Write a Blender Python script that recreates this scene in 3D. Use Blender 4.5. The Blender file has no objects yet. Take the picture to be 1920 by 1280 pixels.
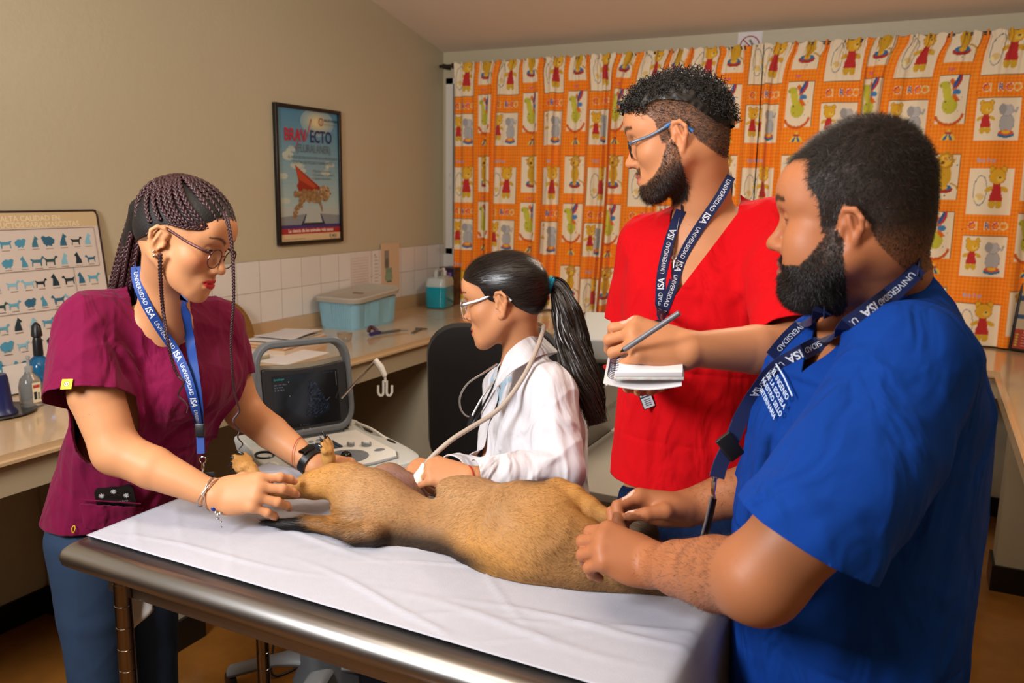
import bpy, bmesh, math, random
import numpy as np
from mathutils import Vector, Matrix
random.seed(7); rng = np.random.default_rng(7)
SC = bpy.context.scene; COL = SC.collection
PI = math.pi
# ------------------------------------------------------------------ camera
FPX = 1553.2
PITCH, ROLL, YAW = [math.radians(a) for a in (10.27, 0.914, 26.48)]
_cp, _sp = math.cos(PITCH), math.sin(PITCH)
_f = np.array([0, _cp, -_sp]); _u = np.array([0, _sp, _cp]); _r = np.array([1., 0, 0])
_c, _s = math.cos(ROLL), math.sin(ROLL)
_r1 = _c*_r + _s*_u; _u1 = -_s*_r + _c*_u
def _rz(v):
    c, s = math.cos(YAW), math.sin(YAW)
    return np.array([c*v[0]-s*v[1], s*v[0]+c*v[1], v[2]])
RT, UP, FW = _rz(_r1), _rz(_u1), _rz(_f)
CAM = np.array([0, 0, 1.6])
cam = bpy.data.cameras.new('camera'); camo = bpy.data.objects.new('camera', cam); COL.objects.link(camo)
cam.sensor_width = 36; cam.lens = FPX/1920*36; cam.clip_start = .05
m = Matrix.Identity(4)
for i in range(3):
    m[i][0], m[i][1], m[i][2], m[i][3] = RT[i], UP[i], -FW[i], CAM[i]
camo.matrix_world = m
cam.dof.use_dof = True; cam.dof.focus_distance = 1.75; cam.dof.aperture_fstop = 5.6
SC.camera = camo
SC.view_settings.view_transform = 'Standard'; SC.view_settings.look = 'None'
SC.view_settings.exposure = 0.0; SC.view_settings.gamma = 1; SC.view_settings.use_curve_mapping = False
# ------------------------------------------------------------------ light
w = bpy.data.worlds.new('world'); SC.world = w; w.use_nodes = True
w.node_tree.nodes['Background'].inputs[0].default_value = (1, .9, .78, 1)
w.node_tree.nodes['Background'].inputs[1].default_value = .08
def area(name, loc, tgt, size, power, col, sy=None):
    l = bpy.data.lights.new(name, 'AREA'); l.energy = power; l.color = col; l.size = size
    if sy: l.shape = 'RECTANGLE'; l.size_y = sy
    o = bpy.data.objects.new(name, l); COL.objects.link(o); o.location = loc
    o.rotation_euler = (Vector(tgt)-Vector(loc)).to_track_quat('-Z', 'Y').to_euler()
    return o
area('flash_softbox', (-1.45, -.45, 2.2), (-.7, 1.6, 1.05), .6, 70, (.97, .98, 1))
area('ceiling_lamp', (-.6, 3.0, 2.45), (-.7, 2.9, 0), .9, 24, (1, .84, .68), .25)
area('ceiling_lamp', (-1.2, .6, 2.75), (-1.2, .7, 0), .9, 10, (1, .88, .75), .25)
area('bounce_flash', (.25, -.75, 1.75), (-.5, 1.2, 4.2), .5, 68, (1, .95, .88)).data.spread = math.radians(110)
# ------------------------------------------------------------------ pixel helpers
def ray(x, y): return (x-960)/FPX*RT-(y-640)/FPX*UP+FW
def J(x, y, d): return CAM+ray(x, y)*d
def PZ(x, y, z): r = ray(x, y); return CAM+r*(z-CAM[2])/r[2]
def PX(x, y, X0): r = ray(x, y); return CAM+r*X0/r[0]
def PY(x, y, Y0): r = ray(x, y); return CAM+r*Y0/r[1]
def V(r, u, t): v = r*RT+u*UP-t*FW; return v/np.linalg.norm(v)   # right, up, towards the camera
def nrm(v): v = np.asarray(v, float); return v/np.linalg.norm(v)
# ------------------------------------------------------------------ materials
def lin(h):
    if isinstance(h, str):
        h = h.lstrip('#'); h = [int(h[i:i+2], 16)/255 for i in (0, 2, 4)]
    return tuple((c/12.92 if c <= .04045 else ((c+.055)/1.055)**2.4) for c in h)
_mats = {}
def mat(name, col='#888888', rough=.5, metal=0., bump=0., bscale=60., attr=None, var=0., vscale=6., vcol=None, spec=.5,
        trans=0., ior=1.45, sheen=0., sss=0., emit=0., stretch=None, coat=0., alpha=1., bdist=.002, fold=0.):
    if name in _mats: return _mats[name]
    M = bpy.data.materials.new(name); M.use_nodes = True; nt = M.node_tree; N = nt.nodes; L = nt.links
    b = N['Principled BSDF']; I = b.inputs
    c = lin(col); I['Base Color'].default_value = (*c, 1); I['Roughness'].default_value = rough; I['Metallic'].default_value = metal
    I['Specular IOR Level'].default_value = spec; I['Transmission Weight'].default_value = trans; I['IOR'].default_value = ior
    I['Sheen Weight'].default_value = sheen; I['Coat Weight'].default_value = coat; I['Alpha'].default_value = alpha
    if sss:
        I['Subsurface Weight'].default_value = sss; I['Subsurface Radius'].default_value = (1, .35, .2); I['Subsurface Scale'].default_value = .008
    tc = N.new('ShaderNodeTexCoord'); src = tc.outputs['Object']
    if stretch:
        mp = N.new('ShaderNodeMapping'); mp.inputs['Scale'].default_value = stretch; L.new(src, mp.inputs['Vector']); src = mp.outputs[0]
    colout = None
    if attr:
        a = N.new('ShaderNodeAttribute'); a.attribute_name = attr; colout = a.outputs['Color']
    if var:
        n = N.new('ShaderNodeTexNoise'); n.inputs['Scale'].default_value = vscale; n.inputs['Detail'].default_value = 5; L.new(src, n.inputs['Vector'])
        r = N.new('ShaderNodeValToRGB'); r.color_ramp.elements[0].position = .35; r.color_ramp.elements[1].position = .65
        L.new(n.outputs['Fac'], r.inputs['Fac'])
        mx = N.new('ShaderNodeMix'); mx.data_type = 'RGBA'
        mu = N.new('ShaderNodeMath'); mu.operation = 'MULTIPLY'; mu.inputs[1].default_value = var
        L.new(r.outputs[0], mu.inputs[0]); L.new(mu.outputs[0], mx.inputs[0])
        if colout is not None: L.new(colout, mx.inputs[6])
        else: mx.inputs[6].default_value = (*c, 1)
        mx.inputs[7].default_value = (*lin(vcol or '#000000'), 1); colout = mx.outputs[2]
    if colout is not None: L.new(colout, I['Base Color'])
    if emit:
        I['Emission Strength'].default_value = emit
        if colout is not None: L.new(colout, I['Emission Color'])
        else: I['Emission Color'].default_value = (*c, 1)
    if bump:
        n = N.new('ShaderNodeTexNoise'); n.inputs['Scale'].default_value = bscale; n.inputs['Detail'].default_value = 4; L.new(src, n.inputs['Vector'])
        bp = N.new('ShaderNodeBump'); bp.inputs['Strength'].default_value = bump; bp.inputs['Distance'].default_value = bdist
        L.new(n.outputs['Fac'], bp.inputs['Height']); L.new(bp.outputs[0], I['Normal'])
        if fold:
            mp = N.new('ShaderNodeMapping'); mp.inputs['Scale'].default_value = (1, 1, .45); L.new(tc.outputs['Object'], mp.inputs['Vector'])
            n2 = N.new('ShaderNodeTexNoise'); n2.inputs['Scale'].default_value = 9; n2.inputs['Detail'].default_value = 2.5; n2.inputs['Distortion'].default_value = 1.2; L.new(mp.outputs[0], n2.inputs['Vector'])
            b2 = N.new('ShaderNodeBump'); b2.inputs['Strength'].default_value = fold; b2.inputs['Distance'].default_value = .03; L.new(n2.outputs['Fac'], b2.inputs['Height']); L.new(b2.outputs[0], bp.inputs['Normal'])
    _mats[name] = M
    return M
# ------------------------------------------------------------------ objects
def thing(name, label, cat, loc=(0, 0, 0), group=None):
    o = bpy.data.objects.new(name, None); COL.objects.link(o); o.location = [float(v) for v in loc]; o.empty_display_size = .1
    o['label'] = label; o['category'] = cat
    if group: o['group'] = group
    return o
def tag(o, label, cat, group=None, kind=None):
    o['label'] = label; o['category'] = cat
    if group: o['group'] = group
    if kind: o['kind'] = kind
    return o
def wloc(p):
    v = Vector((0, 0, 0))
    while p: v += p.location; p = p.parent
    return np.array(v)
def mesh_obj(name, verts, faces, mats, parent=None, smooth=True, midx=None, cols=None, ccols=None, sharp=None, label=None):
    """verts in world space; cols per vertex linear rgb; ccols per face"""
    me = bpy.data.meshes.new(name)
    v = np.asarray(verts, float) - (wloc(parent) if parent else 0)
    if isinstance(faces, np.ndarray):
        n, k = faces.shape
        me.vertices.add(len(v)); me.vertices.foreach_set('co', v.astype(np.float32).ravel())
        me.loops.add(n*k); me.loops.foreach_set('vertex_index', faces.astype(np.int32).ravel())
        me.polygons.add(n); me.polygons.foreach_set('loop_start', np.arange(0, n*k, k, dtype=np.int32))
        me.polygons.foreach_set('loop_total', np.full(n, k, np.int32)); me.update(calc_edges=True); me.validate()
    else:
        me.from_pydata([tuple(p) for p in v], [], faces)
    if not isinstance(mats, (list, tuple)): mats = [mats]
    for mm in mats: me.materials.append(mm)
    if midx is not None: me.polygons.foreach_set('material_index', np.asarray(midx, np.int32))
    me.polygons.foreach_set('use_smooth', np.full(len(me.polygons), bool(smooth)))
    if cols is not None:
        a = me.color_attributes.new('Col', 'FLOAT_COLOR', 'POINT'); c = np.ones((len(v), 4), np.float32); c[:, :3] = cols
        a.data.foreach_set('color', c.ravel())
    if ccols is not None:
        a = me.color_attributes.new('Col', 'FLOAT_COLOR', 'CORNER')
        tot = np.zeros(len(me.polygons), np.int32); me.polygons.foreach_get('loop_total', tot)
        c = np.ones((tot.sum(), 4), np.float32); c[:, :3] = np.repeat(np.asarray(ccols), tot, axis=0)
        a.data.foreach_set('color', c.ravel())
    if smooth and sharp: me.set_sharp_from_angle(angle=math.radians(sharp))
    o = bpy.data.objects.new(name, me); COL.objects.link(o)
    if parent: o.parent = parent
    if label: o['label'] = label
    return o
def frame(o=(0, 0, 0), rz=0., ax=None):
    """4x4 placing local coordinates; ax = (x, y, z) axis triple overrides rz"""
    M = np.eye(4)
    if ax is not None:
        for i in range(3): M[:3, i] = ax[i]
    else:
        c, s = math.cos(rz), math.sin(rz); M[:2, :2] = [[c, -s], [s, c]]
    M[:3, 3] = o
    return M
def basis(z, xhint):
    z = nrm(z); x = np.asarray(xhint, float); x = nrm(x-z*np.dot(x, z)); return x, np.cross(z, x), z
class MB:
    def __init__(s, M=None): s.v = []; s.f = []; s.mi = []; s.M = np.eye(4) if M is None else M; s.cur = 0
    def add(s, vs, fs):
        n = len(s.v); vs = np.asarray(vs, float)@s.M[:3, :3].T+s.M[:3, 3]
        s.v += list(vs); s.f += [tuple(n+i for i in f) for f in fs]; s.mi += [s.cur]*len(fs); return s
    def box(s, lo, hi, bev=0.):
        lo, hi = np.minimum(lo, hi), np.maximum(lo, hi)
        if bev <= 0:
            v = [(x, y, z) for x in (lo[0], hi[0]) for y in (lo[1], hi[1]) for z in (lo[2], hi[2])]
            return s.add(v, [(0, 1, 3, 2), (4, 6, 7, 5), (0, 4, 5, 1), (2, 3, 7, 6), (0, 2, 6, 4), (1, 5, 7, 3)])
        bm = bmesh.new(); bmesh.ops.create_cube(bm, size=1)
        for q in bm.verts: q.co = [(lo[i]+hi[i])/2+q.co[i]*(hi[i]-lo[i]) for i in range(3)]
        bmesh.ops.bevel(bm, geom=bm.edges[:], offset=min(bev, .49*min(hi-lo)), segments=3, affect='EDGES', profile=.5)
        bm.verts.index_update(); r = s.add([tuple(q.co) for q in bm.verts], [[q.index for q in f.verts] for f in bm.faces]); bm.free(); return r
    def rings(s, R, cap=True, close=True):
        """R: list of rings (k,3)"""
        k = len(R[0]); v = np.concatenate(R); f = []
        for i in range(len(R)-1):
            for j in range(k if close else k-1):
                a, b = i*k+j, i*k+(j+1) % k; f.append((a, b, b+k, a+k))
        if cap and close: f.append(tuple(range(k-1, -1, -1))); f.append(tuple((len(R)-1)*k+j for j in range(k)))
        return s.add(v, f)
    def lathe(s, prof, c=(0, 0, 0), n=24, ax=(0, 0, 1), sx=1., sy=1., cap=True):
        x, y, z = basis(ax, (1, 0, 0) if abs(nrm(ax)[0]) < .9 else (0, 1, 0)); a = np.arange(n)/n*2*PI
        return s.rings([np.asarray(c)+np.outer(np.cos(a)*r*sx, x)+np.outer(np.sin(a)*r*sy, y)+z*h for r, h in prof], cap)
    def cyl(s, a, b, r, r2=None, n=16):
        a = np.asarray(a, float); b = np.asarray(b, float); h = np.linalg.norm(b-a)
        return s.lathe([(r, 0), (r if r2 is None else r2, h)], a, n, b-a)
    def tube(s, pts, r, n=8, flat=1., up=None, cap=True):
        P = np.asarray(pts, float); r = np.broadcast_to(r, (len(P),))
        T = np.gradient(P, axis=0); T /= np.linalg.norm(T, axis=1)[:, None]+1e-12
        u = np.asarray(up, float) if up is not None else (np.array([0, 0, 1.]) if abs(T[0][2]) < .9 else np.array([1., 0, 0]))
        a = np.arange(n)/n*2*PI; R = []
        for i in range(len(P)):
            u = u-T[i]*np.dot(u, T[i]); u /= np.linalg.norm(u)+1e-12; w = np.cross(T[i], u)
            R.append(P[i]+np.outer(np.cos(a)*r[i]*flat, u)+np.outer(np.sin(a)*r[i], w))
        return s.rings(R, cap)
    def prism(s, poly, h0, h1):
        """poly 2D in local xy, extruded z h0..h1"""
        k = len(poly); v = [(x, y, h0) for x, y in poly]+[(x, y, h1) for x, y in poly]
        return s.add(v, [tuple(range(k-1, -1, -1)), tuple(range(k, 2*k))]+[(j, (j+1) % k, (j+1) % k+k, j+k) for j in range(k)])
    def ball(s, c, r, n=12):
        m2 = n//2; r = np.broadcast_to(r, (3,)); R = []
        for i in range(m2+1):
            t = PI*(i/m2)*.998+.003; a = np.arange(n)/n*2*PI
            R.append(np.asarray(c)+np.stack([np.cos(a)*np.sin(t)*r[0], np.sin(a)*np.sin(t)*r[1], np.full(n, -np.cos(t))*r[2]], 1))
        return s.rings(R)
    def build(s, name, mats, parent=None, smooth=True, sharp=35, label=None):
        return mesh_obj(name, s.v, s.f, mats, parent, smooth, s.mi if isinstance(mats, (list, tuple)) else None, sharp=sharp, label=label)
def struct(o): o['kind'] = 'structure'; return o
def catmull(P, n=8):
    P = np.asarray(P, float); Q = np.vstack([2*P[0]-P[1], P, 2*P[-1]-P[-2]]); out = []
    for i in range(1, len(Q)-2):
        t = np.linspace(0, 1, n, endpoint=False)[:, None]; a, b, c, d = Q[i-1], Q[i], Q[i+1], Q[i+2]
        out.append(.5*((2*b)+(-a+c)*t+(2*a-5*b+4*c-d)*t**2+(-a+3*b-3*c+d)*t**3))
    out.append(P[-1:]); return np.vstack(out)
def rrect(w, h, r, n=6):
    o = []
    for cx, cy, a0 in ((w/2-r, h/2-r, 0), (-w/2+r, h/2-r, 90), (-w/2+r, -h/2+r, 180), (w/2-r, -h/2+r, 270)):
        for i in range(n+1):
            a = math.radians(a0+90*i/n); o.append((cx+r*math.cos(a), cy+r*math.sin(a)))
    return o
# ------------------------------------------------------------------ printed art (flat coloured shapes on a surface)
_tx = {}
def glyphs(s, bold=False):
    if (s, bold) in _tx: return _tx[s, bold]
    cu = bpy.data.curves.new('t', 'FONT'); cu.body = s; cu.size = 1; cu.resolution_u = 3; cu.fill_mode = 'FRONT'
    if bold: cu.offset = .02
    o = bpy.data.objects.new('t', cu); me = o.to_mesh()
    v = np.array([tuple(q.co)[:2] for q in me.vertices]).reshape(-1, 2); f = [tuple(p.vertices) for p in me.polygons]
    o.to_mesh_clear(); bpy.data.objects.remove(o); bpy.data.curves.remove(cu)
    _tx[s, bold] = (v, f); return v, f
class Art:
    def __init__(s, step=.00025): s.v = []; s.f = []; s.c = []; s.n = 0; s.step = step; s.polys = []
    def raw(s, v, f, col):
        b = len(s.v); s.n += 1; s.v += [(x, y, s.n*s.step) for x, y in v]; s.f += [tuple(b+i for i in q) for q in f]; s.c += [lin(col)]*len(f)
        for q in f: s.polys.append((np.array([v[i] for i in q], float), lin(col)))
        return s
    def poly(s, pts, col): return s.raw(list(pts), [tuple(range(len(pts)))], col)
    def rect(s, x0, y0, x1, y1, col): return s.poly([(x0, y0), (x1, y0), (x1, y1), (x0, y1)], col)
    def ell(s, x, y, rx, ry, col, rot=0., n=18):
        c, q = math.cos(rot), math.sin(rot)
        return s.poly([(x+rx*math.cos(a)*c-ry*math.sin(a)*q, y+rx*math.cos(a)*q+ry*math.sin(a)*c) for a in np.arange(n)/n*2*PI], col)
    def line(s, pts, wd, col):
        P = np.asarray(pts, float); T = np.gradient(P, axis=0); T /= np.linalg.norm(T, axis=1)[:, None]; Nn = np.stack([-T[:, 1], T[:, 0]], 1)*wd/2
        k = len(P); v = list(P+Nn)+list(P-Nn); return s.raw(v, [(i, i+1, k+i+1, k+i) for i in range(k-1)], col)
    def text(s, t, x, y, size, col, align='l', bold=False, rot=0., sx=1.):
        v, f = glyphs(t, bold)
        if not len(v): return s
        w_ = v[:, 0].max()*size*sx; ox = {'l': 0, 'c': -w_/2, 'r': -w_}[align]
        q = np.stack([v[:, 0]*size*sx+ox, v[:, 1]*size], 1); c, k = math.cos(rot), math.sin(rot)
        q = np.stack([q[:, 0]*c-q[:, 1]*k+x, q[:, 0]*k+q[:, 1]*c+y], 1)
        return s.raw([tuple(p) for p in q], f, col)
    def build(s, name, M, parent, mt, fn=None, label=None):
        v = np.array(s.v); v[:, 2] *= min(1, .004/(s.n*s.step))
        v = fn(v) if fn else v@M[:3, :3].T+M[:3, 3]
        return mesh_obj(name, v, s.f, mt, parent, False, ccols=s.c, label=label)
INK = mat('printed_ink', rough=.55, attr='Col', spec=.3)
GLOSSINK = mat('gloss_printed_ink', rough=.25, attr='Col')
# ================================================================== the room
XW, YW, XR, YN = -2.87, 4.72, 2.4, -2.6      # left wall, back wall, right wall, wall behind the photographer
ZC = 2.46; SL = .216
wallm = mat('painted_wall', '#B9AD91', .38, bump=.35, bscale=35, var=.12, vscale=1.4, vcol='#A89A7C', bdist=.003)
ceilm = mat('ceiling_paint', '#D8C6B2', .75, bump=.2, bscale=30, var=.1, vscale=1.2, vcol='#B8A590')
floorm = mat('stained_concrete', '#8A5A24', .22, var=.75, vscale=2.2, vcol='#4A2A0E', bump=.15, bscale=9, coat=.3)
basem = mat('black_baseboard_paint', '#0E0D0D', .3)
def slab(name, lo, hi, m): return struct(MB().box(lo, hi).build(name, m, smooth=False))
slab('floor', (XW-.1, YN-.1, -.08), (XR+.1, YW+.1, 0), floorm)
def ztop(y): return ZC+SL*(YW-y)
def gable(name, x0, x1):
    b = MB(); P = [(YN, 0), (YW, 0), (YW, ztop(YW)), (YN, ztop(YN))]
    b.add([(x, y, z) for x in (x0, x1) for y, z in P], [(0, 1, 2, 3), (7, 6, 5, 4)]+[(i, (i+1) % 4, (i+1) % 4+4, i+4) for i in range(4)])
    return struct(b.build(name, wallm, smooth=False))
gable('wall_left', XW-.1, XW); gable('wall_right', XR, XR+.1)
WX0, WX1, WZ0, WZ1 = -2.845, 1.0, 1.19, 2.30    # window opening in the back wall
b = MB()
for lo, hi in (((XW-.1, 0), (WX0, ZC)), ((WX1, 0), (XR+.1, ZC)), ((WX0, 0), (WX1, WZ0)), ((WX0, WZ1), (WX1, ZC))):
    b.box((lo[0], YW, lo[1]), (hi[0], YW+.1, hi[1]))
struct(b.build('wall_back', wallm, smooth=False))
slab('wall_front', (XW-.1, YN-.1, 0), (XR+.1, YN, ztop(YN)), wallm)
b = MB(); y0, y1 = YN-.1, YW+.1
b.add([(x, y, z) for x in (XW-.1, XR+.1) for y, z in ((y0, ztop(y0)), (y1, ztop(y1)), (y1, ztop(y1)+.1), (y0, ztop(y0)+.1))],
      [(0, 1, 2, 3), (7, 6, 5, 4)]+[(i, (i+1) % 4, (i+1) % 4+4, i+4) for i in range(4)])
struct(b.build('ceiling', ceilm, smooth=False))
# window: white aluminium frame, dark night glass
wf = mat('white_aluminium', '#D8D3C8', .35, bump=.05)
b = MB()
b.box((WX0, YW-.01, WZ0), (WX0+.05, YW+.06, WZ1)); b.box((WX1-.05, YW-.01, WZ0), (WX1, YW+.06, WZ1))
b.box((WX0, YW-.01, WZ0), (WX1, YW+.06, WZ0+.035)); b.box((WX0, YW-.01, WZ1-.035), (WX1, YW+.06, WZ1))
for x in (-1.6, -.3): b.box((x-.03, YW, WZ0), (x+.03, YW+.05, WZ1))
for z in (1.62, 1.70): b.box((WX0+.02, YW-.016, z-.012), (WX0+.032, YW-.01, z+.012))
wo = struct(b.build('window_1', wf, smooth=False))
g = MB().box((WX0+.04, YW+.03, WZ0+.03), (WX1-.04, YW+.036, WZ1-.03)).build('glass', mat('window_glass', '#0B0D10', .06, spec=.6), wo, smooth=False)
# black baseboards
b = MB().box((XW, YN, 0), (XW+.012, YW, .1)); struct(b.build('baseboard_left', basem, smooth=False))
b = MB().box((XW, YW-.012, 0), (XR, YW, .1)); struct(b.build('baseboard_back', basem, smooth=False))
# white wall tiles, two courses
def tile_mat():
    M = mat('white_wall_tiles', '#D6CFC6', .2, coat=.3); nt = M.node_tree; N = nt.nodes; L = nt.links; bs = N['Principled BSDF']
    tc = N.new('ShaderNodeTexCoord'); sx = N.new('ShaderNodeSeparateXYZ'); cx = N.new('ShaderNodeCombineXYZ'); L.new(tc.outputs['Object'], sx.inputs[0])
    ad = N.new('ShaderNodeMath'); ad.operation = 'ADD'; L.new(sx.outputs['X'], ad.inputs[0]); L.new(sx.outputs['Y'], ad.inputs[1])
    L.new(ad.outputs[0], cx.inputs[0]); L.new(sx.outputs['Z'], cx.inputs[1])
    br = N.new('ShaderNodeTexBrick'); br.offset = 0; br.inputs['Scale'].default_value = 1
    for k, v in (('Brick Width', .15), ('Row Height', .15), ('Mortar Size', .0012), ('Mortar Smooth', .1)): br.inputs[k].default_value = v
    br.inputs['Color1'].default_value = (*lin('#D9D2CA'), 1); br.inputs['Color2'].default_value = (*lin('#CFC8C0'), 1); br.inputs['Mortar'].default_value = (*lin('#8A8073'), 1)
    L.new(cx.outputs[0], br.inputs[0]); L.new(br.outputs['Color'], bs.inputs['Base Color'])
    bp = N.new('ShaderNodeBump'); bp.inputs['Strength'].default_value = .5; bp.inputs['Distance'].default_value = .001; bp.invert = True
    L.new(br.outputs['Fac'], bp.inputs['Height']); L.new(bp.outputs[0], bs.inputs['Normal'])
    return M
tm = tile_mat(); TZ = .953
b = MB().box((XW, 1.0, 0), (XW+.008, YW, .3)); b.v = [v for v in b.v]
o = b.build('trim_1', tm, smooth=False); o.location = (-XW*0, 2.91-.15*19.4, TZ)
o.location = (0, 0, TZ); struct(o)
o = MB().box((XW, YW-.008, 0), (WX0+.5, YW, .235)).build('trim_2', tm, smooth=False); o.location = (0, 0, TZ); struct(o)
# ---------------------------------------------------------------- laboratory counter round three walls
CZ = .88
cm = mat('beige_laminate', '#C0A27C', .16, var=.35, vscale=5, vcol='#A98A66', coat=.4, stretch=(1, .35, 1))
ap = mat('counter_apron_paint', '#A8967A', .4, bump=.15, bscale=30, var=.2, vscale=3, vcol='#93805F')
sp = mat('support_paint', '#A39880', .5, bump=.3, bscale=25, var=.15, vscale=3, vcol='#857A62')
lc = thing('laboratory_counter', 'long beige laminate counter running along the tiled wall and under the curtained window', 'counter', (XW+.01, YW-.01, 0))
FX, FY, RX = -2.16, 3.99, .30
b = MB()
# rounded-nose top as an L/U outline prism with bevelled edge
XI, YI = XW+.004, YW-.004
out = [(XI, YN+.4), (FX, YN+.4), (FX, FY), (RX, FY), (RX, .6), (RX+.75, .6), (RX+.75, YI), (XI, YI)]
bm = bmesh.new(); vs = [bm.verts.new((x, y, CZ-.045)) for x, y in out]; f = bm.faces.new(vs)
r = bmesh.ops.extrude_face_region(bm, geom=[f]); bmesh.ops.translate(bm, vec=(0, 0, .045), verts=[q for q in r['geom'] if isinstance(q, bmesh.types.BMVert)])
bmesh.ops.recalc_face_normals(bm, faces=bm.faces)
ed = [e for e in bm.edges if abs(e.verts[0].co.z-e.verts[1].co.z) < 1e-4]
bmesh.ops.bevel(bm, geom=ed, offset=.018, segments=4, affect='EDGES'); bm.verts.index_update()
b.add([tuple(q.co) for q in bm.verts], [[q.index for q in ff.verts] for ff in bm.faces]); bm.free()
b.build('worktop', cm, lc)
b = MB(); b.box((XI, YN+.4, CZ), (XW+.02, YI, TZ)); b.box((XI, YW-.02, CZ), (RX+.75, YI, TZ)); b.build('backsplash', cm, lc, smooth=False)
b = MB(); b.box((FX-.05, YN+.45, .76), (FX-.022, FY+.03, CZ-.04)); b.box((FX-.05, FY+.022, .76), (RX+.05, FY+.05, CZ-.04)); b.box((RX+.022, .65, .76), (RX+.05, FY+.05, CZ-.04))
b.build('apron_panel', ap, lc, smooth=False)
for x0, y0, x1, y1 in ((XI+.014, 1.83, FX-.06, 1.97), (XI+.014, 3.50, FX-.04, 3.66), (RX+.07, 3.78, RX+.75, 3.93), (-1.35, FY+.06, -1.2, YI-.016)):
    s_ = MB().box((x0, y0, 0), (x1, y1, CZ-.045)).build('support_panel', sp, lc, smooth=False)
    MB().box((x0-.012 if x0 > 0 else x0, y0-.014, 0), (x1+.014, y1+.014, .11)).build('plinth', basem, s_, smooth=False)
# ---------------------------------------------------------------- curtain print
def teddy(a, x, y, s, red='#B8302E', look=1):
    Y_, D_ = '#D9A42C', '#A8741C'
    for sx_ in (-1, 1):
        a.ell(x+sx_*.021*s, y+.088*s, .011*s, .012*s, D_); a.ell(x+sx_*.021*s, y+.088*s, .0085*s, .0095*s, Y_)
        a.ell(x+sx_*.012*s, y-.03*s, .012*s, .018*s, '#C9A02E')
        a.ell(x+sx_*.026*s, y+.02*s, .016*s, .008*s, '#CFA030', rot=sx_*-.5)
    a.poly([(x-.012*s, y+.04*s), (x+.012*s, y+.04*s), (x+.024*s, y-.02*s), (x-.024*s, y-.02*s)], red)
    a.ell(x, y+.064*s, .030*s, .028*s, D_); a.ell(x, y+.064*s, .028*s, .0262*s, Y_); a.ell(x+.009*s*look, y+.056*s, .012*s, .009*s, '#E2BC58'); a.ell(x+.010*s*look, y+.060*s, .004*s, .003*s, '#4A2E18')
def eleph(a, x, y, s, m=1):
    a.ell(x, y+.03*s, .028*s, .036*s, '#8E8C8C'); a.ell(x, y+.03*s, .0262*s, .034*s, '#A9A6A4')
    a.ell(x, y+.078*s, .024*s, .022*s, '#8E8C8C'); a.ell(x, y+.078*s, .0222*s, .0202*s, '#B2AFAD')
    a.ell(x-.018*m*s, y+.082*s, .015*s, .02*s, '#9A9795'); a.line([(x+.016*m*s, y+.08*s), (x+.032*m*s, y+.07*s), (x+.036*m*s, y+.088*s)], .009*s, '#A4A19F')
    a.ell(x, y-.012*s, .032*s, .012*s, '#2E6E9A'); a.ell(x, y-.004*s, .028*s, .010*s, '#D2562A'); a.ell(x, y-.002*s, .016*s, .007*s, '#E0B038')
def horse(a, x, y, s):
    a.line([(x+.04*s*math.cos(t), y-.01*s+.035*s*math.sin(t)) for t in np.linspace(PI+.3, 2*PI-.1, 9)], .008*s, '#C65A1C')
    a.ell(x, y+.01*s, .022*s, .026*s, '#B9B23A'); a.ell(x-.012*s, y+.045*s, .012*s, .026*s, '#C2B83E', rot=.2); a.ell(x-.02*s, y+.065*s, .016*s, .01*s, '#B9B23A')
    a.line([(x-.004*s, y+.08*s), (x+.008*s, y+.06*s), (x+.01*s, y+.035*s), (x+.02*s, y+.02*s)], .012*s, '#D2661E')
    a.ell(x+.018*s, y+.075*s, .008*s, .02*s, '#B23A3A', rot=-.4); a.ell(x+.012*s, y+.073*s, .005*s, .019*s, '#33578F', rot=-.4); a.ell(x+.016*s, y+.045*s, .012*s, .008*s, '#3F7FB0')
def lion(a, x, y, s):
    a.ell(x, y-.03*s, .03*s, .013*s, '#A8342C'); a.ell(x, y-.024*s, .026*s, .009*s, '#2F6C98'); a.ell(x, y-.024*s, .014*s, .007*s, '#DCA835')
    a.ell(x, y+.012*s, .022*s, .034*s, '#C99A28'); a.line([(x+.02*s, y-.01*s), (x+.04*s, y-.02*s), (x+.048*s, y-.035*s)], .005*s, '#B98A22')
    for t in range(9): a.ell(x+.02*s*math.cos(t*.7), y+.058*s+.02*s*math.sin(t*.7), .008*s, .008*s, '#B88524')
    a.ell(x, y+.058*s, .018*s, .018*s, '#DDAE3A'); a.ell(x-.008*s, y+.052*s, .007*s, .005*s, '#6A4418')
TW, TH = .44, .645
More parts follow.
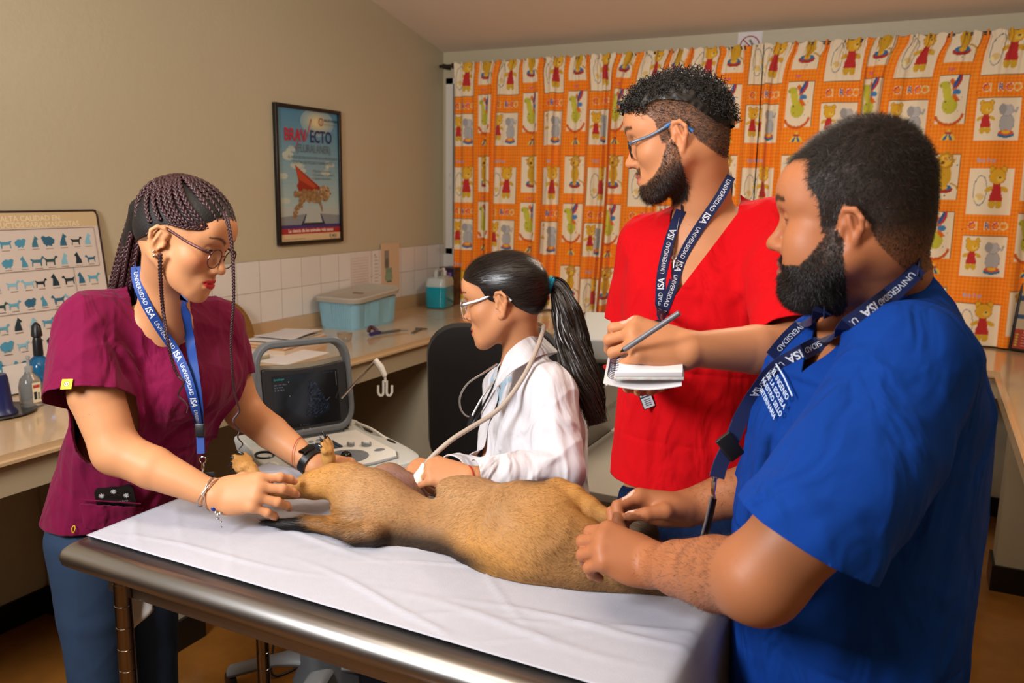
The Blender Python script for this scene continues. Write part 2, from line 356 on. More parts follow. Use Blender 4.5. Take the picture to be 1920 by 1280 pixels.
def curtain_tile():
    a = Art(); CR, BK = '#E4D2B4', '#6E4A22'
    def card(x, y, w_, h_): a.rect(x-.0015, y-.0015, x+w_+.0015, y+h_+.0015, BK); a.rect(x, y, x+w_, y+h_, CR)
    def dots(x, y, w_, h_, n=7):
        for k in range(n): a.ell(x+w_*(.08+.84*rng.random()), y+h_*(.05+.9*rng.random()), .0035, .0035, random.choice(['#A8442E', '#3A6490', '#4A4038']), n=7)
    card(.02, .02, .205, .195); teddy(a, .068, .10, 1.05); eleph(a, .165, .06, 1.25)
    for k, (ch, c) in enumerate(zip('CIRCO', ['#B23A4A', '#D0B050', '#3A66A0', '#C8506A', '#D9B060'])):
        a.text(ch, .035+k*.036, .245, .052, '#EFD9A8', bold=True); a.text(ch, .037+k*.036, .247, .046, c, bold=True)
    card(.02, .318, .205, .215)
    a.line([(.075+.03*math.cos(t), .43+.07*math.sin(t)) for t in np.linspace(0, 2*PI, 20)], .004, '#6E7A80')
    teddy(a, .15, .41, 1.35); a.ell(.075, .40, .02, .016, '#D8B878'); a.ell(.06, .39, .01, .01, '#E6D8A0')
    a.text('hop hop', .05, .565, .024, '#8FA6C8', bold=True)
    card(.265, .10, .145, .225); horse(a, .33, .17, 1.7); dots(.265, .10, .145, .225)
    a.text('luigi', .30, .345, .022, '#C4607A', bold=True)
    card(.265, .385, .145, .215); lion(a, .34, .48, 1.55); dots(.265, .385, .145, .215, 5)
    for k, (ch, c) in enumerate(zip('CIRCO', ['#C06A3A', '#C8A040', '#B04848', '#4A6A98', '#C8A040'])): a.text(ch, .29+k*.021, .572, .024, c, bold=True)
    a.poly([(.30, .025), (.375, .025), (.338, .075)], '#DDBB4A'); a.poly([(.312, .025), (.327, .025), (.338, .06)], '#2C5E92'); a.poly([(.345, .025), (.36, .025), (.338, .06)], '#2C5E92'); a.ell(.338, .055, .02, .006, '#B0433A')
    for k in range(46):
        x, y = rng.random()*TW, rng.random()*TH
        if (x > .24 and x < .258) or y > .605 or (.22 < y < .31) or y < .018: a.ell(x, y, .003, .003, random.choice(['#8E2E2A', '#55508A', '#7A3A20']), n=7)
    return a
def raster(a, W, H, res, bg):
    nx, ny = int(round(W/res)), int(round(H/res)); X, Y_ = np.meshgrid((np.arange(nx)+.5)*res, (np.arange(ny)+.5)*res)
    img = bg(X, Y_)
    for P, c in a.polys:
        lo, hi = P.min(0), P.max(0)
        i0, i1 = max(0, int(lo[0]/res)-1), min(nx, int(hi[0]/res)+2); j0, j1 = max(0, int(lo[1]/res)-1), min(ny, int(hi[1]/res)+2)
        if i1 <= i0 or j1 <= j0: continue
        x, y = X[j0:j1, i0:i1], Y_[j0:j1, i0:i1]; ins = np.zeros(x.shape, bool)
        for k in range(len(P)):
            (xa, ya), (xb, yb) = P[k], P[k-1]
            if ya == yb: continue
            ins ^= ((ya > y) != (yb > y)) & (x < (xb-xa)*(y-ya)/(yb-ya)+xa)
        img[j0:j1, i0:i1][ins] = c
    return img
def gingham(X, Y_):
    o = np.empty(X.shape+(3,)); A, B = np.array(lin('#E8730F')), np.array(lin('#F2A43A'))
    t = .28*((X % .018) < .009)+.28*((Y_ % .018) < .009); o[:] = A+(B-A)*t[..., None]; return o
TILE = raster(curtain_tile(), TW, TH, .002, gingham)
clothm = mat('printed_cotton', rough=.8, attr='Col', spec=.15, sheen=.1)
def curtain(x0, x1, ztop_, zbot, label, seed, s0, gather=1.35):
    R = np.random.default_rng(seed); n = int((x1-x0)*gather/.0036); m_ = int((ztop_-zbot)/.0038)
    L = (x1-x0)*gather; s = np.linspace(0, L, n); v = np.linspace(0, 1, m_)
    g = np.zeros(n); g2 = np.zeros(n); p = 0.
    while p < L:
        w_ = R.uniform(.05, .15); h_ = R.uniform(.4, 1.0)
        if R.random() < .25: h_ *= .2; w_ *= 1.6
        t = np.clip((s-p)/w_, 0, 1); g += h_*np.sin(t*PI)**2*w_*.56; p += w_
    g2 = .006*np.sin(s*2*PI/.045)+.004*np.sin(s*2*PI/.031+1)
    rows = []
    for k, vv in enumerate(v):
        top = math.exp(-(1-vv)*(ztop_-zbot)/.10)          # vv=1 at the rod
        A = (.75+.35*(1-vv))*(1-.65*top); y = A*g+g2*top*1.3 + .004*np.sin(s*9+vv*7)
        dy = np.gradient(y, s); dx = np.sqrt(np.clip(1-dy*dy, .02, 1)); x = np.concatenate([[0], np.cumsum((dx[1:]+dx[:-1])/2*np.diff(s))]); x = x/x[-1]*(x1-x0)
        z = zbot+(ztop_-zbot)*vv; zz = z+ (.006*np.sin(s*2*PI/.06)*max(0, vv-.985)/.015 if vv > .985 else 0)
        rows.append(np.stack([x0+x, YW-.092-y, np.broadcast_to(zz, x.shape)], 1))
    P = np.concatenate(rows); i = np.arange(m_-1)[:, None]*n+np.arange(n-1)[None]; i = i.ravel()
    F = np.stack([i, i+1, i+n+1, i+n], 1)
    S, Z = np.meshgrid(s+s0, ztop_-zbot-(ztop_-zbot)*v); Z = -Z+.52
    ti = (np.floor((S % TW)/.002).astype(int)).clip(0, TILE.shape[1]-1); tj = (np.floor((Z % TH)/.002).astype(int)).clip(0, TILE.shape[0]-1)
    o = mesh_obj('curtain', P, F, clothm, cols=TILE[tj, ti].reshape(-1, 3))
    o.modifiers.new('thick', 'SOLIDIFY').thickness = .0012
    return tag(o, label, 'curtain')
curtain(-2.735, -.868, 2.374, .89, 'orange printed circus curtain beside the tiled wall, behind the seated person and microscope', 3, 0.02, 1.46)
curtain(-.862, .95, 2.374, .89, 'orange printed circus curtain behind the man in blue, with the framed notice in front', 5, .05, 1.25)
steel = mat('brushed_steel', '#A9A7A3', .28, metal=1., bump=.1, bscale=300, stretch=(1, 30, 30))
cr = thing('curtain_rod', 'thin dark metal curtain rod fixed above the window', 'curtain rod', (-2.85, YW-.075, 2.364))
dm = mat('dark_metal', '#4A443E', .35, metal=.9)
MB().tube([(-2.85, YW-.078, 2.364), (1.1, YW-.078, 2.364)], .0095, 12).build('rod', dm, cr)
MB().lathe([(.011, 0), (.017, .004), (.017, .014), (.011, .018)], (-2.76, YW-.078, 2.364), 12, (1, 0, 0)).build('collar', dm, cr)
MB().box((-2.83, YW-.08, 2.35), (-2.815, YW, 2.378)).build('bracket', dm, cr)
# sign half hidden by the curtain
a = Art(.0004); a.rect(-.062, -.075, .062, .075, '#DAD4D2')
a.line([(.05*math.cos(t), .05*math.sin(t)+.005) for t in np.linspace(0, 2*PI, 33)], .006, '#9E2A24')
a.line([(-.036, .04), (.036, -.03)], .006, '#9E2A24'); a.line([(-.002, .036), (.008, .024), (.014, .012), (.026, .006), (.034, -.002)], .012, '#7A7568'); a.rect(-.03, -.038, .03, -.03, '#2A2826')
sg = thing('prohibition_sign', 'small white sign with a red crossed circle on the wall above the curtain', 'sign', (-.957, YW, 2.38))
MB().box((-.957-.064, YW-.003, 2.303), (-.957+.064, YW, 2.457)).build('sign_board', mat('sign_white', '#DAD4D2', .4), sg, smooth=False)
a.build('symbol', frame((-.957, YW-.0032, 2.38), ax=((1, 0, 0), (0, 0, 1), (0, -1, 0))), sg, INK)
# ---------------------------------------------------------------- framed poster on the left wall
blk = mat('black_frame', '#17120F', .3)
def picture(name, label, cat, W, H, M, art, fw=.018, fd=.022, fm=blk):
    t = thing(name, label, cat, M[:3, 3]); b = MB(M)
    for lo, hi in (((-W/2, -H/2), (-W/2+fw, H/2)), ((W/2-fw, -H/2), (W/2, H/2)), ((-W/2+fw, -H/2), (W/2-fw, -H/2+fw)), ((-W/2+fw, H/2-fw), (W/2-fw, H/2))):
        b.box((lo[0], lo[1], 0), (hi[0], hi[1], fd), .003)
    b.build('frame', fm, t, sharp=30)
    M2 = M.copy(); M2[:3, 3] += M[:3, 2]*.008; art.build('print', M2, t, GLOSSINK)
    MB(M).box((-W/2+.004, -H/2+.004, .001), (W/2-.004, H/2-.004, .0078)).build('backing', fm, t, smooth=False)
    return t
W, H = .50, .684; a = Art(); w2, h2 = W/2-.016, H/2-.016
for k in range(24):
    t = k/24; c0, c1 = np.array([70, 128, 158]), np.array([172, 186, 178]); c = c0+(c1-c0)*t; yy = h2-2*h2*.80*t
    a.rect(-w2, yy-2*h2*.80/24-.001, w2, yy, '#%02x%02x%02x' % tuple(int(q) for q in c))
for k in range(7): a.ell(.07, .27, .13-.017*k, .07-.009*k, ['#85A3AB', '#8FA7A9', '#9CACA4', '#ABB3A0', '#BBBA9B', '#CBC198', '#D8C898'][k], n=24)
for x, y, s in ((-.17, .10, .05), (-.19, .0, .04), (-.10, .05, .05), (-.2, -.12, .04), (-.14, .13, .03), (.12, .02, .04), (-.06, .02, .03), (.16, .06, .03)):
    for k in range(3): a.ell(x+rng.uniform(-.02, .02), y+rng.uniform(-.01, .01), s*rng.uniform(.5, .9), s*.35, ['#9DB0AC', '#A8B6AC', '#B2BBAC'][k])
a.rect(-w2, -.235, w2, -.16, '#A9B0AA')
a.poly([(-w2, -.205), (-.03, -.19), (-.06, -.245), (-w2, -.245)], '#7F8588'); a.poly([(w2, -.2), (.075, -.19), (.11, -.245), (w2, -.245)], '#7F8588')
a.poly([(-.03, -.19), (-.04, -.195), (-.075, -.245), (-.055, -.245)], '#26384E'); a.poly([(.075, -.19), (.085, -.195), (.115, -.245), (.095, -.245)], '#26384E')
# flying tan puppy with red cape
a.poly([(-.11, .055), (-.07, .03), (.0, -.01), (.08, -.055), (.06, -.08), (-.01, -.085), (-.075, -.1), (-.10, -.05), (-.085, -.03)], '#8E2A1C')
a.poly([(-.11, .055), (-.06, .015), (.05, -.05), (.03, -.06), (-.08, -.02)], '#B0442C')
fur_c = ['#94754F', '#8A6C49', '#9E7E56', '#80623F']
for k in range(150):
    t = rng.random(); a.ell(-.07+.14*t+rng.normal(0, .01), -.105+.01*t+rng.normal(0, .014), .012, .008, random.choice(fur_c), rot=rng.random()*3, n=7)
for k in range(60):
    t = rng.random(); a.ell(-.06-.07*t+rng.normal(0, .006), -.115-.085*t+rng.normal(0, .008), .009, .007, random.choice(fur_c), n=7)
    a.ell(.06+.03*t, -.12-.05*t*t+rng.normal(0, .005), .006, .006, random.choice(fur_c), n=7)
    a.ell(-.07-.05*t, -.09+.0*t+rng.normal(0, .006), .008, .006, random.choice(fur_c), n=7)
for k in range(130): r_, t = math.sqrt(rng.random())*.042, rng.random()*7; a.ell(.11+r_*math.cos(t), -.085+r_*math.sin(t)*.85, .008, .007, random.choice(fur_c+['#C2A07A']), n=7)
a.ell(.145, -.09, .014, .01, '#B89870'); a.ell(.157, -.088, .005, .004, '#241A14'); a.ell(.125, -.075, .003, .003, '#1A120E')
a.rect(-w2, -.268, w2, -.245, '#3B2F66'); a.rect(-w2, -.29, w2, -.262, '#A02A2C'); a.rect(-w2, -h2, w2, -.29, '#D2B58C')
a.text('La ciencia de los animales más sanos', .0, -.281, .025, '#E8DCCB', 'c', bold=True, sx=.95)
a.text('BRAV', -.185, .17, .085, '#B5283A', bold=True, sx=.78); a.text('ECTO', .005, .17, .085, '#1E2E5E', bold=True, sx=.78)
a.line([(-.105, .13), (-.085, .17), (-.06, .22)], .004, '#B5283A'); a.line([(-.035, .17), (-.01, .21), (.02, .285)], .005, '#B5283A')
a.text('(FLURALANER)', -.10, .118, .056, '#5C6C74', sx=.72)
a.text('EL INICIO DE UNA NUEVA ERA EN LA PROTECCIÓN', -.16, .085, .019, '#55656C', sx=.85); a.text('CONTRA LAS PULGAS Y GARRAPATAS', -.13, .06, .021, '#55656C', sx=.85)
for k, t in enumerate(('Rápido y duradero', '12 semanas de acción', 'Tableta masticable')): a.text(t, .03, .022-.019*k, .018, '#66757A'); a.ell(.022, .027-.019*k, .003, .003, '#A8433A')
a.line([(.095+.016*math.cos(t), .275+.018*math.sin(t)) for t in np.linspace(0, 2*PI, 20)], .005, '#9E4A3C'); a.text('ı', .092, .265, .03, '#9E4A3C', bold=True)
a.text('SALUD ANIMAL', .118, .28, .017, '#3A4650', bold=True); a.text('para toda la vida', .118, .262, .014, '#9A7A52')
a.text('MSD', .165, -.313, .02, '#23403E', bold=True); a.ell(.15, -.306, .008, .009, '#2E5A56'); a.ell(.15, -.306, .004, .005, '#D2B58C'); a.text('Salud Animal', .15, -.322, .009, '#4A5A56')
a.text('Consulte a su médico veterinario', -.21, -.318, .012, '#6A5A40')
picture('framed_poster', 'black framed blue poster of a flying puppy in a red cape on the left wall', 'poster', W, H,
        frame((XW, 3.395, 1.66), ax=((0, 1, 0), (0, 0, 1), (1, 0, 0))), a)
# ---------------------------------------------------------------- dog breed chart leaning by the wall
a = Art(); CW, CH = .92, .62; w2, h2 = CW/2, CH/2
a.rect(-w2, -h2, w2, h2, '#CDBEB2'); a.rect(-w2, h2-.055, w2, h2, '#C6AC84')
a.text('ALTA CALIDAD EN', w2-.26, h2-.03, .026, '#DCC9A4', 'c', bold=True); a.text('PRODUCTOS PARA MASCOTAS', w2-.26, h2-.052, .026, '#DCC9A4', 'c', bold=True)
def dogsil(a, x, y, s, c, m=1, kind=0):
    if kind == 0:   # standing
        P = [(-.5, .0), (-.42, 0), (-.38, .28), (.18, .26), (.22, 0), (.32, 0), (.34, .4), (.42, .55), (.6, .58), (.6, .66), (.46, .78), (.38, .74), (.26, .52), (-.3, .52), (-.55, .62), (-.58, .56), (-.46, .4)]
    elif kind == 1:  # sitting
        P = [(-.3, 0), (.3, 0), (.24, .3), (.2, .6), (.34, .66), (.34, .74), (.16, .9), (.08, 1.0), (.02, .86), (-.1, .6), (-.26, .3)]
    else:            # fluffy
        P = [(.5*math.cos(t)*(1+.12*math.sin(9*t)), .42+.36*math.sin(t)*(1+.1*math.cos(7*t))) for t in np.linspace(0, 6.1, 22)]
    a.poly([(x+m*px_*s, y+py_*s) for px_, py_ in P], c)
    if kind == 2:
        for q in (-.2, .2): a.rect(x+(q-.06)*s, y, x+(q+.06)*s, y+.15*s, c)
        a.ell(x+m*.38*s, y+.66*s, .2*s, .17*s, c)
    a.rect(x-.3*s, y-.2*s, x+.35*s, y-.14*s, '#8A7468')
dc = ['#1E3038', '#2E5F78', '#4A8CA4', '#7FB2C4', '#1C2A2E', '#3C6E80', '#5C9CB0', '#2A4A46']
R5 = np.random.default_rng(5)
for r_ in range(8):
    for c_ in range(17):
        y = h2-.055-.068*(r_+1)-(.006 if r_ > 1 else 0)-(.006 if r_ > 3 else 0); x = w2-.045-.053*c_-R5.uniform(0, .008)
        if y < -h2+.02: continue
        if r_ > 5 and c_ < 1: continue
        dogsil(a, x, y, .042*R5.uniform(.85, 1.1), dc[R5.integers(8)], 1 if R5.random() < .6 else -1, int(R5.choice([0, 0, 0, 1, 1, 2])))
for y in (h2-.06, h2-.205, h2-.35): a.rect(-w2, y, w2-.02, y+.0015, '#5A5048')
a.rect(w2-.021, h2-.205, w2-.0195, h2-.06, '#5A5048'); a.rect(w2-.13, h2-.35, w2-.1285, h2-.205, '#5A5048'); a.rect(w2-.22, h2-.60, w2-.2185, h2-.35, '#5A5048')
a.rect(-w2, -h2, w2-.12, -h2+.10, '#D8CCC0'); a.rect(-.10+.06, -h2+.02, -.06+.07, -h2+.12, '#3E8AA6'); a.rect(-.10+.065, -h2+.04, -.06+.065, -h2+.09, '#BFD0D2')
lean = math.radians(7); ux = np.array([0, 1, 0]); uz = np.array([-math.sin(lean), 0, math.cos(lean)]); un = np.cross(ux, uz)
cc = np.array([-2.775, 2.144-CW/2, CZ+.005])+uz*CH/2
t = thing('dog_breed_chart', 'white chart of blue dog breeds leaning against the left wall on the counter', 'chart', cc)
Mf = frame(cc, ax=(ux, uz, un)); b = MB(Mf); b.box((-w2-.006, -h2, -.012), (w2+.006, h2+.006, -.001), .003); b.build('backing_board', blk, t)
a.build('print', Mf, t, INK)
b = MB(Mf); b.tube([(w2+.004, -h2, 0), (w2+.004, h2-.012, 0), (w2-.008, h2+.003, 0), (-w2, h2+.003, 0)], .004, 8); b.build('edge_trim', mat('dark_red_edge', '#33201C', .4), t)
# ================================================================== things on the counter
wp = mat('white_plastic', '#DAD8D2', .35, coat=.1); gp = mat('grey_plastic', '#7E8488', .38); dp = mat('dark_grey_plastic', '#2B2D31', .35)
bp_ = mat('black_plastic', '#121214', .35); paper = mat('white_paper', '#D8D2CA', .7, spec=.2); chrome = mat('chrome', '#D8D4CE', .12, metal=1.)
def glassm(n, c, rough=.04, alpha=None): return mat(n, c, rough, trans=1., ior=1.4)
# basket with lid
bl = mat('pale_blue_plastic', '#7FA9B8', .4); gl = mat('grey_lid_plastic', '#A39A8C', .45)
bk = thing('storage_basket', 'pale blue plastic basket with a grey lid on the counter below the poster', 'basket', (-2.70, 3.60, CZ))
def rrz(cx, cy, w_, h_, r, z, wob=0, k=0):
    P = np.array(rrect(w_, h_, r, 8)); 
    if wob:
        d = nrm_rows(P); s = np.arange(len(P)); P = P+d*(wob*((s % 2)*2-1))[:, None]
    return np.column_stack([P[:, 0]+cx, P[:, 1]+cy, np.full(len(P), z)])
def nrm_rows(P): return P/np.linalg.norm(P, axis=1)[:, None]
def ribbed(cx, cy, w_, h_, r, z, amp, per=.012):
    P = np.array(rrect(w_, h_, r, 6)); P = np.vstack([P, P[:1]]); L = np.concatenate([[0], np.cumsum(np.linalg.norm(np.diff(P, axis=0), axis=1))])
    n = int(L[-1]/per)*4; s = np.arange(n)/n*L[-1]; x = np.interp(s, L, P[:, 0]); y = np.interp(s, L, P[:, 1]); Q = np.stack([x, y], 1); d = nrm_rows(Q/np.array([w_, h_])*1.)
    Q = Q+d*(amp*np.where(np.arange(n) % 4 < 2, 1, -1))[:, None]
    return np.column_stack([Q[:, 0]+cx, Q[:, 1]+cy, np.full(n, z)])
bx, by = -2.705, 3.575; n0 = None; R = []
for z, q, amp in ((0, 0, 0), (.012, .004, 0), (.014, .004, .0016), (.135, .022, .0016), (.137, .024, 0), (.15, .026, 0)):
    P = ribbed(bx, by, .23+q, .38+q, .05, CZ+z, amp)
    if n0 is None: n0 = len(P)
    if len(P) != n0:
        t = np.arange(n0)/n0*len(P); P = P[np.floor(t).astype(int)]
    R.append(P)
MB().rings(R).build('basket_body', bl, bk, sharp=30)
R = []
for z, q in ((.145, .045), (.165, .052), (.172, .04), (.168, .0), (.160, -.03)):
    P = rrz(bx, by, .235+q, .385+q, .06, CZ+z); P[:, 2] += .028*np.clip((P[:, 1]-by)/.2, -.2, 1)**2*np.sign(P[:, 1]-by); R.append(P)
lb = MB().rings(R); lb.build('lid', gl, bk)
MB().box((bx-.03, by-.012, CZ+.158), (bx+.03, by+.012, CZ+.175), .004).build('lid_handle', mat('lid_handle_brown', '#6A5240', .5), bk)
# blue liquid jug
jm = mat('translucent_plastic', '#C3CCC8', .22, trans=.35, alpha=1); jl = mat('turquoise_liquid', '#0F8496', .18, spec=.6)
jg = thing('liquid_jug', 'square plastic jug of turquoise liquid at the far end of the left counter', 'jug', (-2.70, 4.40, CZ))
Mj = frame((-2.70, 4.40, CZ), math.radians(12)); b = MB(Mj); R = []
for z, s_ in ((0, .86), (.006, .96), (.012, 1), (.135, 1)): P = np.array(rrect(.13*s_, .20*s_, .03)); R.append(np.column_stack([P, np.full(len(P), z)]))
b.rings(R); b.build('liquid', jl, jg)
b = MB(Mj); R = []
for z, s_ in ((.1352, 1), (.165, .99), (.185, .9), (.195, .7)): P = np.array(rrect(.13*s_, .20*s_, .03)); R.append(np.column_stack([P, np.full(len(P), z)]))
b.rings(R); b.build('shoulder', jm, jg)
b = MB(Mj); b.tube(catmull([(0, -.075, .185), (0, -.07, .222), (0, -.055, .232), (0, .01, .232), (0, .03, .225), (0, .035, .19)]), .011, 10); b.build('handle', jm, jg)
b = MB(Mj); b.lathe([(.018, .19), (.018, .21), (.02, .21), (.02, .222), (.010, .223), (.010, .238), (.006, .24)], (0, .068, 0), 16); b.build('cap', wp, jg)
# dark box
bxo = thing('cardboard_box', 'dark brown and purple cardboard box standing behind the turquoise jug', 'box', (-2.73, 4.575, CZ))
Mb = frame((-2.725, 4.595, CZ), math.radians(-8)); MB(Mb).box((-.06, -.06, 0), (.06, .06, .235), .002).build('carton', mat('dark_brown_carton', '#2C1B12', .4, var=.6, vscale=18, vcol='#7A4A1C'), bxo)
a = Art(.0004); a.rect(-.058, .12, .058, .232, '#241C3A'); a.rect(-.045, .17, .04, .205, '#7A5A9A'); a.rect(-.03, .14, .03, .155, '#C8A050')
a.build('label_panel', frame((-2.725, 4.595, CZ), 0)@frame((0, 0, 0), math.radians(-8))@frame((0, -.0602, 0), ax=((1, 0, 0), (0, 0, 1), (0, -1, 0))), bxo, INK)
# papers, folders, protractor
def stack(name, label, cat, c, ang, layers, group=None):
    t = thing(name, label, cat, c, group); z = c[2]
    for k, (w_, h_, th, col, off, nm) in enumerate(layers):
        M = frame((c[0]+off[0], c[1]+off[1], z), ang+rng.normal(0, .03)); b = MB(M); n = 14; X, Y_ = np.meshgrid(np.linspace(-w_/2, w_/2, n), np.linspace(-h_/2, h_/2, n))
        wv = (.006*np.sin(X*14+k)*np.cos(Y_*11+2*k) if nm == 'loose_sheet' else 0*X); wv = wv-wv.min()
        top = np.stack([X, Y_, th+wv], -1).reshape(-1, 3); bot = np.stack([X, Y_, wv*(1 if nm == 'loose_sheet' else 0)], -1).reshape(-1, 3)
        F = []
        for i in range(n-1):
            for j in range(n-1): q = i*n+j; F.append((q, q+1, q+n+1, q+n)); q += n*n; F.append((q, q+n, q+n+1, q+1))
        rim = [j for j in range(n)]+[i*n+n-1 for i in range(1, n)]+[(n-1)*n+j for j in range(n-2, -1, -1)]+[i*n for i in range(n-2, 0, -1)]
        for q in range(len(rim)): u, v_ = rim[q], rim[(q+1) % len(rim)]; F.append((u, u+n*n, v_+n*n, v_))
        b.add(np.vstack([top, bot]), F); b.build(nm, mat('sheet_'+col, '#'+col, .7, spec=.2), t, smooth=True, sharp=30); z += th+(wv.max() if nm == 'loose_sheet' else 0)
    return t
stack('paper_stack', 'tall pile of manila folders and loose white sheets behind the ultrasound machine', 'papers', (-2.60, 2.88, CZ), math.radians(8),
      [(.23, .36, .02, 'CBB49C', (0, 0), 'folder'), (.22, .34, .006, 'C08A58', (.004, .0), 'folder'), (.23, .35, .006, 'CBA888', (-.003, .004), 'folder'), (.22, .34, .006, 'BE8A5E', (.002, 0), 'folder'), (.22, .33, .006, 'D2B89C', (0, 0), 'folder'), (.21, .30, .002, 'D2CCC8', (0, 0), 'loose_sheet'), (.20, .26, .0015, 'C6C0BE', (.01, .02), 'loose_sheet')])
stack('document_pile', 'low pile of papers with a yellow slip beside the maroon sleeve', 'papers', (-2.60, 2.50, CZ), math.radians(-5),
      [(.24, .30, .012, '8A8068', (0, 0), 'folder'), (.24, .3, .008, 'A8987A', (.0, .0), 'folder'), (.23, .29, .006, 'CFC8BC', (0, 0), 'sheaf'), (.08, .12, .004, 'D8C018', (-.05, .10), 'yellow_slip')])
stack('printed_sheet', 'single white sheet lying flat on the counter just behind the monitor handle', 'paper', (-2.44, 2.72, CZ+.0005), math.radians(3), [(.22, .30, .0015, 'D6D0CC', (0, 0), 'sheet')])
pr = thing('wooden_protractor', 'brown semicircular wooden protractor standing against the wall tiles', 'protractor', (-2.80, 2.66, CZ))
wood = mat('brown_wood', '#8A5F2A', .45, var=.4, vscale=20, vcol='#6A431A', stretch=(1, .3, 3))
lm = math.radians(8); Mp = frame((-2.80, 2.71, CZ+.004), ax=((0, 1, 0), (-math.sin(lm), 0, math.cos(lm)), (math.cos(lm), 0, math.sin(lm))))
ro, ri = .185, .135; A_ = np.linspace(0, PI, 33)
poly = [(ro*math.cos(t), ro*math.sin(t)+.035) for t in A_]+[(-ro, 0), (ro, 0)]
hole = [(ri*math.cos(t), ri*math.sin(t)+.035) for t in A_]
b = MB(Mp); k = len(A_); V_ = []
for z in (0, .008):
    V_ += [(x, y, z) for x, y in poly[:k]]+[(x, y, z) for x, y in hole]
F = []
for i in range(k-1): F += [(i, i+1, k+i+1, k+i), (2*k+i, 3*k+i, 3*k+i+1, 2*k+i+1), (i, 2*k+i, 2*k+i+1, i+1), (k+i, k+i+1, 3*k+i+1, 3*k+i)]
b.add(V_, F); b.box((-ro, 0, 0), (ro, .036, .008)); b.build('blade', wood, pr, sharp=30)
a = Art(.0003)
for t in np.linspace(.05, PI-.05, 37): a.line([((ro-.003)*math.cos(t), (ro-.003)*math.sin(t)+.035), ((ro-.014)*math.cos(t), (ro-.014)*math.sin(t)+.035)], .001, '#4A2E12')
a.build('scale_marks', Mp@frame((0, 0, .0082)), pr, INK)
# clear glass dish beside papers
o = thing('glass_dish', 'small clear crumpled plastic cup at the end of the folder pile', 'cup', (-2.46, 3.14, CZ))
b = MB(); b.lathe([(.028, .001), (.034, .02), (.036, .04), (.034, .041), (.031, .02), (.026, .004)], (-2.46, 3.14, CZ), 18); b.build('cup_wall', glassm('clear_glass', '#F2E8DC'), o)
# clamp tool with purple handle and small grey calliper
tl = thing('hand_clamp', 'purple handled clamp tool lying in front of the blue basket', 'tool', (-2.42, 3.38, CZ)); pm = mat('purple_plastic', '#2A2058', .3); gm = mat('grey_metal', '#6A6862', .4, metal=.7)
Mt = frame((-2.40, 3.40, CZ), math.radians(74)); b = MB(Mt)
b.tube(catmull([(-.10, 0, .012), (-.07, .008, .014), (-.03, .01, .014)]), [.012]*16+[.008], 10, .8); b.build('grip', pm, tl)
MB(Mt).tube(catmull([(-.09, .03, .02), (-.075, .035, .04), (-.06, .025, .035), (-.05, .012, .02)]), .010, 8).build('thumb_lever', mat('maroon_plastic', '#3A1420', .35), tl)
MB(Mt).box((-.035, .0, .006), (.09, .018, .016), .003).build('bar', gm, tl); MB(Mt).tube([(.08, .01, .010), (.11, .004, .012), (.13, -.012, .010)], [.006, .005, .003], 8).build('jaw', gm, tl)
t2 = thing('metal_calliper', 'small grey metal calliper lying on the counter beside the clamp tool', 'tool', (-2.32, 3.62, CZ))
Mt = frame((-2.32, 3.55, CZ), math.radians(105)); MB(Mt).prism([(-.07, -.006), (.06, -.01), (.075, -.03), (.085, -.03), (.082, .03), (.072, .03), (.06, .012), (-.07, .006)], .001, .008).build('calliper_body', gm, t2, sharp=20)
# bottles at far left
wb = thing('wash_bottle', 'blue wash bottle with a black pump in front of the dog breed chart', 'bottle', (-2.66, 1.745, CZ))
bb = mat('blue_translucent', '#2F7FB8', .08, trans=.75, ior=1.35); c = (-2.66, 1.745, CZ)
MB().lathe([(.030, 0), (.038, .006), (.040, .03), (.036, .055), (.028, .064), (.037, .075), (.041, .10), (.036, .125), (.02, .142), (.012, .15)], c, 24).build('bottle_body', bb, wb)
MB().lathe([(.013, .148), (.016, .15), (.015, .20), (.012, .21), (.018, .216), (.014, .25), (.004, .262)], c, 18).build('pump', bp_, wb)
sb = thing('sanitizer_bottle', 'small clear gel bottle with a label in front of the dog breed chart', 'bottle', (-2.60, 1.66, CZ)); c = (-2.58, 1.655, CZ)
MB().lathe([(.024, 0), (.03, .004), (.031, .07), (.026, .095), (.013, .112), (.011, .12)], c, 24, sx=1, sy=1.15).build('bottle_body', mat('clear_plastic', '#C9C4BA', .08, trans=.8, ior=1.3), sb)
MB().lathe([(.012, .118), (.013, .135), (.005, .138), (.004, .16), (.007, .162), (.006, .17)], c, 16).build('pump_cap', mat('milky_cap', '#B0B0AC', .3, trans=.4), sb)
a = Art(.0003); a.rect(-.014, .02, .014, .085, '#D9CBA8'); a.rect(-.01, .03, .0, .055, '#2A2A2A'); a.rect(-.011, .068, .011, .078, '#B04038'); a.rect(.003, .03, .01, .052, '#8A8578')
a.build('label_sticker', frame((c[0]+.0335, c[1], CZ), ax=((0, 1, 0), (0, 0, 1), (1, 0, 0)))@frame((0, 0, -.002)), sb, INK)
o = thing('blue_container', 'dark blue container standing on a round dark plate at the left edge', 'container', (-2.56, 1.57, CZ))
MB().lathe([(.05, .002), (.038, .02), (.03, .11), (.026, .125)], (-2.57, 1.545, CZ+.006), 20).build('container_body', mat('navy_plastic', '#141C4A', .3), o)
MB().lathe([(.10, 0), (.115, .006), (.112, .010), (.09, .006)], (-2.60, 1.55, CZ), 30).build('plate', mat('dark_plate', '#2A2420', .3), o)
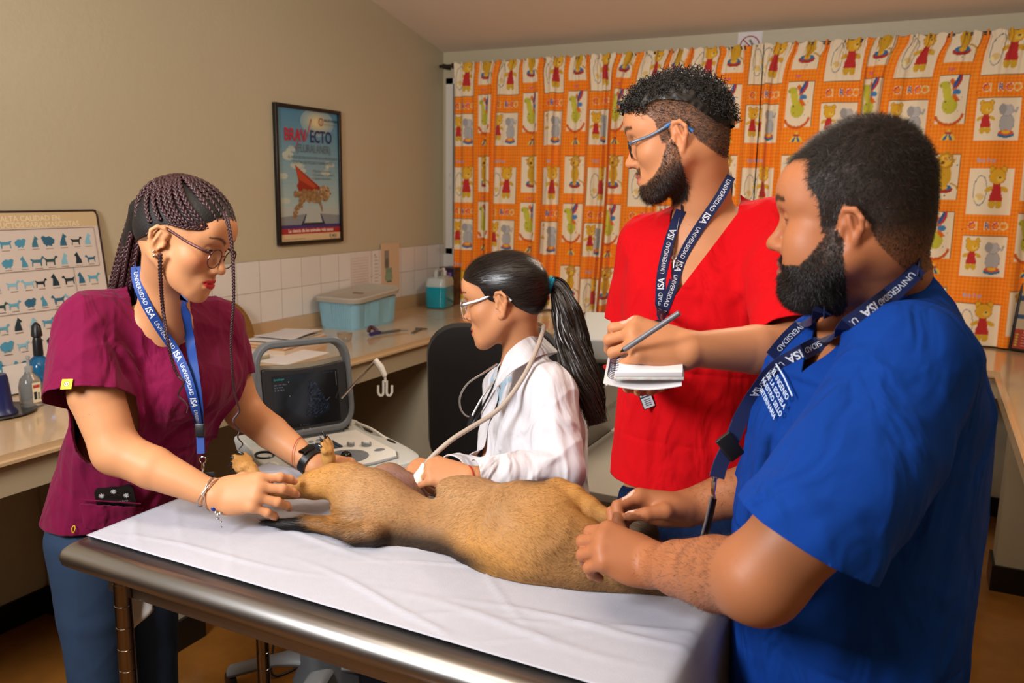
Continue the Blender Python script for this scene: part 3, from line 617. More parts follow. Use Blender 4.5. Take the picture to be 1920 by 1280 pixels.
# notices taped on the tiles
def notice(label, y, z, w_, h_, col, draw=None):
    t = thing('taped_notice', label, 'notice', (XW+.01, y, z)); a = Art(.0002); a.rect(-w_/2, -h_/2, w_/2, h_/2, col)
    if draw: draw(a)
    a.build('sheet', frame((XW+.0087, y, z), ax=((0, 1, 0), (0, 0, 1), (1, 0, 0))), t, INK)
    MB().box((XW+.008, y-w_/2, z-h_/2), (XW+.0086, y+w_/2, z+h_/2)).build('sheet_back', paper, t, smooth=False)
def d1(a):
    a.rect(-.08, -.07, .08, .09, '#C9B6A8'); a.rect(-.075, -.065, .075, .085, '#D2C4B8')
    for k in range(9): a.rect(-.07, .07-.015*k, .07, .072-.015*k, '#B49C8E')
notice('faint white printed table taped on the tiles above the basket', 3.80, 1.13, .19, .23, '#D4C8BE', d1)
def d2(a):
    for k in range(8): a.rect(-.018, .07-.02*k, .018, .074-.02*k, '#A8988C'); 
    a.ell(-.012, .085, .004, .004, '#3A2E28')
notice('narrow white strip notice between the printed table and peach card', 3.955, 1.14, .05, .22, '#D8CEC6', d2)
def d3(a):
    a.rect(-.06, .0, -.015, .105, '#8A8072'); a.ell(-.036, .03, .02, .03, '#6A6458'); a.rect(-.05, -.04, .015, .0, '#7E9078'); a.ell(-.02, -.055, .04, .03, '#86987C'); a.rect(-.04, -.085, .01, -.078, '#4A5440')
notice('peach card with a green and grey picture taped on the wall tiles', 4.10, 1.14, .19, .29, '#CDAE8C', d3)
# ================================================================== microscope on the far counter
def microscope(name, label, c, ang, body, s=1., number=None):
    t = thing(name, label, 'microscope', c); M = frame(c, ang)@np.diag([s, s, s, 1])
    P = [(-.10, -.13), (.10, -.13), (.085, .13), (-.085, .13)]; b = MB(M); R = []
    for z, q in ((0, 1), (.01, 1), (.055, .62), (.06, .58)): R.append(np.array([(x*q, y*q+.01*(1-q), z) for x, y in P]))
    b.rings(R); b.build('base', body, t, sharp=25)
    b = MB(M); b.box((-.045, .03, .055), (.045, .10, .22), .012); b.box((-.04, .05, .2), (.04, .11, .33), .012); b.build('arm', bp_, t)
    b = MB(M); b.lathe([(.022, 0), (.024, .04), (.016, .045)], (.045, .06, .09), 16, (1, 0, 0)); b.build('focus_knob', bp_, t)
    b = MB(M); b.lathe([(.022, 0), (.024, .04), (.016, .045)], (-.045, .06, .09), 16, (-1, 0, 0)); b.build('focus_knob', bp_, t)
    b = MB(M); b.box((-.085, -.07, .19), (.085, .06, .203), .003); b.box((.04, -.05, .16), (.06, -.03, .19), .003); b.build('stage', bp_, t)
    b = MB(M); b.lathe([(.02, .10), (.03, .13), (.03, .16), (.022, .19)], (0, -.02, 0), 16); b.build('condenser', bp_, t)
    b = MB(M); b.lathe([(.045, .262), (.052, .268), (.05, .285)], (0, -.01, 0), 20); b.build('nosepiece', bp_, t)
    for k, (dx, dy) in enumerate(((0, -.02), (.028, 0), (-.028, 0))):
        b = MB(M); b.lathe([(.008, 0), (.011, .02), (.012, .05)], (dx*1.4, -.02+dy*1.6, .212), 12, (-dx*.5, -dy*.5, .06)); b.build('objective', chrome, t)
    b = MB(M); b.lathe([(.03, .283), (.06, .30), (.062, .335), (.04, .345)], (0, .01, 0), 24, sy=1.1); b.build('head', body, t)
    b = MB(M); b.ball((0, -.02, .365), (.045, .04, .035)); b.build('binocular_block', body, t)
    for sx_ in (-1, 1):
        b = MB(M); b.lathe([(.024, 0), (.026, .03), (.024, .07), (.019, .075), (.02, .095), (.014, .10)], (sx_*.036, -.02, .355), 16, (0, -.6, .8)); b.build('eyepiece', bp_, t)
    if number:
        a = Art(.0003); a.text(number, 0, -.012, .034, '#2A2622', 'c', bold=True)
        a.build('painted_number', M@frame((0, -.095, .036), ax=((1, 0, 0), (0, .66, .75), (0, -.75, .66))), t, INK)
    return t
microscope('microscope', 'light grey and black microscope marked 3 on the window counter', (-1.44, 4.32, CZ), math.radians(14), mat('light_grey_enamel', '#B4AFA6', .35), .98, '3')
# framed red notice leaning at the right
a = Art(); W, H = .36, .44; w2, h2 = W/2-.012, H/2-.012
a.rect(-w2, -h2, w2, h2, '#A8977C'); a.rect(-w2, .02, w2, .045, '#27405E'); a.rect(-w2, -.065, w2, -.045, '#27405E'); a.rect(-w2, -h2, w2, -.12+.005, '#9A2E1C')
a.text('AVISO IMPORTANTE', 0, .13, .03, '#5A4A34', 'c', bold=True)
for k in range(3): a.rect(-w2+.05, .003-.014*k, .1, .006-.014*k, '#54482F'); a.rect(-w2+.05, -.078-.012*k, .1, -.0755-.012*k, '#6A5A40')
a.text('QUE HACER', -w2+.03, .026, .018, '#C8C0AE', bold=True); a.text('PASOS', -w2+.03, -.062, .018, '#C8C0AE', bold=True); a.text('RECOMENDACIONES', -w2+.04, -.132, .014, '#D8BC98', bold=True)
for k in range(5): a.rect(-w2+.035, -.142-.013*k, .12, -.140-.013*k, '#D0A080'); a.ell(-w2+.014, -.141-.013*k, .007, .005, '#A8942E')
ln = math.radians(9); c0 = np.array([.395, 4.60, CZ+.004]); ang = math.radians(-26)
ux = np.array([math.cos(ang), math.sin(ang), 0]); ub = np.array([-math.sin(ang), math.cos(ang), 0]); roll = math.radians(0)
uz = nrm(np.array([0, 0, math.cos(ln)])+ub*math.sin(ln)); un = np.cross(ux, uz)
ctr = c0+ux*W/2+uz*H/2
picture('framed_notice', 'black framed red and cream notice leaning on the right end of the counter', 'framed notice', W, H, frame(ctr, ax=(ux, uz, un)), a, .012, .015)
# ================================================================== exam table
et = thing('exam_table', 'stainless steel examination table with rolled edges that the brown dog lies on', 'table', (-.88, 1.26, 0))
TT = .90; ty = mat('worn_stainless_steel', '#A5A3A1', .33, metal=1., bump=.12, bscale=120, var=.35, vscale=14, vcol='#6E6862', stretch=(.25, 6, 6), bdist=.0006)
X0, X1, Y0, Y1 = -1.485, -.27, .975, 1.555
b = MB(); prof = [(0, 0), (-.012, -.004), (-.022, -.013), (-.027, -.026), (-.024, -.04), (-.015, -.048), (.0, -.05), (.02, -.05)]
R = []
for dx, dz in [(.03, -.003)]+[(p[0]+.024, p[1]) for p in prof]:
    P = np.array(rrect((X1-X0)-2*dx, (Y1-Y0)-2*dx, .018, 5)); R.append(np.column_stack([P[:, 0]+(X0+X1)/2, P[:, 1]+(Y0+Y1)/2, np.full(len(P), TT-.003+dz+.003)]))
b.rings(R); b.build('table_top', ty, et, sharp=60)
legm = mat('leg_steel', '#8A8078', .2, metal=1.)
for lx, ly in ((-1.352, 1.015), (-1.44, 1.475), (-.36, 1.03), (-.36, 1.50)):
    pr_ = [(.0, 0), (.018, 0), (.018, .03), (.0145, .032)]; z = .05
    while z < .835: pr_ += [(.0165, z), (.0165, z+.0015), (.0153, z+.0025), (.0153, z+.004), (.0165, z+.005)]; z += .046
    pr_ += [(.0165, .85)]
    MB().lathe(pr_[1:], (lx, ly, 0), 20).build('leg', legm, et, sharp=40)
b = MB()
b.box((X0+.08, Y0+.05, .80), (X1-.08, Y0+.075, .85)); b.box((X0+.08, Y1-.075, .80), (X1-.08, Y1-.05, .85)); b.build('underframe', ty, et, smooth=False)
# paper cover with slight wrinkles, drooping over the right end and the far left corner
n, m_ = 180, 90; px0, px1, py0, py1 = -1.470, -.285, 1.031, 1.552
ext = .42; S = np.linspace(0, (px1-px0)+ext, n); T = np.linspace(0, py1-py0, m_); SS, TTt = np.meshgrid(S, T)
Lx = px1-px0; over = np.clip(SS-Lx, 0, None); X = px0+np.minimum(SS, Lx)+.012*(1-np.exp(-over/.012)); Z = TT+.0022-over+.010*(1-np.exp(-over/.010))
wr = np.zeros_like(X); R9 = np.random.default_rng(9)
for k in range(44):
    cx, cy, an, ln_, wd, h = R9.uniform(px0, px1), R9.uniform(py0, py1), R9.uniform(-.9, .9), R9.uniform(.05, .22), R9.uniform(.003, .010), R9.uniform(.0012, .0046)
    u = (X-cx)*math.cos(an)+(py0+TTt-cy)*math.sin(an); v = -(X-cx)*math.sin(an)+(py0+TTt-cy)*math.cos(an)+.02*np.sin(u*9); wr += h*np.exp(-(u/ln_)**2-(v/wd)**2)
edge = np.clip(np.minimum(TTt, (py1-py0)-TTt)/.03, 0, 1)*np.clip(SS/.03, 0, 1); flat = over <= 0
Z = Z+wr*edge*flat; X = X+np.where(over > 0, .003*np.sin(TTt*31+1)*np.clip(over/.2, 0, 1)+.004*np.sin(TTt*13)*np.clip(over/.3, 0, 1)+.020*np.clip(over/.05, 0, 1), 0)
P = np.stack([X, py0+TTt, Z], -1).reshape(-1, 3); i = (np.arange(m_-1)[:, None]*n+np.arange(n-1)[None]).ravel()
pc = mesh_obj('paper_cover', P, np.stack([i, i+1, i+n+1, i+n], 1), mat('table_paper', '#B2B3BD', .75, bump=.5, bscale=420, spec=.15, bdist=.0006, var=.25, vscale=55, vcol='#A9A9B2'))
pc.modifiers.new('t', 'SOLIDIFY').thickness = .0007; tag(pc, 'white crepe paper sheet spread over the steel examination table', 'paper cover')
# hanging corner of paper at left
b = MB(); n = 16; V_ = []
for j in range(n):
    for i_ in range(n):
        u, v = i_/(n-1), j/(n-1); V_.append((-1.475+.02*v+.012*math.sin(6*u+2*v), 1.045+.10*u+.03*v*(1-u)+.012*math.sin(5*v), .895-.20*v*(1-.35*u)-.004))
b.add(V_, [(j*n+i_, j*n+i_+1, (j+1)*n+i_+1, (j+1)*n+i_) for j in range(n-1) for i_ in range(n-1)])
hp = b.build('paper_offcut', paper); hp.modifiers.new('t', 'SOLIDIFY').thickness = .001
hp.location = (0.03, -.0, -.055); tag(hp, 'torn white paper piece hanging below the left end of the table', 'paper')
# ================================================================== ultrasound machine
usd = mat('ultrasound_shell', '#B9BBB6', .4, bump=.05, bscale=200); usb = mat('ultrasound_beige', '#A39A88', .45); usg = mat('handle_grey', '#6C7278', .35)
u_ = nrm((.45, .893, 0)); nh = np.array([.893, -.45, 0]); Or = PZ(667, 806, .84)-u_*.155
us = thing('ultrasound_machine', 'portable grey ultrasound machine with a dark screen and keyboard on its cart', 'ultrasound machine', (Or[0], Or[1], 0))
Mu = frame((Or[0], Or[1], .84), ax=(u_*.79, -nh*.93, (0, 0, 1)))       # x right, y back, z up; y<0 towards operator
P = [(-.235, .16), (.235, .16), (.24, .0), (.262, -.10), (.262, -.30), (.235, -.375), (.16, -.405), (-.16, -.405), (-.235, -.375), (-.262, -.30), (-.262, -.10), (-.24, .0)]
Pc = catmull([(x, y, 0) for x, y in P+[P[0]]], 6)[:, :2]; b = MB(Mu)
b.rings([np.column_stack([Pc*q, np.full(len(Pc), z)]) for z, q in ((-.055, .93), (-.045, .97), (-.012, 1), (-.003, .99), (0, .97))]); b.build('keyboard_deck', usd, us)
# raised console panel
P2 = [(-.185, -.02), (.185, -.02), (.185, -.30), (.16, -.345), (.06, -.36), (-.06, -.36), (-.16, -.345), (-.185, -.30)]
b = MB(Mu); b.prism(P2, .0, .007); b.build('console_panel', wp, us, sharp=30)
b = MB(Mu); b.tube([(x*1.012, y*1.012, .002) for x, y in P2+[P2[0]]], .0035, 6); b.build('panel_seam', gp, us)
b = MB(Mu)
for r_ in range(4):
    for c_ in range(11): b.box((-.168+c_*.0195, -.10-r_*.02, .007), (-.152+c_*.0195, -.116-r_*.02, .012), .002)
b.build('key_block', mat('dark_blue_keys', '#2E3B50', .4), us)
b = MB(Mu)
for c_ in range(7): b.ball((-.15+c_*.03, -.07, .008), (.011, .008, .005), 10)
b.build('function_keys', gp, us)
MB(Mu).prism([(.045*math.cos(t)*1.9, .062*math.sin(t)-.27) for t in np.linspace(0, 2*PI, 28)[:-1]], .007, .010).build('trackball_plate', usg, us)
MB(Mu).ball((0, -.275, .012), (.02, .02, .014), 16).build('trackball', mat('glossy_black', '#050505', .08), us)
for x, y, r_ in ((.075, -.175, .014), (.125, -.20, .018)):
    k_ = MB(Mu).lathe([(r_, .006), (r_, .016), (r_*.8, .019)], (x, y, 0), 18).build('knob', gp, us); MB(Mu).lathe([(r_*.78, .0185), (r_*.7, .022)], (x, y, 0), 18).build('knob_cap', wp, k_)
MB(Mu).ball((.14, -.265, .007), (.022, .012, .004), 14).build('rocker_button', usg, us)
for x, y in ((.235, -.03), (.243, -.18)): MB(Mu).ball((x, y, -.002), (.011, .038, .004), 14).build('probe_slot', bp_, us)
MB(Mu).lathe([(.032, -.004), (.036, .004), (.034, .006), (.028, .004), (.026, -.004)], (-.225, -.10, 0), 24).build('gel_holder', mat('holder_black', '#15171A', .3), us)
MB(Mu).ball((-.232, -.20, .0), (.014, .032, .006), 14).build('probe_rest', wp, us)
for k in range(8): pass
# monitor
el = math.radians(9); Mm = Mu@frame((0, .01, .012), ax=((1, 0, 0), (0, math.sin(el), math.cos(el)), (0, -math.cos(el), math.sin(el))))   # local x right, y up screen, z to viewer
def ring2(W_, H_, r_, cy, w_, z0, z1, b, top=0):
    o_ = np.array(rrect(W_, H_, r_, 8)); i_ = np.array(rrect(W_-2*w_, H_-2*w_, max(r_-w_, .01), 8)); k = len(o_)
    V_ = [(x, y+cy, z) for z in (z0, z1) for x, y in o_]+[(x, y+cy, z) for z in (z0, z1) for x, y in i_]; F = []
    for j in range(k): q = (j+1) % k; F += [(j, q, k+q, k+j), (2*k+q, 2*k+j, 3*k+j, 3*k+q), (k+j, k+q, 3*k+q, 3*k+j), (q, j, 2*k+j, 2*k+q)]
    b.add(V_, F)
b = MB(Mm); ring2(.392, .30, .075, .145, .022, -.03, .018, b); o = b.build('carry_handle', usg, us, sharp=50); bv = o.modifiers.new('b', 'BEVEL'); bv.width = .006; bv.segments = 3
top = [(x, .205+.014*math.cos(x/.17*PI*.5)*0+.012*(abs(x)/.17)**2) for x in np.linspace(.155, -.155, 12)]
sh = [(-.17, .0), (.17, .0), (.174, .02), (.174, .195), (.165, .212)]+top+[(-.165, .212), (-.174, .195), (-.174, .02)]
b = MB(Mm); b.prism(sh, -.012, .012); o = b.build('screen_bezel', dp, us, sharp=30); bv = o.modifiers.new('b', 'BEVEL'); bv.width = .004; bv.segments = 3
b = MB(Mm); bs = [(x*1.05, y*1.0+.004) for x, y in sh]; R = [np.array([(x*q, (y-.1)*q+.1, z) for x, y in bs]) for z, q in ((-.012, 1.06), (-.05, 1.08), (-.11, .98), (-.15, .8))]; b.rings(R); b.build('rear_housing', usb, us, sharp=40)
a = Art(.0001); a.rect(-.134, .026, .134, .19, '#0A0B0E')
fan = [(.02, .182)]+[(.02+.135*math.sin(t), .182-.135*math.cos(t)) for t in np.linspace(-.95, .62, 20)]
a.poly([(x, y) for x, y in fan], '#10141C')
for k in range(170):
    r_, t = .02+.11*rng.random()**.8, rng.uniform(-.2, .6); x, y = .02+r_*math.sin(t), .182-r_*math.cos(t)
    a.ell(x, y, rng.uniform(.003, .009), .002, random.choice(['#1A222F', '#202A38', '#161C28', '#26303E', '#141A24']), rot=rng.uniform(-.4, .9), n=8)
a.ell(.085, .10, .012, .0015, '#3A4452', rot=.5, n=8); a.text('SonoScape', -.128, .176, .0095, '#1E7F7A', bold=True); a.text('ABD  C344  10.0cm', -.128, .160, .006, '#6A7076'); a.text('FR 28  PRF 4k', -.128, .152, .006, '#6A7076'); a.text('Gn 120   DR 95', -.128, .144, .006, '#7A8086')
a.rect(.124, .14, .126, .184, '#565C60'); a.text('2019/06/12  10:24', .07, .182, .006, '#2A3A50'); a.text('B/C  Set  Freeze', -.04, .030, .006, '#3A3E44'); a.ell(-.07, .168, .0014, .0014, '#C8C8C8'); a.ell(-.07, .125, .0012, .0012, '#A8A8A8')
a.build('display', Mm@frame((0, 0, .0125)), us, mat('display_screen', rough=.12, attr='Col', emit=.35))
a = Art(.0003); a.text('SonoScape', 0, .009, .0135, '#C8C4BC', 'c', bold=True); a.build('maker_lettering', Mm@frame((0, 0, .0124)), us, INK)
MB(Mm).box((-.12, -.02, -.03), (.14, .008, .012), .006).build('hinge', usg, us)
# probe cable arm
am = [J(664, 720, 2.60), J(704, 676, 2.60)]; b = MB(); b.cyl(am[0]-np.array([0, 0, .0])-(am[1]-am[0])*.6, am[1], .004); b.build('cable_arm', chrome, us)
b = MB(); b.tube([J(703, 674, 2.6), J(714, 688, 2.6), J(722, 705, 2.6)], [.012, .014, .010], 10, .7); b.build('arm_joint', wp, us)
b = MB(); b.cyl(J(722, 703, 2.6), J(722, 716, 2.6), .004)
for q in (-1, 1):
    for (xa, ya), (xb, yb) in (((722+q*3, 713), (722+q*3, 738)), ((722+q*13, 722), (722+q*13, 736))): b.cyl(J(xa, ya, 2.6), J(xb, yb, 2.6), .004, n=8)
    b.tube(catmull([J(722+q*3, 736, 2.6), J(722+q*5, 741, 2.6), J(722+q*10, 741, 2.6), J(722+q*13, 735, 2.6)], 4), .004, 8)
b.build('cable_hooks', wp, us)
# cart
cart = thing('ultrasound_cart', 'dark wheeled cart column carrying the ultrasound machine behind the table', 'cart', (Or[0]+.1, Or[1]-.05, 0))
cc = np.array([Or[0], Or[1], 0])+nh*.10; Mc = frame((cc[0], cc[1], 0), ax=(u_, -nh, (0, 0, 1)))
b = MB(Mc); b.rings([np.array([(x*w_, y*w_+dy, z) for x, y in rrect(.16, .12, .03)]) for z, w_, dy in ((.08, 1.3, 0), (.14, 1, 0), (.6, .9, .02), (.775, 1.1, .03))]); b.build('column', mat('cart_grey', '#5C5F62', .4), cart)
b = MB(Mc); b.box((-.2, -.22, .775), (.2, .2, .784), .004); b.build('tray', mat('cart_grey', '#5C5F62'), cart)
for sx_ in (-1, 1):
    for sy_ in (-1, 1):
        b = MB(Mc); b.tube(catmull([(0, 0, .13), (sx_*.10, sy_*.10, .13), (sx_*.24, sy_*.22, .075)]), [.035]*9+[.03]*8, 12, .6); b.build('foot', mat('cart_light', '#7E8082', .4), cart)
        MB(Mc).lathe([(.02, -.012), (.035, -.01), (.035, .01), (.02, .012)], (sx_*.24, sy_*.22, .036), 18, (1, 0, 0)).build('caster', bp_, cart)
# floor cable
pw = catmull([(-1.95, 2.2, .70), (-1.93, 2.1, .3), (-1.86, 1.95, .05), (-1.80, 1.9, .008), (-1.78, 2.05, .008), (-1.9, 2.25, .008)]); fc = MB().tube(pw, .004, 8).build('power_cable', mat('cable_black', '#0C0C0D', .5)); tag(fc, 'thin black power cable hanging down behind the table leg', 'cable')
# white cable behind deck
wc = MB().tube(catmull([J(668, 792, 2.72), J(700, 806, 2.62), J(740, 834, 2.55), J(772, 858, 2.5), J(792, 868, 2.46), J(825, 878, 2.42)]), .0045, 8).build('white_cable', wp); tag(wc, 'thin white cable running along the right edge of the ultrasound keyboard', 'cable')
# ================================================================== chair, desk, laptop
blkf = mat('black_upholstery', '#141416', .75, bump=.4, bscale=300, sheen=.2)
def chair(label, c, ang, lo=0):
    t = thing('office_chair', label, 'chair', c); M = frame(c, ang)
    def pad(nm, W_, H_, th, MM):
        R = [];
        for z, q in ((-th/2, .86), (-th*.35, .97), (0, 1), (th*.35, .97), (th/2, .86)): P = np.array(rrect(W_*q, H_*q, min(W_, H_)*.26*q)); R.append(np.column_stack([P, z+.25*P[:, 0]**2]))
        MB(MM).rings(R).build(nm, blkf, t)
    pad('seat', .46, .44, .07, M@frame((0, 0, .46)))
    pad('backrest', .46, .56, .06, M@frame((0, .25, .88), ax=((1, 0, 0), (0, .14, .99), (0, -.99, .14))))
    MB(M).tube(catmull([(0, .05, .42), (0, .27, .42), (0, .31, .55), (0, .30, .75)]), .022, 10, .5).build('back_support', bp_, t)
    MB(M).lathe([(.03, .08), (.03, .25), (.02, .25), (.02, .43)], n=14).build('column', bp_, t)
    for k in range(5):
        q = k*2*PI/5+.3; MB(M).tube([(0, 0, .10), (.28*math.cos(q), .28*math.sin(q), .06)], [.025, .015], 8).build('leg', bp_, t)
        MB(M).ball((.28*math.cos(q), .28*math.sin(q), .027), (.027, .027, .027), 10).build('caster', bp_, t)
    return t
chair('black office chair with a rounded backrest standing between seated woman and left counter', (-1.42, 2.72, 0), math.radians(205))
st = thing('round_stool', 'black stool under the seated woman in the white coat', 'stool', (-.86, 1.88, 0))
MB().lathe([(.15, .50), (.17, .52), (.17, .55), (.15, .565)], (-.86, 1.90, 0), 26).build('seat', blkf, st); MB().lathe([(.03, .05), (.025, .5)], (-.86, 1.90, 0), 12).build('column', bp_, st)
for k in range(5):
    q = k*2*PI/5; MB().tube([(-.86, 1.90, .07), (-.86+.22*math.cos(q), 1.90+.22*math.sin(q), .02)], [.025, .018], 8).build('leg', bp_, st)
dk = thing('side_desk', 'grey topped desk carrying the laptop behind the table', 'desk', (-.6, 2.9, 0)); dtm = mat('desk_laminate', '#A5A296', .4)
MB().box((-1.22, 2.12, .735), (-.15, 3.5, .76), .004).build('desk_top', dtm, dk)
for x, y in ((-1.18, 2.16), (-.19, 2.16), (-1.18, 3.46), (-.19, 3.46)): MB().box((x-.02, y-.02, 0), (x+.02, y+.02, .735)).build('leg', gp, dk, smooth=False)
MB().box((-1.16, 2.30, .1), (-1.14, 3.4, .73)).build('side_panel', dtm, dk, smooth=False)
lp = thing('laptop', 'open silver laptop seen from behind its lid on the side desk', 'laptop', (-1.0, 2.55, .76)); lpm = mat('laptop_silver', '#6E6C68', .3, metal=.6)
MB().box((-1.20, 2.38, .762), (-.955, 2.735, .778), .004).build('keyboard_base', lpm, lp)
ti = math.radians(20); Ml = frame((-.945, 2.557, .778), ax=((0, -1, 0), (math.sin(ti), 0, math.cos(ti)), (-math.cos(ti), 0, math.sin(ti)))) ; Ml = frame((-.945, 2.557, .778), ax=((0, 1, 0), (math.sin(ti), 0, math.cos(ti)), (math.cos(ti), 0, -math.sin(ti))))
MB(Ml).prism(rrect(.355, .25, .015), -.004, .004).build('lid', lpm, lp, sharp=40)
for i_ in range(len(lp.children)): pass
lp.children[-1].location = Vector(lp.children[-1].location)+Vector((math.sin(ti)*.125, 0, math.cos(ti)*.125))
MB(Ml@frame((0, .125, 0))).box((-.165, -.115, -.006), (.165, .115, -.0042)).build('screen', mat('laptop_screen', '#0A0A0C', .15), lp, smooth=False)
a = Art(.0003); a.text('VAIO', 0, .0, .052, '#9C9A94', 'c', sx=1.1); a.build('lid_lettering', Ml@frame((0, .11, .0042)), lp, INK)
m2 = thing('desk_projector', 'light grey box shaped instrument standing behind the laptop and dark ponytail', 'instrument', (-1.12, 3.05, .76)); lg = mat('instrument_grey', '#A6A6A2', .4)
M2 = frame((-1.12, 3.12, .76), math.radians(20)); MB(M2).box((-.09, -.1, 0), (.09, .1, .04), .006).build('base', bp_, m2); MB(M2).box((-.05, .0, .04), (.05, .07, .26), .01).build('pillar', bp_, m2)
MB(M2@frame((0, -.01, .24), ax=((1, 0, 0), (0, .9, .35), (0, -.35, .9)))).box((-.10, -.13, 0), (.10, .10, .10), .012).build('housing', lg, m2)
MB(M2@frame((.03, -.03, .17), ax=((1, 0, 0), (0, .9, -.3), (0, .3, .9)))).box((-.10, -.11, 0), (.14, .10, .045), .008).build('lower_housing', lg, m2)
ms = thing('computer_mouse', 'small black mouse on the grey desk beside the laptop', 'mouse', (-.985, 2.90, .76)); ms_ = MB().ball((-.965, 2.92, .776), (.03, .045, .016), 16).build('mouse_shell', bp_, ms)
sc = thing('metal_stool', 'dark stool leg and seat edge at the right side of the picture', 'stool', (.60, 3.45, 0))
for k in range(4):
    q = k*PI/2+.75; MB().tube([(.62+.1*math.cos(q), 3.42+.1*math.sin(q), .52), (.62+.20*math.cos(q), 3.42+.20*math.sin(q), .01)], .013, 10).build('leg', mat('dark_stool_metal', '#2C2A28', .4, metal=.6), sc)
MB().lathe([(.15, .52), (.17, .54), (.16, .56)], (.62, 3.42, 0), 26).build('seat', blkf, sc)
MB().tube([(.62+.16*math.cos(q), 3.42+.16*math.sin(q), .22) for q in np.linspace(0, 2*PI, 25)], .008, 8).build('foot_ring', mat('dark_stool_metal'), sc)
# ================================================================== blended volumes -> one continuous surface
class Cap:      # tapered limb piece, optionally flattened along n by factor fl
    def __init__(s, a, b, ra, rb=None, n=None, fl=1.):
        s.a, s.b, s.ra = np.asarray(a, float), np.asarray(b, float), ra; s.rb = ra if rb is None else rb; s.n = None if n is None else nrm(n); s.fl = fl
        s.c = (s.a+s.b)/2; s.R = np.linalg.norm(s.b-s.a)/2+max(s.ra, s.rb)
    def ev(s, P, C, H):
        if np.linalg.norm(C-s.c) > s.R+H: return None
        ab = s.b-s.a; q = P-s.a; t = np.clip(q@ab/max(ab@ab, 1e-12), 0, 1); q = q-t[:, None]*ab; r = s.ra+(s.rb-s.ra)*t
        if s.n is not None:
            w = q@s.n; q = q+np.outer(w*(1/s.fl-1), s.n); return (np.sqrt((q*q).sum(1))-r)*(s.fl+.25*(1-s.fl))
        return np.sqrt((q*q).sum(1))-r
class Ell:
    def __init__(s, c, r, ax=None):
        s.c = np.asarray(c, float); s.r = np.broadcast_to(np.asarray(r, float), (3,)); s.ax = None if ax is None else np.asarray(ax, float); s.R = s.r.max()
    def ev(s, P, C, H):
        if np.linalg.norm(C-s.c) > s.R+H: return None
        q = P-s.c
        if s.ax is not None: q = q@s.ax.T
        q = q/s.r; k0 = np.sqrt((q*q).sum(1)); k1 = np.sqrt(((q/s.r)**2).sum(1))+1e-9; return k0*(k0-1)/k1
class Loft:     # stacked elliptical sections: rows (point, half width, half depth); S = sideways direction
    def __init__(s, rows, S, capr=.05, p=2.):
        s.P = np.array([r[0] for r in rows], float); s.w = np.array([r[1] for r in rows]); s.t = np.array([r[2] for r in rows]); s.S = nrm(S); s.capr = capr; s.p = p
        s.c = s.P.mean(0); s.R = max(np.linalg.norm(q-s.c)+max(w, t) for q, w, t in zip(s.P, s.w, s.t))+capr; s.fr = []
        for i in range(len(s.P)-1):
            ab = s.P[i+1]-s.P[i]; L = np.linalg.norm(ab); A = ab/L; S_ = s.S-A*(s.S@A); S_ /= np.linalg.norm(S_); F = np.cross(A, S_); s.fr.append((ab, L, A, S_, F, (s.P[i]+s.P[i+1])/2, L/2+max(s.w[i], s.w[i+1], s.t[i], s.t[i+1])+capr))
    def ev(s, P, C, H):
        if np.linalg.norm(C-s.c) > s.R+H: return None
        best = None
        for i in range(len(s.P)-1):
            ab, L, A, S, F, mc, mr = s.fr[i]
            if np.linalg.norm(C-mc) > mr+H: continue
            q = P-s.P[i]; tt = q@A/L; t = np.clip(tt, 0, 1)
            e = (tt-t)*L; ts = t*t*(3-2*t)*.6+t*.4
            q = q-np.outer(t*L, A)
            u, v = q@S, q@F; w = s.w[i]+(s.w[i+1]-s.w[i])*ts; d_ = s.t[i]+(s.t[i+1]-s.t[i])*ts
            ev_ = e if (i == 0 or i == len(s.P)-2) else e*0; inner = e*0
            if i > 0: inner = np.where(e < 0, e, 0)
            if i < len(s.P)-2: inner = inner+np.where(e > 0, e, 0)
            eo = e-inner; cr = s.capr
            uu, vv, ee = u/w, v/d_, eo/cr; k0 = np.sqrt(uu*uu+vv*vv+ee*ee)
            k1 = np.sqrt((uu/w)**2+(vv/d_)**2+(ee/cr)**2)+1e-9; dd = np.where(k0 < .2, -np.minimum(w, d_)*.8, k0*(k0-1)/k1)
            dd = np.hypot(np.maximum(dd, 0), inner)+np.minimum(dd, 0)
            best = dd if best is None else np.minimum(best, dd)
        return best
def _x(): pass
def smin(a, b, k): h = np.maximum(k-np.abs(a-b), 0)/k; return np.minimum(a, b)-h*h*k*.25
class Inf:      # the same volume grown by r
    def __init__(s, n, r):
        if isinstance(n, Grp) and n.c is None: n.bound()
        s.n, s.r, s.c, s.R = n, r, n.c, n.R+r
    def ev(s, P, C, H):
        v = s.n.ev(P, C, H+s.r); return None if v is None else v-s.r
class Grp:
    def __init__(s, k=.01): s.k = k; s.ch = []; s.c = None
    def add(s, n, k=None, sub=False): s.ch.append((n, k, sub)); s.c = None; return s
    def adds(s, ns, k=None):
        for n in ns: s.add(n, k)
        return s
    def bound(s):
        for n, k, sub in s.ch:
            if isinstance(n, Grp) and n.c is None: n.bound()
        cs = [n for n, k, sub in s.ch if not sub]; s.c = np.mean([n.c for n in cs], 0); s.R = max(np.linalg.norm(n.c-s.c)+n.R for n in cs)+.01
    def ev(s, P, C, H):
        if s.c is None: s.bound()
        if np.linalg.norm(C-s.c) > s.R+H: return None
        d = None
        for n, k, sub in s.ch:
            k = s.k if k is None else k; v = n.ev(P, C, H+k)
            if v is None: continue
            if sub:
                if d is not None: d = -smin(-d, v, k)
            else: d = v if d is None else smin(d, v, k)
        return d
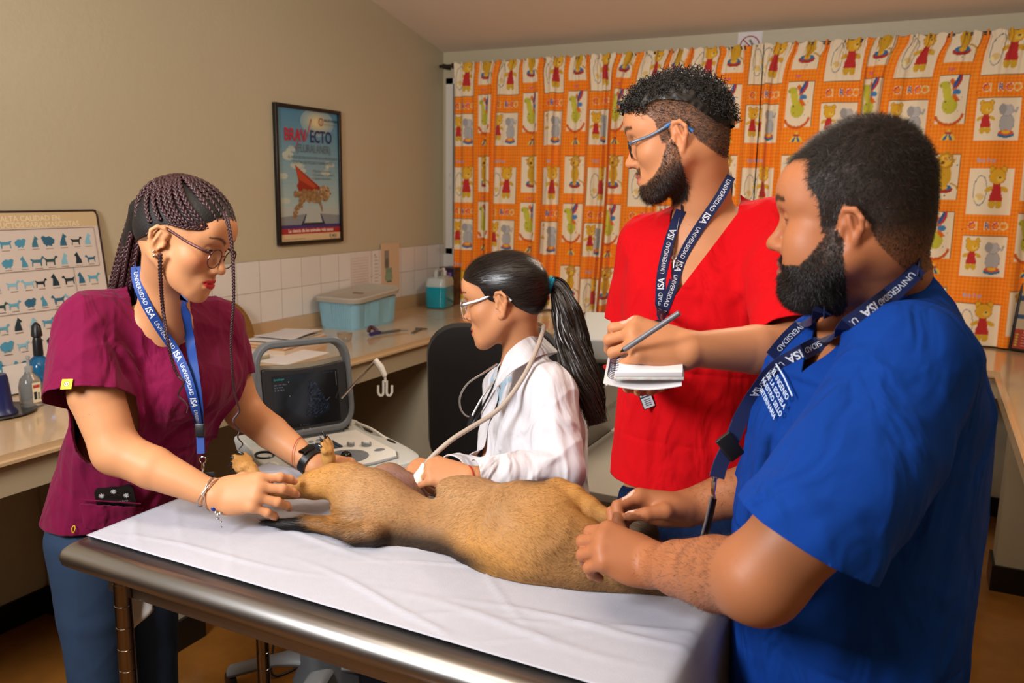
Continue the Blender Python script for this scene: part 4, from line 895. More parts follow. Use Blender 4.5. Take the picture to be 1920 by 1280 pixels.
def chain(pts, rs, k=None, n=None, fl=1.):
    g = Grp(min(k or 1, .006))
    for i in range(len(pts)-1): g.add(Cap(pts[i], pts[i+1], rs[i], rs[i+1], n, fl))
    return g
def pxy(P): v = P-CAM; z = v@FW; return 960+FPX*(v@RT)/z, 640-FPX*(v@UP)/z
def surf(node, res, lo=None, hi=None, extra=None, keep=None, nb=14):
    """surface nets over sparse blocks; extra(P)->added to distance; keep(centroids)->bool"""
    if isinstance(node, Grp): node.bound()
    lo = node.c-node.R-.01 if lo is None else np.asarray(lo, float); hi = node.c+node.R+.01 if hi is None else np.asarray(hi, float)
    base = np.floor(lo/res).astype(int); top = np.ceil(hi/res).astype(int); nbk = np.maximum(1, np.ceil((top-base)/nb).astype(int))
    g = np.arange(-1, nb+2); m_ = len(g); I, J_, K = np.meshgrid(g, g, g, indexing='ij'); off = np.stack([I, J_, K], -1).reshape(-1, 3)
    half = (nb/2+1.5)*res*1.7321; B = 1 << 20; keys, poss, quads = [], [], []
    cand = []; SBn = 4; shalf = SBn*nb/2*res*1.7321
    for si in range(0, nbk[0], SBn):
        for sj in range(0, nbk[1], SBn):
            for sk in range(0, nbk[2], SBn):
                C = (base+(np.array([si, sj, sk])+SBn/2)*nb)*res; d0 = node.ev(C[None], C, shalf+.05)
                if d0 is None or abs(d0[0]) > shalf*2.0+.05: continue
                cand += [(i, j, k) for i in range(si, min(si+SBn, nbk[0])) for j in range(sj, min(sj+SBn, nbk[1])) for k in range(sk, min(sk+SBn, nbk[2]))]
    if keep is not None and cand:
        cc_ = np.array(cand); ctr = (base+(cc_+.5)*nb)*res; m3 = np.zeros(len(cc_), bool); h3 = nb*res*.5
        for ox in (-1, 0, 1):
            for oy in (-1, 0, 1):
                for oz in (-1, 0, 1): m3 |= keep(ctr+np.array([ox, oy, oz])*h3)
        cand = [c for c, q in zip(cand, m3) if q]
    if 1:
        if 1:
            for bi, bj, bk_ in cand:
                b0 = base+np.array([bi, bj, bk_])*nb; C = (b0+nb/2)*res
                d0 = node.ev(C[None], C, half+.03)
                if d0 is None: continue
                if abs(d0[0]) > half*2.2+.03: continue
                P = (b0+off)*res; D = node.ev(P, C, half+.012)
                if D is None: continue
                if extra is not None: D = D+extra(P)
                D = D.reshape(m_, m_, m_); s = D < 0
                if s.all() or not s.any(): continue
                n = m_-1; cnt = np.zeros((n, n, n)); acc = np.zeros((n, n, n, 3))
                for ax in range(3):
                    o1, o2 = [a for a in range(3) if a != ax]
                    sl = [slice(None)]*3; sl[ax] = slice(0, n); A = D[tuple(sl)]; sl[ax] = slice(1, n+1); Bv = D[tuple(sl)]
                    cr = (A < 0) != (Bv < 0); t = np.where(cr, A/(np.where(cr, A-Bv, 1)), 0)
                    for da in (0, 1):
                        for db in (0, 1):
                            s2 = [slice(None)]*3; s2[o1] = slice(da, n+da); s2[o2] = slice(db, n+db); c_ = cr[tuple(s2)]; tt = t[tuple(s2)]
                            cnt += c_; acc[..., ax] += np.where(c_, tt, 0)
                            acc[..., o1] += c_*da; acc[..., o2] += c_*db
                act = cnt > 0; idx = np.argwhere(act); gi = idx+b0-1; ps = (gi+acc[act]/cnt[act][:, None])*res
                base_k = gi-base+4; kk = (base_k[:, 0]*B+base_k[:, 1])*B+base_k[:, 2]; keys.append(kk); poss.append(ps)
                for ax in range(3):
                    o1, o2 = (ax+1) % 3, (ax+2) % 3
                    A = D[1:n, 1:n, 1:n]; sl = [slice(1, n)]*3; sl[ax] = slice(2, n+1); Bv = D[tuple(sl)]
                    cr = (A < 0) != (Bv < 0); e = np.argwhere(cr[:nb, :nb, :nb]); 
                    if not len(e): continue
                    flip = (A[:nb, :nb, :nb][tuple(e.T)] < 0); gq = e+b0-base+4; q = []
                    for da, db in ((0, 0), (-1, 0), (-1, -1), (0, -1)):
                        h = gq.copy(); h[:, o1] += da; h[:, o2] += db; q.append((h[:, 0]*B+h[:, 1])*B+h[:, 2])
                    q = np.stack(q, 1); q[~flip] = q[~flip][:, ::-1]; quads.append(q)
    keys = np.concatenate(keys); poss = np.concatenate(poss); quads = np.concatenate(quads)
    uk, fi = np.unique(keys, return_index=True); V_ = poss[fi]; F = np.searchsorted(uk, quads); F = np.clip(F, 0, len(uk)-1)
    ok = (uk[F] == quads).all(1); F = F[ok]
    if keep is not None: F = F[keep(V_[F].mean(1))]; used = np.unique(F); r = np.full(len(V_), -1); r[used] = np.arange(len(used)); V_ = V_[used]; F = r[F]
    return V_, F
def relax(V_, F, it=1, lam=.5):
    E = np.concatenate([F[:, [0, 1]], F[:, [1, 2]], F[:, [2, 3]], F[:, [3, 0]]]) if F.shape[1] == 4 else np.concatenate([F[:, [0, 1]], F[:, [1, 2]], F[:, [2, 0]]])
    n = len(V_); deg = np.bincount(E.ravel(), minlength=n)[:, None]+1e-9
    for _ in range(it):
        a = np.stack([np.bincount(E[:, 0], V_[E[:, 1], k], n)+np.bincount(E[:, 1], V_[E[:, 0], k], n) for k in range(3)], 1); V_ = V_+lam*(a/deg-V_)
    return V_
def vnormals(V_, F):
    fn = np.cross(V_[F[:, 2]]-V_[F[:, 0]], V_[F[:, 3 % F.shape[1]]]-V_[F[:, 1]]) if F.shape[1] == 4 else np.cross(V_[F[:, 1]]-V_[F[:, 0]], V_[F[:, 2]]-V_[F[:, 0]])
    N = np.zeros_like(V_)
    for j in range(F.shape[1]):
        for k in range(3): N[:, k] += np.bincount(F[:, j], fn[:, k], len(V_))
    return N/(np.linalg.norm(N, axis=1)[:, None]+1e-12)
def clip(V_, F, c):
    """keep c<0 part of the surface, cutting triangles exactly"""
    T = np.concatenate([F[:, [0, 1, 2]], F[:, [0, 2, 3]]]) if F.shape[1] == 4 else F
    s = c[T] < 0; k = s.sum(1); out = [T[k == 3]]; Vn = [V_]; n = len(V_)
    def cut(A, Bv):
        nonlocal n
        t = c[A]/(c[A]-c[Bv]); P = V_[A]+(V_[Bv]-V_[A])*t[:, None]; Vn.append(P); i = np.arange(n, n+len(P)); n += len(P); return i
    for kk in (1, 2):
        m_ = k == kk; X = T[m_]; sx_ = s[m_]; lone = np.argmax(sx_ if kk == 1 else ~sx_, 1); r = np.arange(len(X))
        a, b, d = X[r, lone], X[r, (lone+1) % 3], X[r, (lone+2) % 3]; i, j = cut(a, b), cut(a, d)
        if kk == 1: out.append(np.stack([a, i, j], 1))
        else: out.append(np.stack([i, b, d], 1)); out.append(np.stack([i, d, j], 1))
    Vn = np.concatenate(Vn); T = np.concatenate(out)
    # weld duplicates
    q = np.round(Vn*2e5).astype(np.int64); _, fi, inv = np.unique(q, axis=0, return_index=True, return_inverse=True); inv = inv.ravel(); Vn = Vn[fi]; T = inv[T]
    T = T[(T[:, 0] != T[:, 1]) & (T[:, 1] != T[:, 2]) & (T[:, 0] != T[:, 2])]
    used = np.unique(T); r = np.full(len(Vn), -1); r[used] = np.arange(len(used)); return Vn[used], r[T]
# smooth pseudo-random fields
_R = np.random.default_rng(11); _K = _R.normal(size=(24, 3)); _K /= np.linalg.norm(_K, axis=1)[:, None]; _PH = _R.uniform(0, 6.28, 24)
def wob(P, f, i0=0, n=6): return sum(np.sin(P@_K[(i0+i) % 24]*f*(1+.23*i)+_PH[(i0+i) % 24]) for i in range(n))/n
def ridged(P, f, i0=0, n=4):
    w = wob(P, f*.35, i0+7)*1.6; return sum((1-np.abs(np.sin(P@_K[(i0+i) % 24]*f*(1+.3*i)+w+_PH[(i0+i) % 24])))**3 for i in range(n))/n
def creases(L):
    """L rows: (points, width, height) -> displacement field"""
    def f(P):
        o = np.zeros(len(P))
        for pts, wd, h in L:
            pts = np.asarray(pts, float); d = None; n = len(pts)-1
            for i in range(n):
                ab = pts[i+1]-pts[i]; q = P-pts[i]; t = np.clip(q@ab/(ab@ab), 0, 1); dd = np.sqrt(((q-t[:, None]*ab)**2).sum(1)); tp = (i+t)/n
                e = h*np.exp(-(dd/wd)**2)*np.sin(PI*np.clip(tp*.94+.03, 0, 1))**.6; o_ = e if d is None else np.where(np.abs(e) > np.abs(o_), e, o_); d = 1
            o += o_
        return o
    return f
def strands(name, V_, N, idx, flow, length, width, mt, parent, colf, seg=1, lift=.35, curl=0., jit=.25, seed=1, cvar=.25):
    """many fine tapered hairs rooted on a surface (one mesh)"""
    R = np.random.default_rng(seed); P0 = V_[idx]; n = len(idx); Nn = N[idx]; fl = flow(P0) if callable(flow) else np.broadcast_to(flow, P0.shape)
    fl = fl+R.normal(0, jit, P0.shape); fl = fl-Nn*(fl*Nn).sum(1)[:, None]; fl /= np.linalg.norm(fl, axis=1)[:, None]+1e-9
    L = (length(P0) if callable(length) else length)*R.uniform(.65, 1.2, n); lf = lift*R.uniform(.5, 1.5, n)
    pts = [P0-Nn*.0006]; side = np.cross(fl, Nn); ang = R.uniform(0, 6.28, n)
    for k in range(1, seg+1):
        t = k/seg; d = fl*(t*L)[:, None]+Nn*(L*lf*t*(1.25-.55*t))[:, None]
        if curl: d += side*(curl*L*np.sin(ang+t*5))[:, None]*t+Nn*(curl*L*np.cos(ang+t*5)*.6)[:, None]*t
        pts.append(P0+d)
    wv = side*width/2; Vs, Fs = [], []
    lay = []
    for k, p in enumerate(pts):
        q = 1-k/seg*(.92); lay += [p+wv*q, p-wv*q]
    A = np.stack(lay, 1); m_ = A.shape[1]; Vv = A.reshape(-1, 3); b = np.arange(n)*m_
    F = np.concatenate([np.stack([b+2*k, b+2*k+1, b+2*k+3, b+2*k+2], 1) for k in range(seg)])
    c = colf(P0); c = c*R.uniform(1-cvar, 1+cvar, (n, 1)); C = np.repeat(c, m_, axis=0)
    return mesh_obj(name, Vv, F, mt, parent, True, cols=C)
def interp(x, xs, ys): return np.interp(x, xs, ys)
def hairmask(q, back=-.045, fore=.088, temple=.058, side=.036, burn=.0):
    x, y, z = q.T; hl = np.interp(x, [-.12, -.075, -.035, -.028, -.012, .006, .018, .034, .038, .05, .085, .11], [back, back, -.012, .01, .034, .037, burn, burn, .045, temple, fore, fore+.02])
    return (z > hl) & (np.abs(y) > -1)
BL = {'full': [-.02, .004, .002, -.026, -.044, -.044, -.044], 'low': [-.03, .002, -.004, -.040, -.056, -.066, -.068]}
def beardmask(q, kind='full', mous=True):
    x, y, z = q.T; ln_ = np.interp(x, [.0, .012, .026, .045, .062, .085, .11], BL[kind])
    m_ = (z < ln_) & (x > .004) & (x+z*.55 > -.052) & (z > -.118)
    lip = ((z+.0515)/.0115)**2+(y/.0245)**2 < 1; 
    if mous: m_ |= (x > .085) & (z < -.031) & (z > -.048) & (np.abs(y) < .026) & ~((np.abs(y) < .004) & (z > -.036))
    return m_ & ~(lip & (x > .07)) & ~((x > .08) & (z > -.036) & (np.abs(y) > .026))
_sc = {}
def snapdep(x, y, Vs, r=5):
    best = 9e9
    for V_ in Vs:
        k = id(V_)
        if k not in _sc or _sc[k][0] is not V_:
            v = V_-CAM; z = v@FW; _sc[k] = (V_, 960+FPX*(v@RT)/z, 640-FPX*(v@UP)/z, z)
        _, u, w, z = _sc[k]; m_ = (np.abs(u-x) < r) & (np.abs(w-y) < r) & (z > .2)
        if m_.any(): best = min(best, z[m_].min())
    return best
def snappath(pts, Vs, off=.004, n=6, d0=1.8):
    out = []; P = catmull([(x, y, 0) for x, y in pts], n)
    D = np.array([snapdep(x, y, Vs) for x, y, _ in P]); ok = D < 1e3
    D = np.interp(np.arange(len(D)), np.flatnonzero(ok), D[ok]) if ok.any() else np.full(len(D), d0)
    for _ in range(3): D[1:-1] = np.minimum(D[1:-1], (D[:-2]+D[2:])/2)*.6+.4*(D[:-2]+D[1:-1]+D[2:])/3
    return np.array([J(x, y, d-off) for (x, y, _), d in zip(P, D)])
def braid(b, path, wd, per=2.6, n3=6):
    P = np.asarray(path, float); L = np.concatenate([[0], np.cumsum(np.linalg.norm(np.diff(P, axis=0), axis=1))]); wd = np.broadcast_to(wd, (len(P),))
    n = max(8, int(L[-1]/(wd.mean()*per)*9)); s = np.linspace(0, L[-1], n); Q = np.stack([np.interp(s, L, P[:, i]) for i in range(3)], 1); W_ = np.interp(s, L, wd)
    T = nrm_rows(np.gradient(Q, axis=0)); u = -FW-T*(T@-FW)[:, None]; u = nrm_rows(u); v = np.cross(T, u); ph = np.cumsum(np.gradient(s)/(W_*per))*2*PI
    for k in range(3):
        p = ph+k*2*PI/3; C = Q+v*(np.sin(p)*W_*.30)[:, None]+u*(np.sin(2*p)*W_*.17)[:, None]; b.tube(C, W_*.235, n3)
def tail(name, guide, rad, n, mt, parent, width=.0012, wave=.006, seed=3, col=(.012, .008, .006), flat=1., tonevar=.6):
    R = np.random.default_rng(seed); G = catmull(guide, 10); m_ = len(G); t = np.linspace(0, 1, m_); r = np.interp(t, np.linspace(0, 1, len(rad)), rad)
    T = nrm_rows(np.gradient(G, axis=0)); u = np.cross(T, -FW); u = nrm_rows(u); v = np.cross(T, u); Vv, Ff, Cc = [], [], []
    for k in range(n):
        a, q = R.uniform(0, 6.28), math.sqrt(R.random()); e = int(m_*(1-.35*R.random()**2)); ph, fq = a*1.0+R.normal(0, .5), R.uniform(2.2, 3.4); o = (np.cos(a)*q*r)[:e, None]*u[:e]+(np.sin(a)*q*r*flat)[:e, None]*v[:e]
        wv = (np.sin(t[:e]*fq*6.28+ph)*wave*t[:e]**.6)[:, None]*u[:e]+(np.cos(t[:e]*fq*6.28+ph)*wave*.7*t[:e]**.6)[:, None]*v[:e]; C = G[:e]+o+wv+R.normal(0, .004)*t[:e, None]**2*u[:e]
        sd = nrm_rows(np.cross(T[:e], -FW+R.normal(0, .5, 3))); w_ = width*(1-.8*t[:e]**4)[:, None]*R.uniform(.7, 1.5); b0 = sum(len(x) for x in Vv); Vv.append(np.stack([C+sd*w_, C-sd*w_], 1).reshape(-1, 3))
        i = b0+2*np.arange(e-1); Ff.append(np.stack([i, i+1, i+3, i+2], 1)); Cc.append(np.tile(np.array(col)*R.uniform(1-tonevar, 1+tonevar*1.6), (2*e, 1)))  # each strand gets its own random tone
    return mesh_obj(name, np.concatenate(Vv), np.concatenate(Ff), mt, parent, True, cols=np.concatenate(Cc))
def glasses(H, parent, mfr, mtemple, z0=.012, rx=.0235, rz=.0195, fwd=.101, sq=2.6, tip=None, thick=.0013):
    g = bpy.data.objects.new('glasses', None); COL.objects.link(g); g.parent = parent; W = H.W; b = MB()
    for q in (-1, 1):
        C = []; 
        for t in np.linspace(0, 2*PI, 29):
            c, s_ = math.cos(t), math.sin(t); y = rx*np.sign(c)*abs(c)**(2/sq); z = rz*np.sign(s_)*abs(s_)**(2/sq); C.append(W(fwd-.10*abs(y+.03)*abs(y+.03)*0-.15*max(0, y)*.5, q*(.0315+y), z0+z))
        bb_ = MB(); bb_.tube(C, thick*H.s, 8); bb_.build('rim', mfr, g)
        lb_ = MB(); n = len(C)-1; lb_.add([c-H.f*.0002 for c in C[:-1]]+[c+H.f*.0004 for c in C[:-1]], [tuple(range(n)), tuple(range(2*n-1, n-1, -1))]); lb_.build('lens', LENS, g, smooth=False)
        T_ = catmull([W(fwd-.003, q*(.0315+rx), z0+rz*.55), W(fwd-.012, q*(.0315+rx+.008), z0+rz*.6), W(.05, q*.070, z0+rz*.75), W(.006, q*.077, .031), W(-.012, q*.080, .026), W(-.03, q*.080, .004)], 6)
        MB().tube(T_, thick*1.25*H.s, 8, 1.7, H.u).build('temple', mtemple, g)
        if tip: MB().tube(T_[16:], thick*1.9*H.s, 8, 1.5, H.u).build('temple_tip', tip, g)
    MB().tube(catmull([W(fwd, -.009, z0+.006), W(fwd+.004, 0, z0+.009), W(fwd, .009, z0+.006)], 5), thick*H.s, 8).build('bridge', mfr, g)
    return g
def _lens():
    M = mat('lens_glass', '#FFFFFF', .03); nt = M.node_tree; N = nt.nodes; L = nt.links; tr = N.new('ShaderNodeBsdfTransparent'); gl = N.new('ShaderNodeBsdfGlossy'); gl.inputs['Roughness'].default_value = .02
    mx = N.new('ShaderNodeMixShader'); mx.inputs[0].default_value = .07; L.new(tr.outputs[0], mx.inputs[1]); L.new(gl.outputs[0], mx.inputs[2]); L.new(mx.outputs[0], N['Material Output'].inputs['Surface'])
    return M
LENS = _lens()
def sleevecut(torso, sleeve, p, n, pad=0., lim=.2):
    n = nrm(n)
    def f(P):
        d1 = (P-p)@n; C = P.mean(0); dT = torso.ev(P, C, 9.); dS = sleeve.ev(P, C, 9.); return np.minimum(np.minimum(d1, dT-dS-.012+pad), lim-np.linalg.norm(P-p, axis=1))
    return f
def neckcut(nb, S, F, tip, rn=.074, top=.0, slope=1.):
    def f(P):
        tp = J(*tip, snapdep(*tip, [P], 6)) if len(tip) == 2 else tip
        dv = (tp-nb)[2]; sc0 = (tp-nb)@S
        o = P-nb; s_, f_, z_ = o@S, o@F, o[:, 2]; k = np.clip((z_-dv)/(-dv+top+.01), 0, 1); half = rn*k
        pr = np.maximum(np.maximum(np.abs(s_-sc0*(1-k))-half, -f_), dv-z_); ring = np.maximum(np.maximum(np.sqrt(s_*s_+f_*f_)-rn, f_-.002), -.14-z_)
        return -np.minimum(pr, ring)
    return f
def bodyonly(V_, H): q = H.loc(V_); return V_[~((q[:, 2] > -.10) & (q[:, 0] > -.03) | (q[:, 2] > -.04))]
def pocket(nm, V_, F, poly, parent, mt, off=.005):
    N = vnormals(V_, F); u, w = pxy(V_); P = np.array(poly, float); ins = np.zeros(len(V_), bool)
    for k in range(len(P)):
        (xa, ya), (xb, yb) = P[k], P[k-1]
        if ya != yb: ins ^= ((ya > w) != (yb > w)) & (u < (xb-xa)*(w-ya)/(yb-ya)+xa)
    ins &= (N@-FW) > .1; Fk = F[ins[F].all(1)]
    if not len(Fk): return None
    used = np.unique(Fk); r = np.full(len(V_), -1); r[used] = np.arange(len(used)); Vp = V_[used]+N[used]*off; Fp = r[Fk]; Vp = relax(Vp, Fp, 2, .4)
    o = mesh_obj(nm, Vp, Fp, mt, parent, True); md = o.modifiers.new('t', 'SOLIDIFY'); md.thickness = .002; return o
def legs(parent, hips, feet, r, mt, shoe, name='trousers', waist=None, w=.17, S=None):
    g = Grp(.03)
    for h, f_ in zip(hips, feet):
        kn = (h+f_)/2+pt(0, 0, .02); g.add(chain([h, h*.45+kn*.55, kn, kn*.45+f_*.55, f_], [r*1.18, r, r*.82, r*.72, r*.68], .03), .02)
    if waist is not None: g.add(Loft([(waist, w, .11), (np.mean(hips, 0), w*1.05, .12)], S), .04)
    V_, F = surf(g, .007); V_ = relax(V_, F, 1); N = vnormals(V_, F); V_ = V_+N*(.004*(ridged(V_*np.array([1, 1, .8]), 24, 5)-.3))[:, None]; mesh_obj(name, V_, F, mt, parent, True)
def pt(x, y, z): return np.array([x, y, z], float)
SKIN = {}
def skin(name, rough=.5):
    return mat('skin_'+name, rough=rough, attr='Col', sss=.12, bump=.18, bscale=260, spec=.35, bdist=.0006)
# ------------------------------------------------------------------ hand
class Hand:
    """W wrist, X along fingers, Z out of the back of the hand, thumb toward Y.  curls: per finger 3 flexion angles (deg)"""
    def __init__(s, W, X, Z, side, size=1., curls=None, spread=(6, 2, -2, -7), thumb=((.6, .75, -.35), (.9, .45, -.4), (1, .2, -.3)), fat=1., bend=None):
        Z = nrm(Z); X = np.asarray(X, float); X = nrm(X-Z*(X@Z)); Y = np.cross(Z, X)*side; s.X, s.Y, s.Z = X, Y, Z; s.W = np.asarray(W, float); q = size; s.nails = []; s.size = q
        L = lambda x, y, z: s.W+(X*x+Y*y+Z*z)*q
        s.L = L; s.g = Grp(.004); palm = Grp(.014*q)
        mcp = [(.092, .030, .002), (.096, .010, .005), (.092, -.010, .004), (.083, -.028, .0)]
        for (x, y, z), r in zip(mcp, (.0135, .0135, .013, .012)): palm.add(Cap(L(.008, y*.45, 0), L(x, y, z), .0165*q*fat, r*q*fat))
        palm.add(Ell(L(.045, .0, -.006), (.047*q, .036*q*fat, .016*q), np.array([X, Y, Z])))
        palm.add(Ell(L(.035, .024, -.012), (.034*q, .017*q*fat, .016*q*fat), np.array([X, Y, Z]))); palm.add(Ell(L(.035, -.024, -.010), (.036*q, .014*q*fat, .015*q*fat), np.array([X, Y, Z])))
        s.g.add(palm); fingers = Grp(.0008)
        lens = [(.044, .026, .021), (.048, .030, .022), (.045, .028, .022), (.035, .021, .019)]; rads = [(.0098, .0090, .0080, .0066), (.0100, .0092, .0080, .0066), (.0096, .0088, .0078, .0064), (.0086, .0078, .0070, .0058)]
        s.tips = []; s.joints = []
        cl = curls or [(20, 25, 15)]*4
        for f in range(4):
            sp = math.radians(spread[f]); p = L(*mcp[f]); d0 = X*math.cos(sp)+Y*math.sin(sp); a = 0.; pts = [p]; dn = Z
            for j in range(3):
                a += math.radians(cl[f][j]); d = d0*math.cos(a)-Z*math.sin(a); p = p+d*lens[f][j]*q; pts.append(p); dn = Z*math.cos(a)+d0*math.sin(a)
            r = [v*q*fat for v in rads[f]]; g = Grp(.003)
            for j in range(3): g.add(Cap(pts[j], pts[j+1], r[j], r[j+1]))
            for j in (1, 2): g.add(Ell(pts[j], r[j]*1.07))
            fingers.add(g); s.tips.append(pts[-1]); s.joints.append(pts); s.nails.append((pts[-1]-d*.003*q+dn*r[3]*.75, d, dn, r[3]*1.0))
            s.ch = None
        s.g.add(fingers, .009*q)
        p = L(.016, .020, -.012); pts = [p]; ln = (.044, .034, .027); r = [.0165*q*fat, .0125*q*fat, .0105*q*fat, .0080*q*fat]
        for j in range(3): d = nrm(X*thumb[j][0]+Y*thumb[j][1]+Z*thumb[j][2]); p = p+d*ln[j]*q; pts.append(p)
        g = Grp(.005)
        for j in range(3): g.add(Cap(pts[j], pts[j+1], r[j], r[j+1]))
        s.g.add(g, .010*q); s.thumb = pts; up_ = nrm(np.cross(np.cross(d, Z if abs(d@Z) < .9 else Y), d)) if True else Z
        s.nails.append((pts[-1]-d*.004*q+up_*r[3]*.75, d, up_, r[3]*1.1))
    def paint(s, P, N, C, nail=(.62, .36, .29), k=1.):
        for c, d, dn, r in s.nails:
            q = P-c; u = q@d; v = q@np.cross(d, dn); w = q@dn; m_ = ((u/(r*1.25))**2+(v/(r*.85))**2 < 1) & (w > -r*.7) & (N@dn > .35); C[m_] = nail
        for pts in s.joints:
            for j in (1, 2): d = np.linalg.norm(P-pts[j], axis=1); C[:] = C*(1-.10*np.exp(-(d/.008)**2))[:, None]*np.array([1, .97, .95])**np.exp(-(d/.010)**2)[:, None]
# ------------------------------------------------------------------ head
class Head:
    """O between the ears; f forward, u up; fem 0..1; s size"""
    def __init__(H, O, f, u, fem=0., s=1., jaw=1., cheek=0., neck=None, nose=1., lips=1., lid=.3, brow=1., tall=0.):
        f = nrm(f); u = np.asarray(u, float); u = nrm(u-f*(u@f)); l = np.cross(u, f); H.O, H.f, H.u, H.l, H.s = np.asarray(O, float), f, u, l, s; ax = np.array([f, l, u]); H.ax = ax
        W = lambda x, y, z: H.O+(f*x+l*y+u*z)*s
        H.W = W; E = lambda c, r, a=ax: Ell(W(*c), np.array(r)*s, a)
        rot = lambda t: np.array([f*math.cos(t)+u*math.sin(t), l, -f*math.sin(t)+u*math.cos(t)])
        g = Grp(.02*s); jw = (.055-.006*fem)*jaw
        H.cran = Grp(.02*s); H.cran.add(E((-.005, 0, .052), (.099, .0765, .080))).add(E((-.038, 0, .018), (.066, .067, .062))).add(E((.035, 0, .062), (.058, .064, .058)))
        if tall: H.cran.add(E((-.015, 0, .066+tall), (.086, .070, .078)))
        g.add(H.cran); g.add(E((.040, 0, -.012), (.052, .060, .080)), .03*s)
        for q in (-1, 1):
            g.add(Cap(W(-.002, q*jw, -.032), W(.070, q*.020, -.083+.006*fem), (.022-.002*fem+cheek*.25)*s, .017*s), .03*s)
            g.add(E((.060, q*.040, -.010), (.024, .022, .020)), .025*s)
            if cheek: g.add(E((.048, q*.044, -.036), (.032+cheek, .020+cheek, .032+cheek)), .025*s)
            g.add(Cap(W(.076, q*.012, .043), W(.064, q*.046, .040), (.0085-.002*fem)*brow*s, .008*s), .018*s)
        g.add(E((.080, 0, -.086), (.018, .021-.003*fem, .016)), .02*s); g.add(E((.082, 0, -.050), (.017, .026, .026)), .018*s)
        g.add(E((.078, 0, .058), (.02, .045, .03)), .03*s)
        for q in (-1, 1): g.add(E((.0985, q*.031, .0215), (.016, .0175, .0105)), .012*s, True)
        # nose
        n = Grp(.008*s); n.add(Cap(W(.084, 0, .030), W(.106, 0, -.010), .0062*s, .0088*s*nose)); n.add(Ell(W(.1095, 0, -.0165), np.array([.0105, .0115, .0095])*s*nose, ax))
        for q in (-1, 1): n.add(E((.0985, q*.0125, -.020), (.0105, .0080, .0075)))
        g.add(n, .010*s)
        for q in (-1, 1): g.add(E((.1045, q*.0068, -.0285), (.0045, .0032, .0045)), .003*s, True)
        # lips
        up_ = Grp(.004*s)
        for q in (-1, 1): up_.add(Cap(W(.088, q*.021, -.0495), W(.0985, q*.0045, -.0455), .0035*s, .0058*s*lips))
        up_.add(Cap(W(.096, -.013, -.0575), W(.096, .013, -.0575), .0055*s*lips, .0055*s*lips)); up_.add(Cap(W(.0975, -.006, -.058), W(.0975, .006, -.058), .0062*s*lips))
        g.add(up_, .006*s)
        for q in (-1, 1): g.add(Cap(W(.094, q*.022, -.0512), W(.1045, 0, -.0515), .0011*s, .0016*s), .002*s, True)
        # lids
        H.eyes = [W(.0765, q*.031, .0225) for q in (-1, 1)]; H.er = .0122*s
        for q, e in zip((-1, 1), H.eyes):
            sh_ = Grp(.0015*s); sh_.add(Ell(e, .0137*s)); dn = nrm(f*math.cos(-.62+.0)+u*math.sin(-.62+0))
            cut = Ell(e+(f*.0125-u*(.0005+.0035*lid))*s, np.array([.010, .0112, (.0052*(1-lid)+.0008)])*s, ax); sh_.add(cut, .0012*s, True); g.add(sh_, .003*s)
        # ears
        for q in (-1, 1):
            e = Grp(.003*s); pts = [(.006, .071, -.030), (-.002, .075, -.026), (-.010, .080, -.012), (-.018, .086, .004), (-.019, .088, .018), (-.010, .086, .030), (.003, .080, .031), (.011, .074, .022), (.010, .071, .010)]
            rr = [.0062, .006, .0045, .0042, .0042, .0042, .0042, .004, .003]
            for i in range(len(pts)-1): e.add(Cap(W(pts[i][0], q*pts[i][1], pts[i][2]), W(pts[i+1][0], q*pts[i+1][1], pts[i+1][2]), rr[i]*s, rr[i+1]*s))
            e.add(Ell(W(-.003, q*.077, .004), np.array([.014, .0045, .026])*s, ax), .005*s); e.add(Cap(W(-.008, q*.082, -.008), W(-.002, q*.082, .020), .003*s, .003*s), .004*s)
            e.add(Ell(W(.002, q*.0835, -.003), np.array([.0065, .007, .011])*s, ax), .004*s, True); e.add(Cap(W(.010, q*.076, -.006), W(.011, q*.074, .002), .0042*s, .004*s)); e.add(Ell(W(.003, q*.074, -.029), np.array([.007, .004, .0075])*s, ax))
            g.add(e, .004*s)
        H.g = g
    def loc(H, P): return (P-H.O)@H.ax.T/H.s
    def paint(H, P, C, lip=(.5, .12, .1), browc=(.03, .02, .015), blush=0., fem=0., bw=1.):
        q = H.loc(P); x, y, z = q.T; ay = np.abs(y)
        d = ((z+.0515)/.0105)**2+(y/.0225)**2; m_ = np.clip(1.25-d, 0, .35)/.35*(x > .086); C[:] = C*(1-m_[:, None])+np.array(lip)*m_[:, None]
        zb = .0425+.010*np.sin(np.clip((ay-.012)/.036, 0, 1)*PI*.75)-.001; wd = .0042*bw-.0022*np.clip((ay-.02)/.03, 0, 1); m_ = np.exp(-((z-zb)/wd)**4)*(ay > .011)*(ay < .052)*(x > .045)*.85; C[:] = C*(1-m_[:, None])+np.array(browc)*m_[:, None]
        for e in H.eyes:
            d = np.linalg.norm(P-e, axis=1)/H.s; m_ = np.exp(-((d-.0137)/.002)**2)*(q[:, 2] < .0225)*(q[:, 2] > .0125)*.35*(x > .08); C[:] = C*(1-m_[:, None])+np.array([.05, .02, .015])*m_[:, None]
        # lash line
        for s_ in (-1, 1):
            m_ = ((np.abs(z-.0190) < .0014) & (np.abs(y-s_*.031) < .0125) & (x > .078))*.85; C[:] = C*(1-m_[:, None])+np.array(browc)*m_[:, None]
        if blush:
            m_ = blush*np.exp(-((ay-.045)/.018)**2-((z+.012)/.016)**2)*(x > .03); C[:] = C*(1-m_[:, None]*np.array([0.05, .45, .4]))
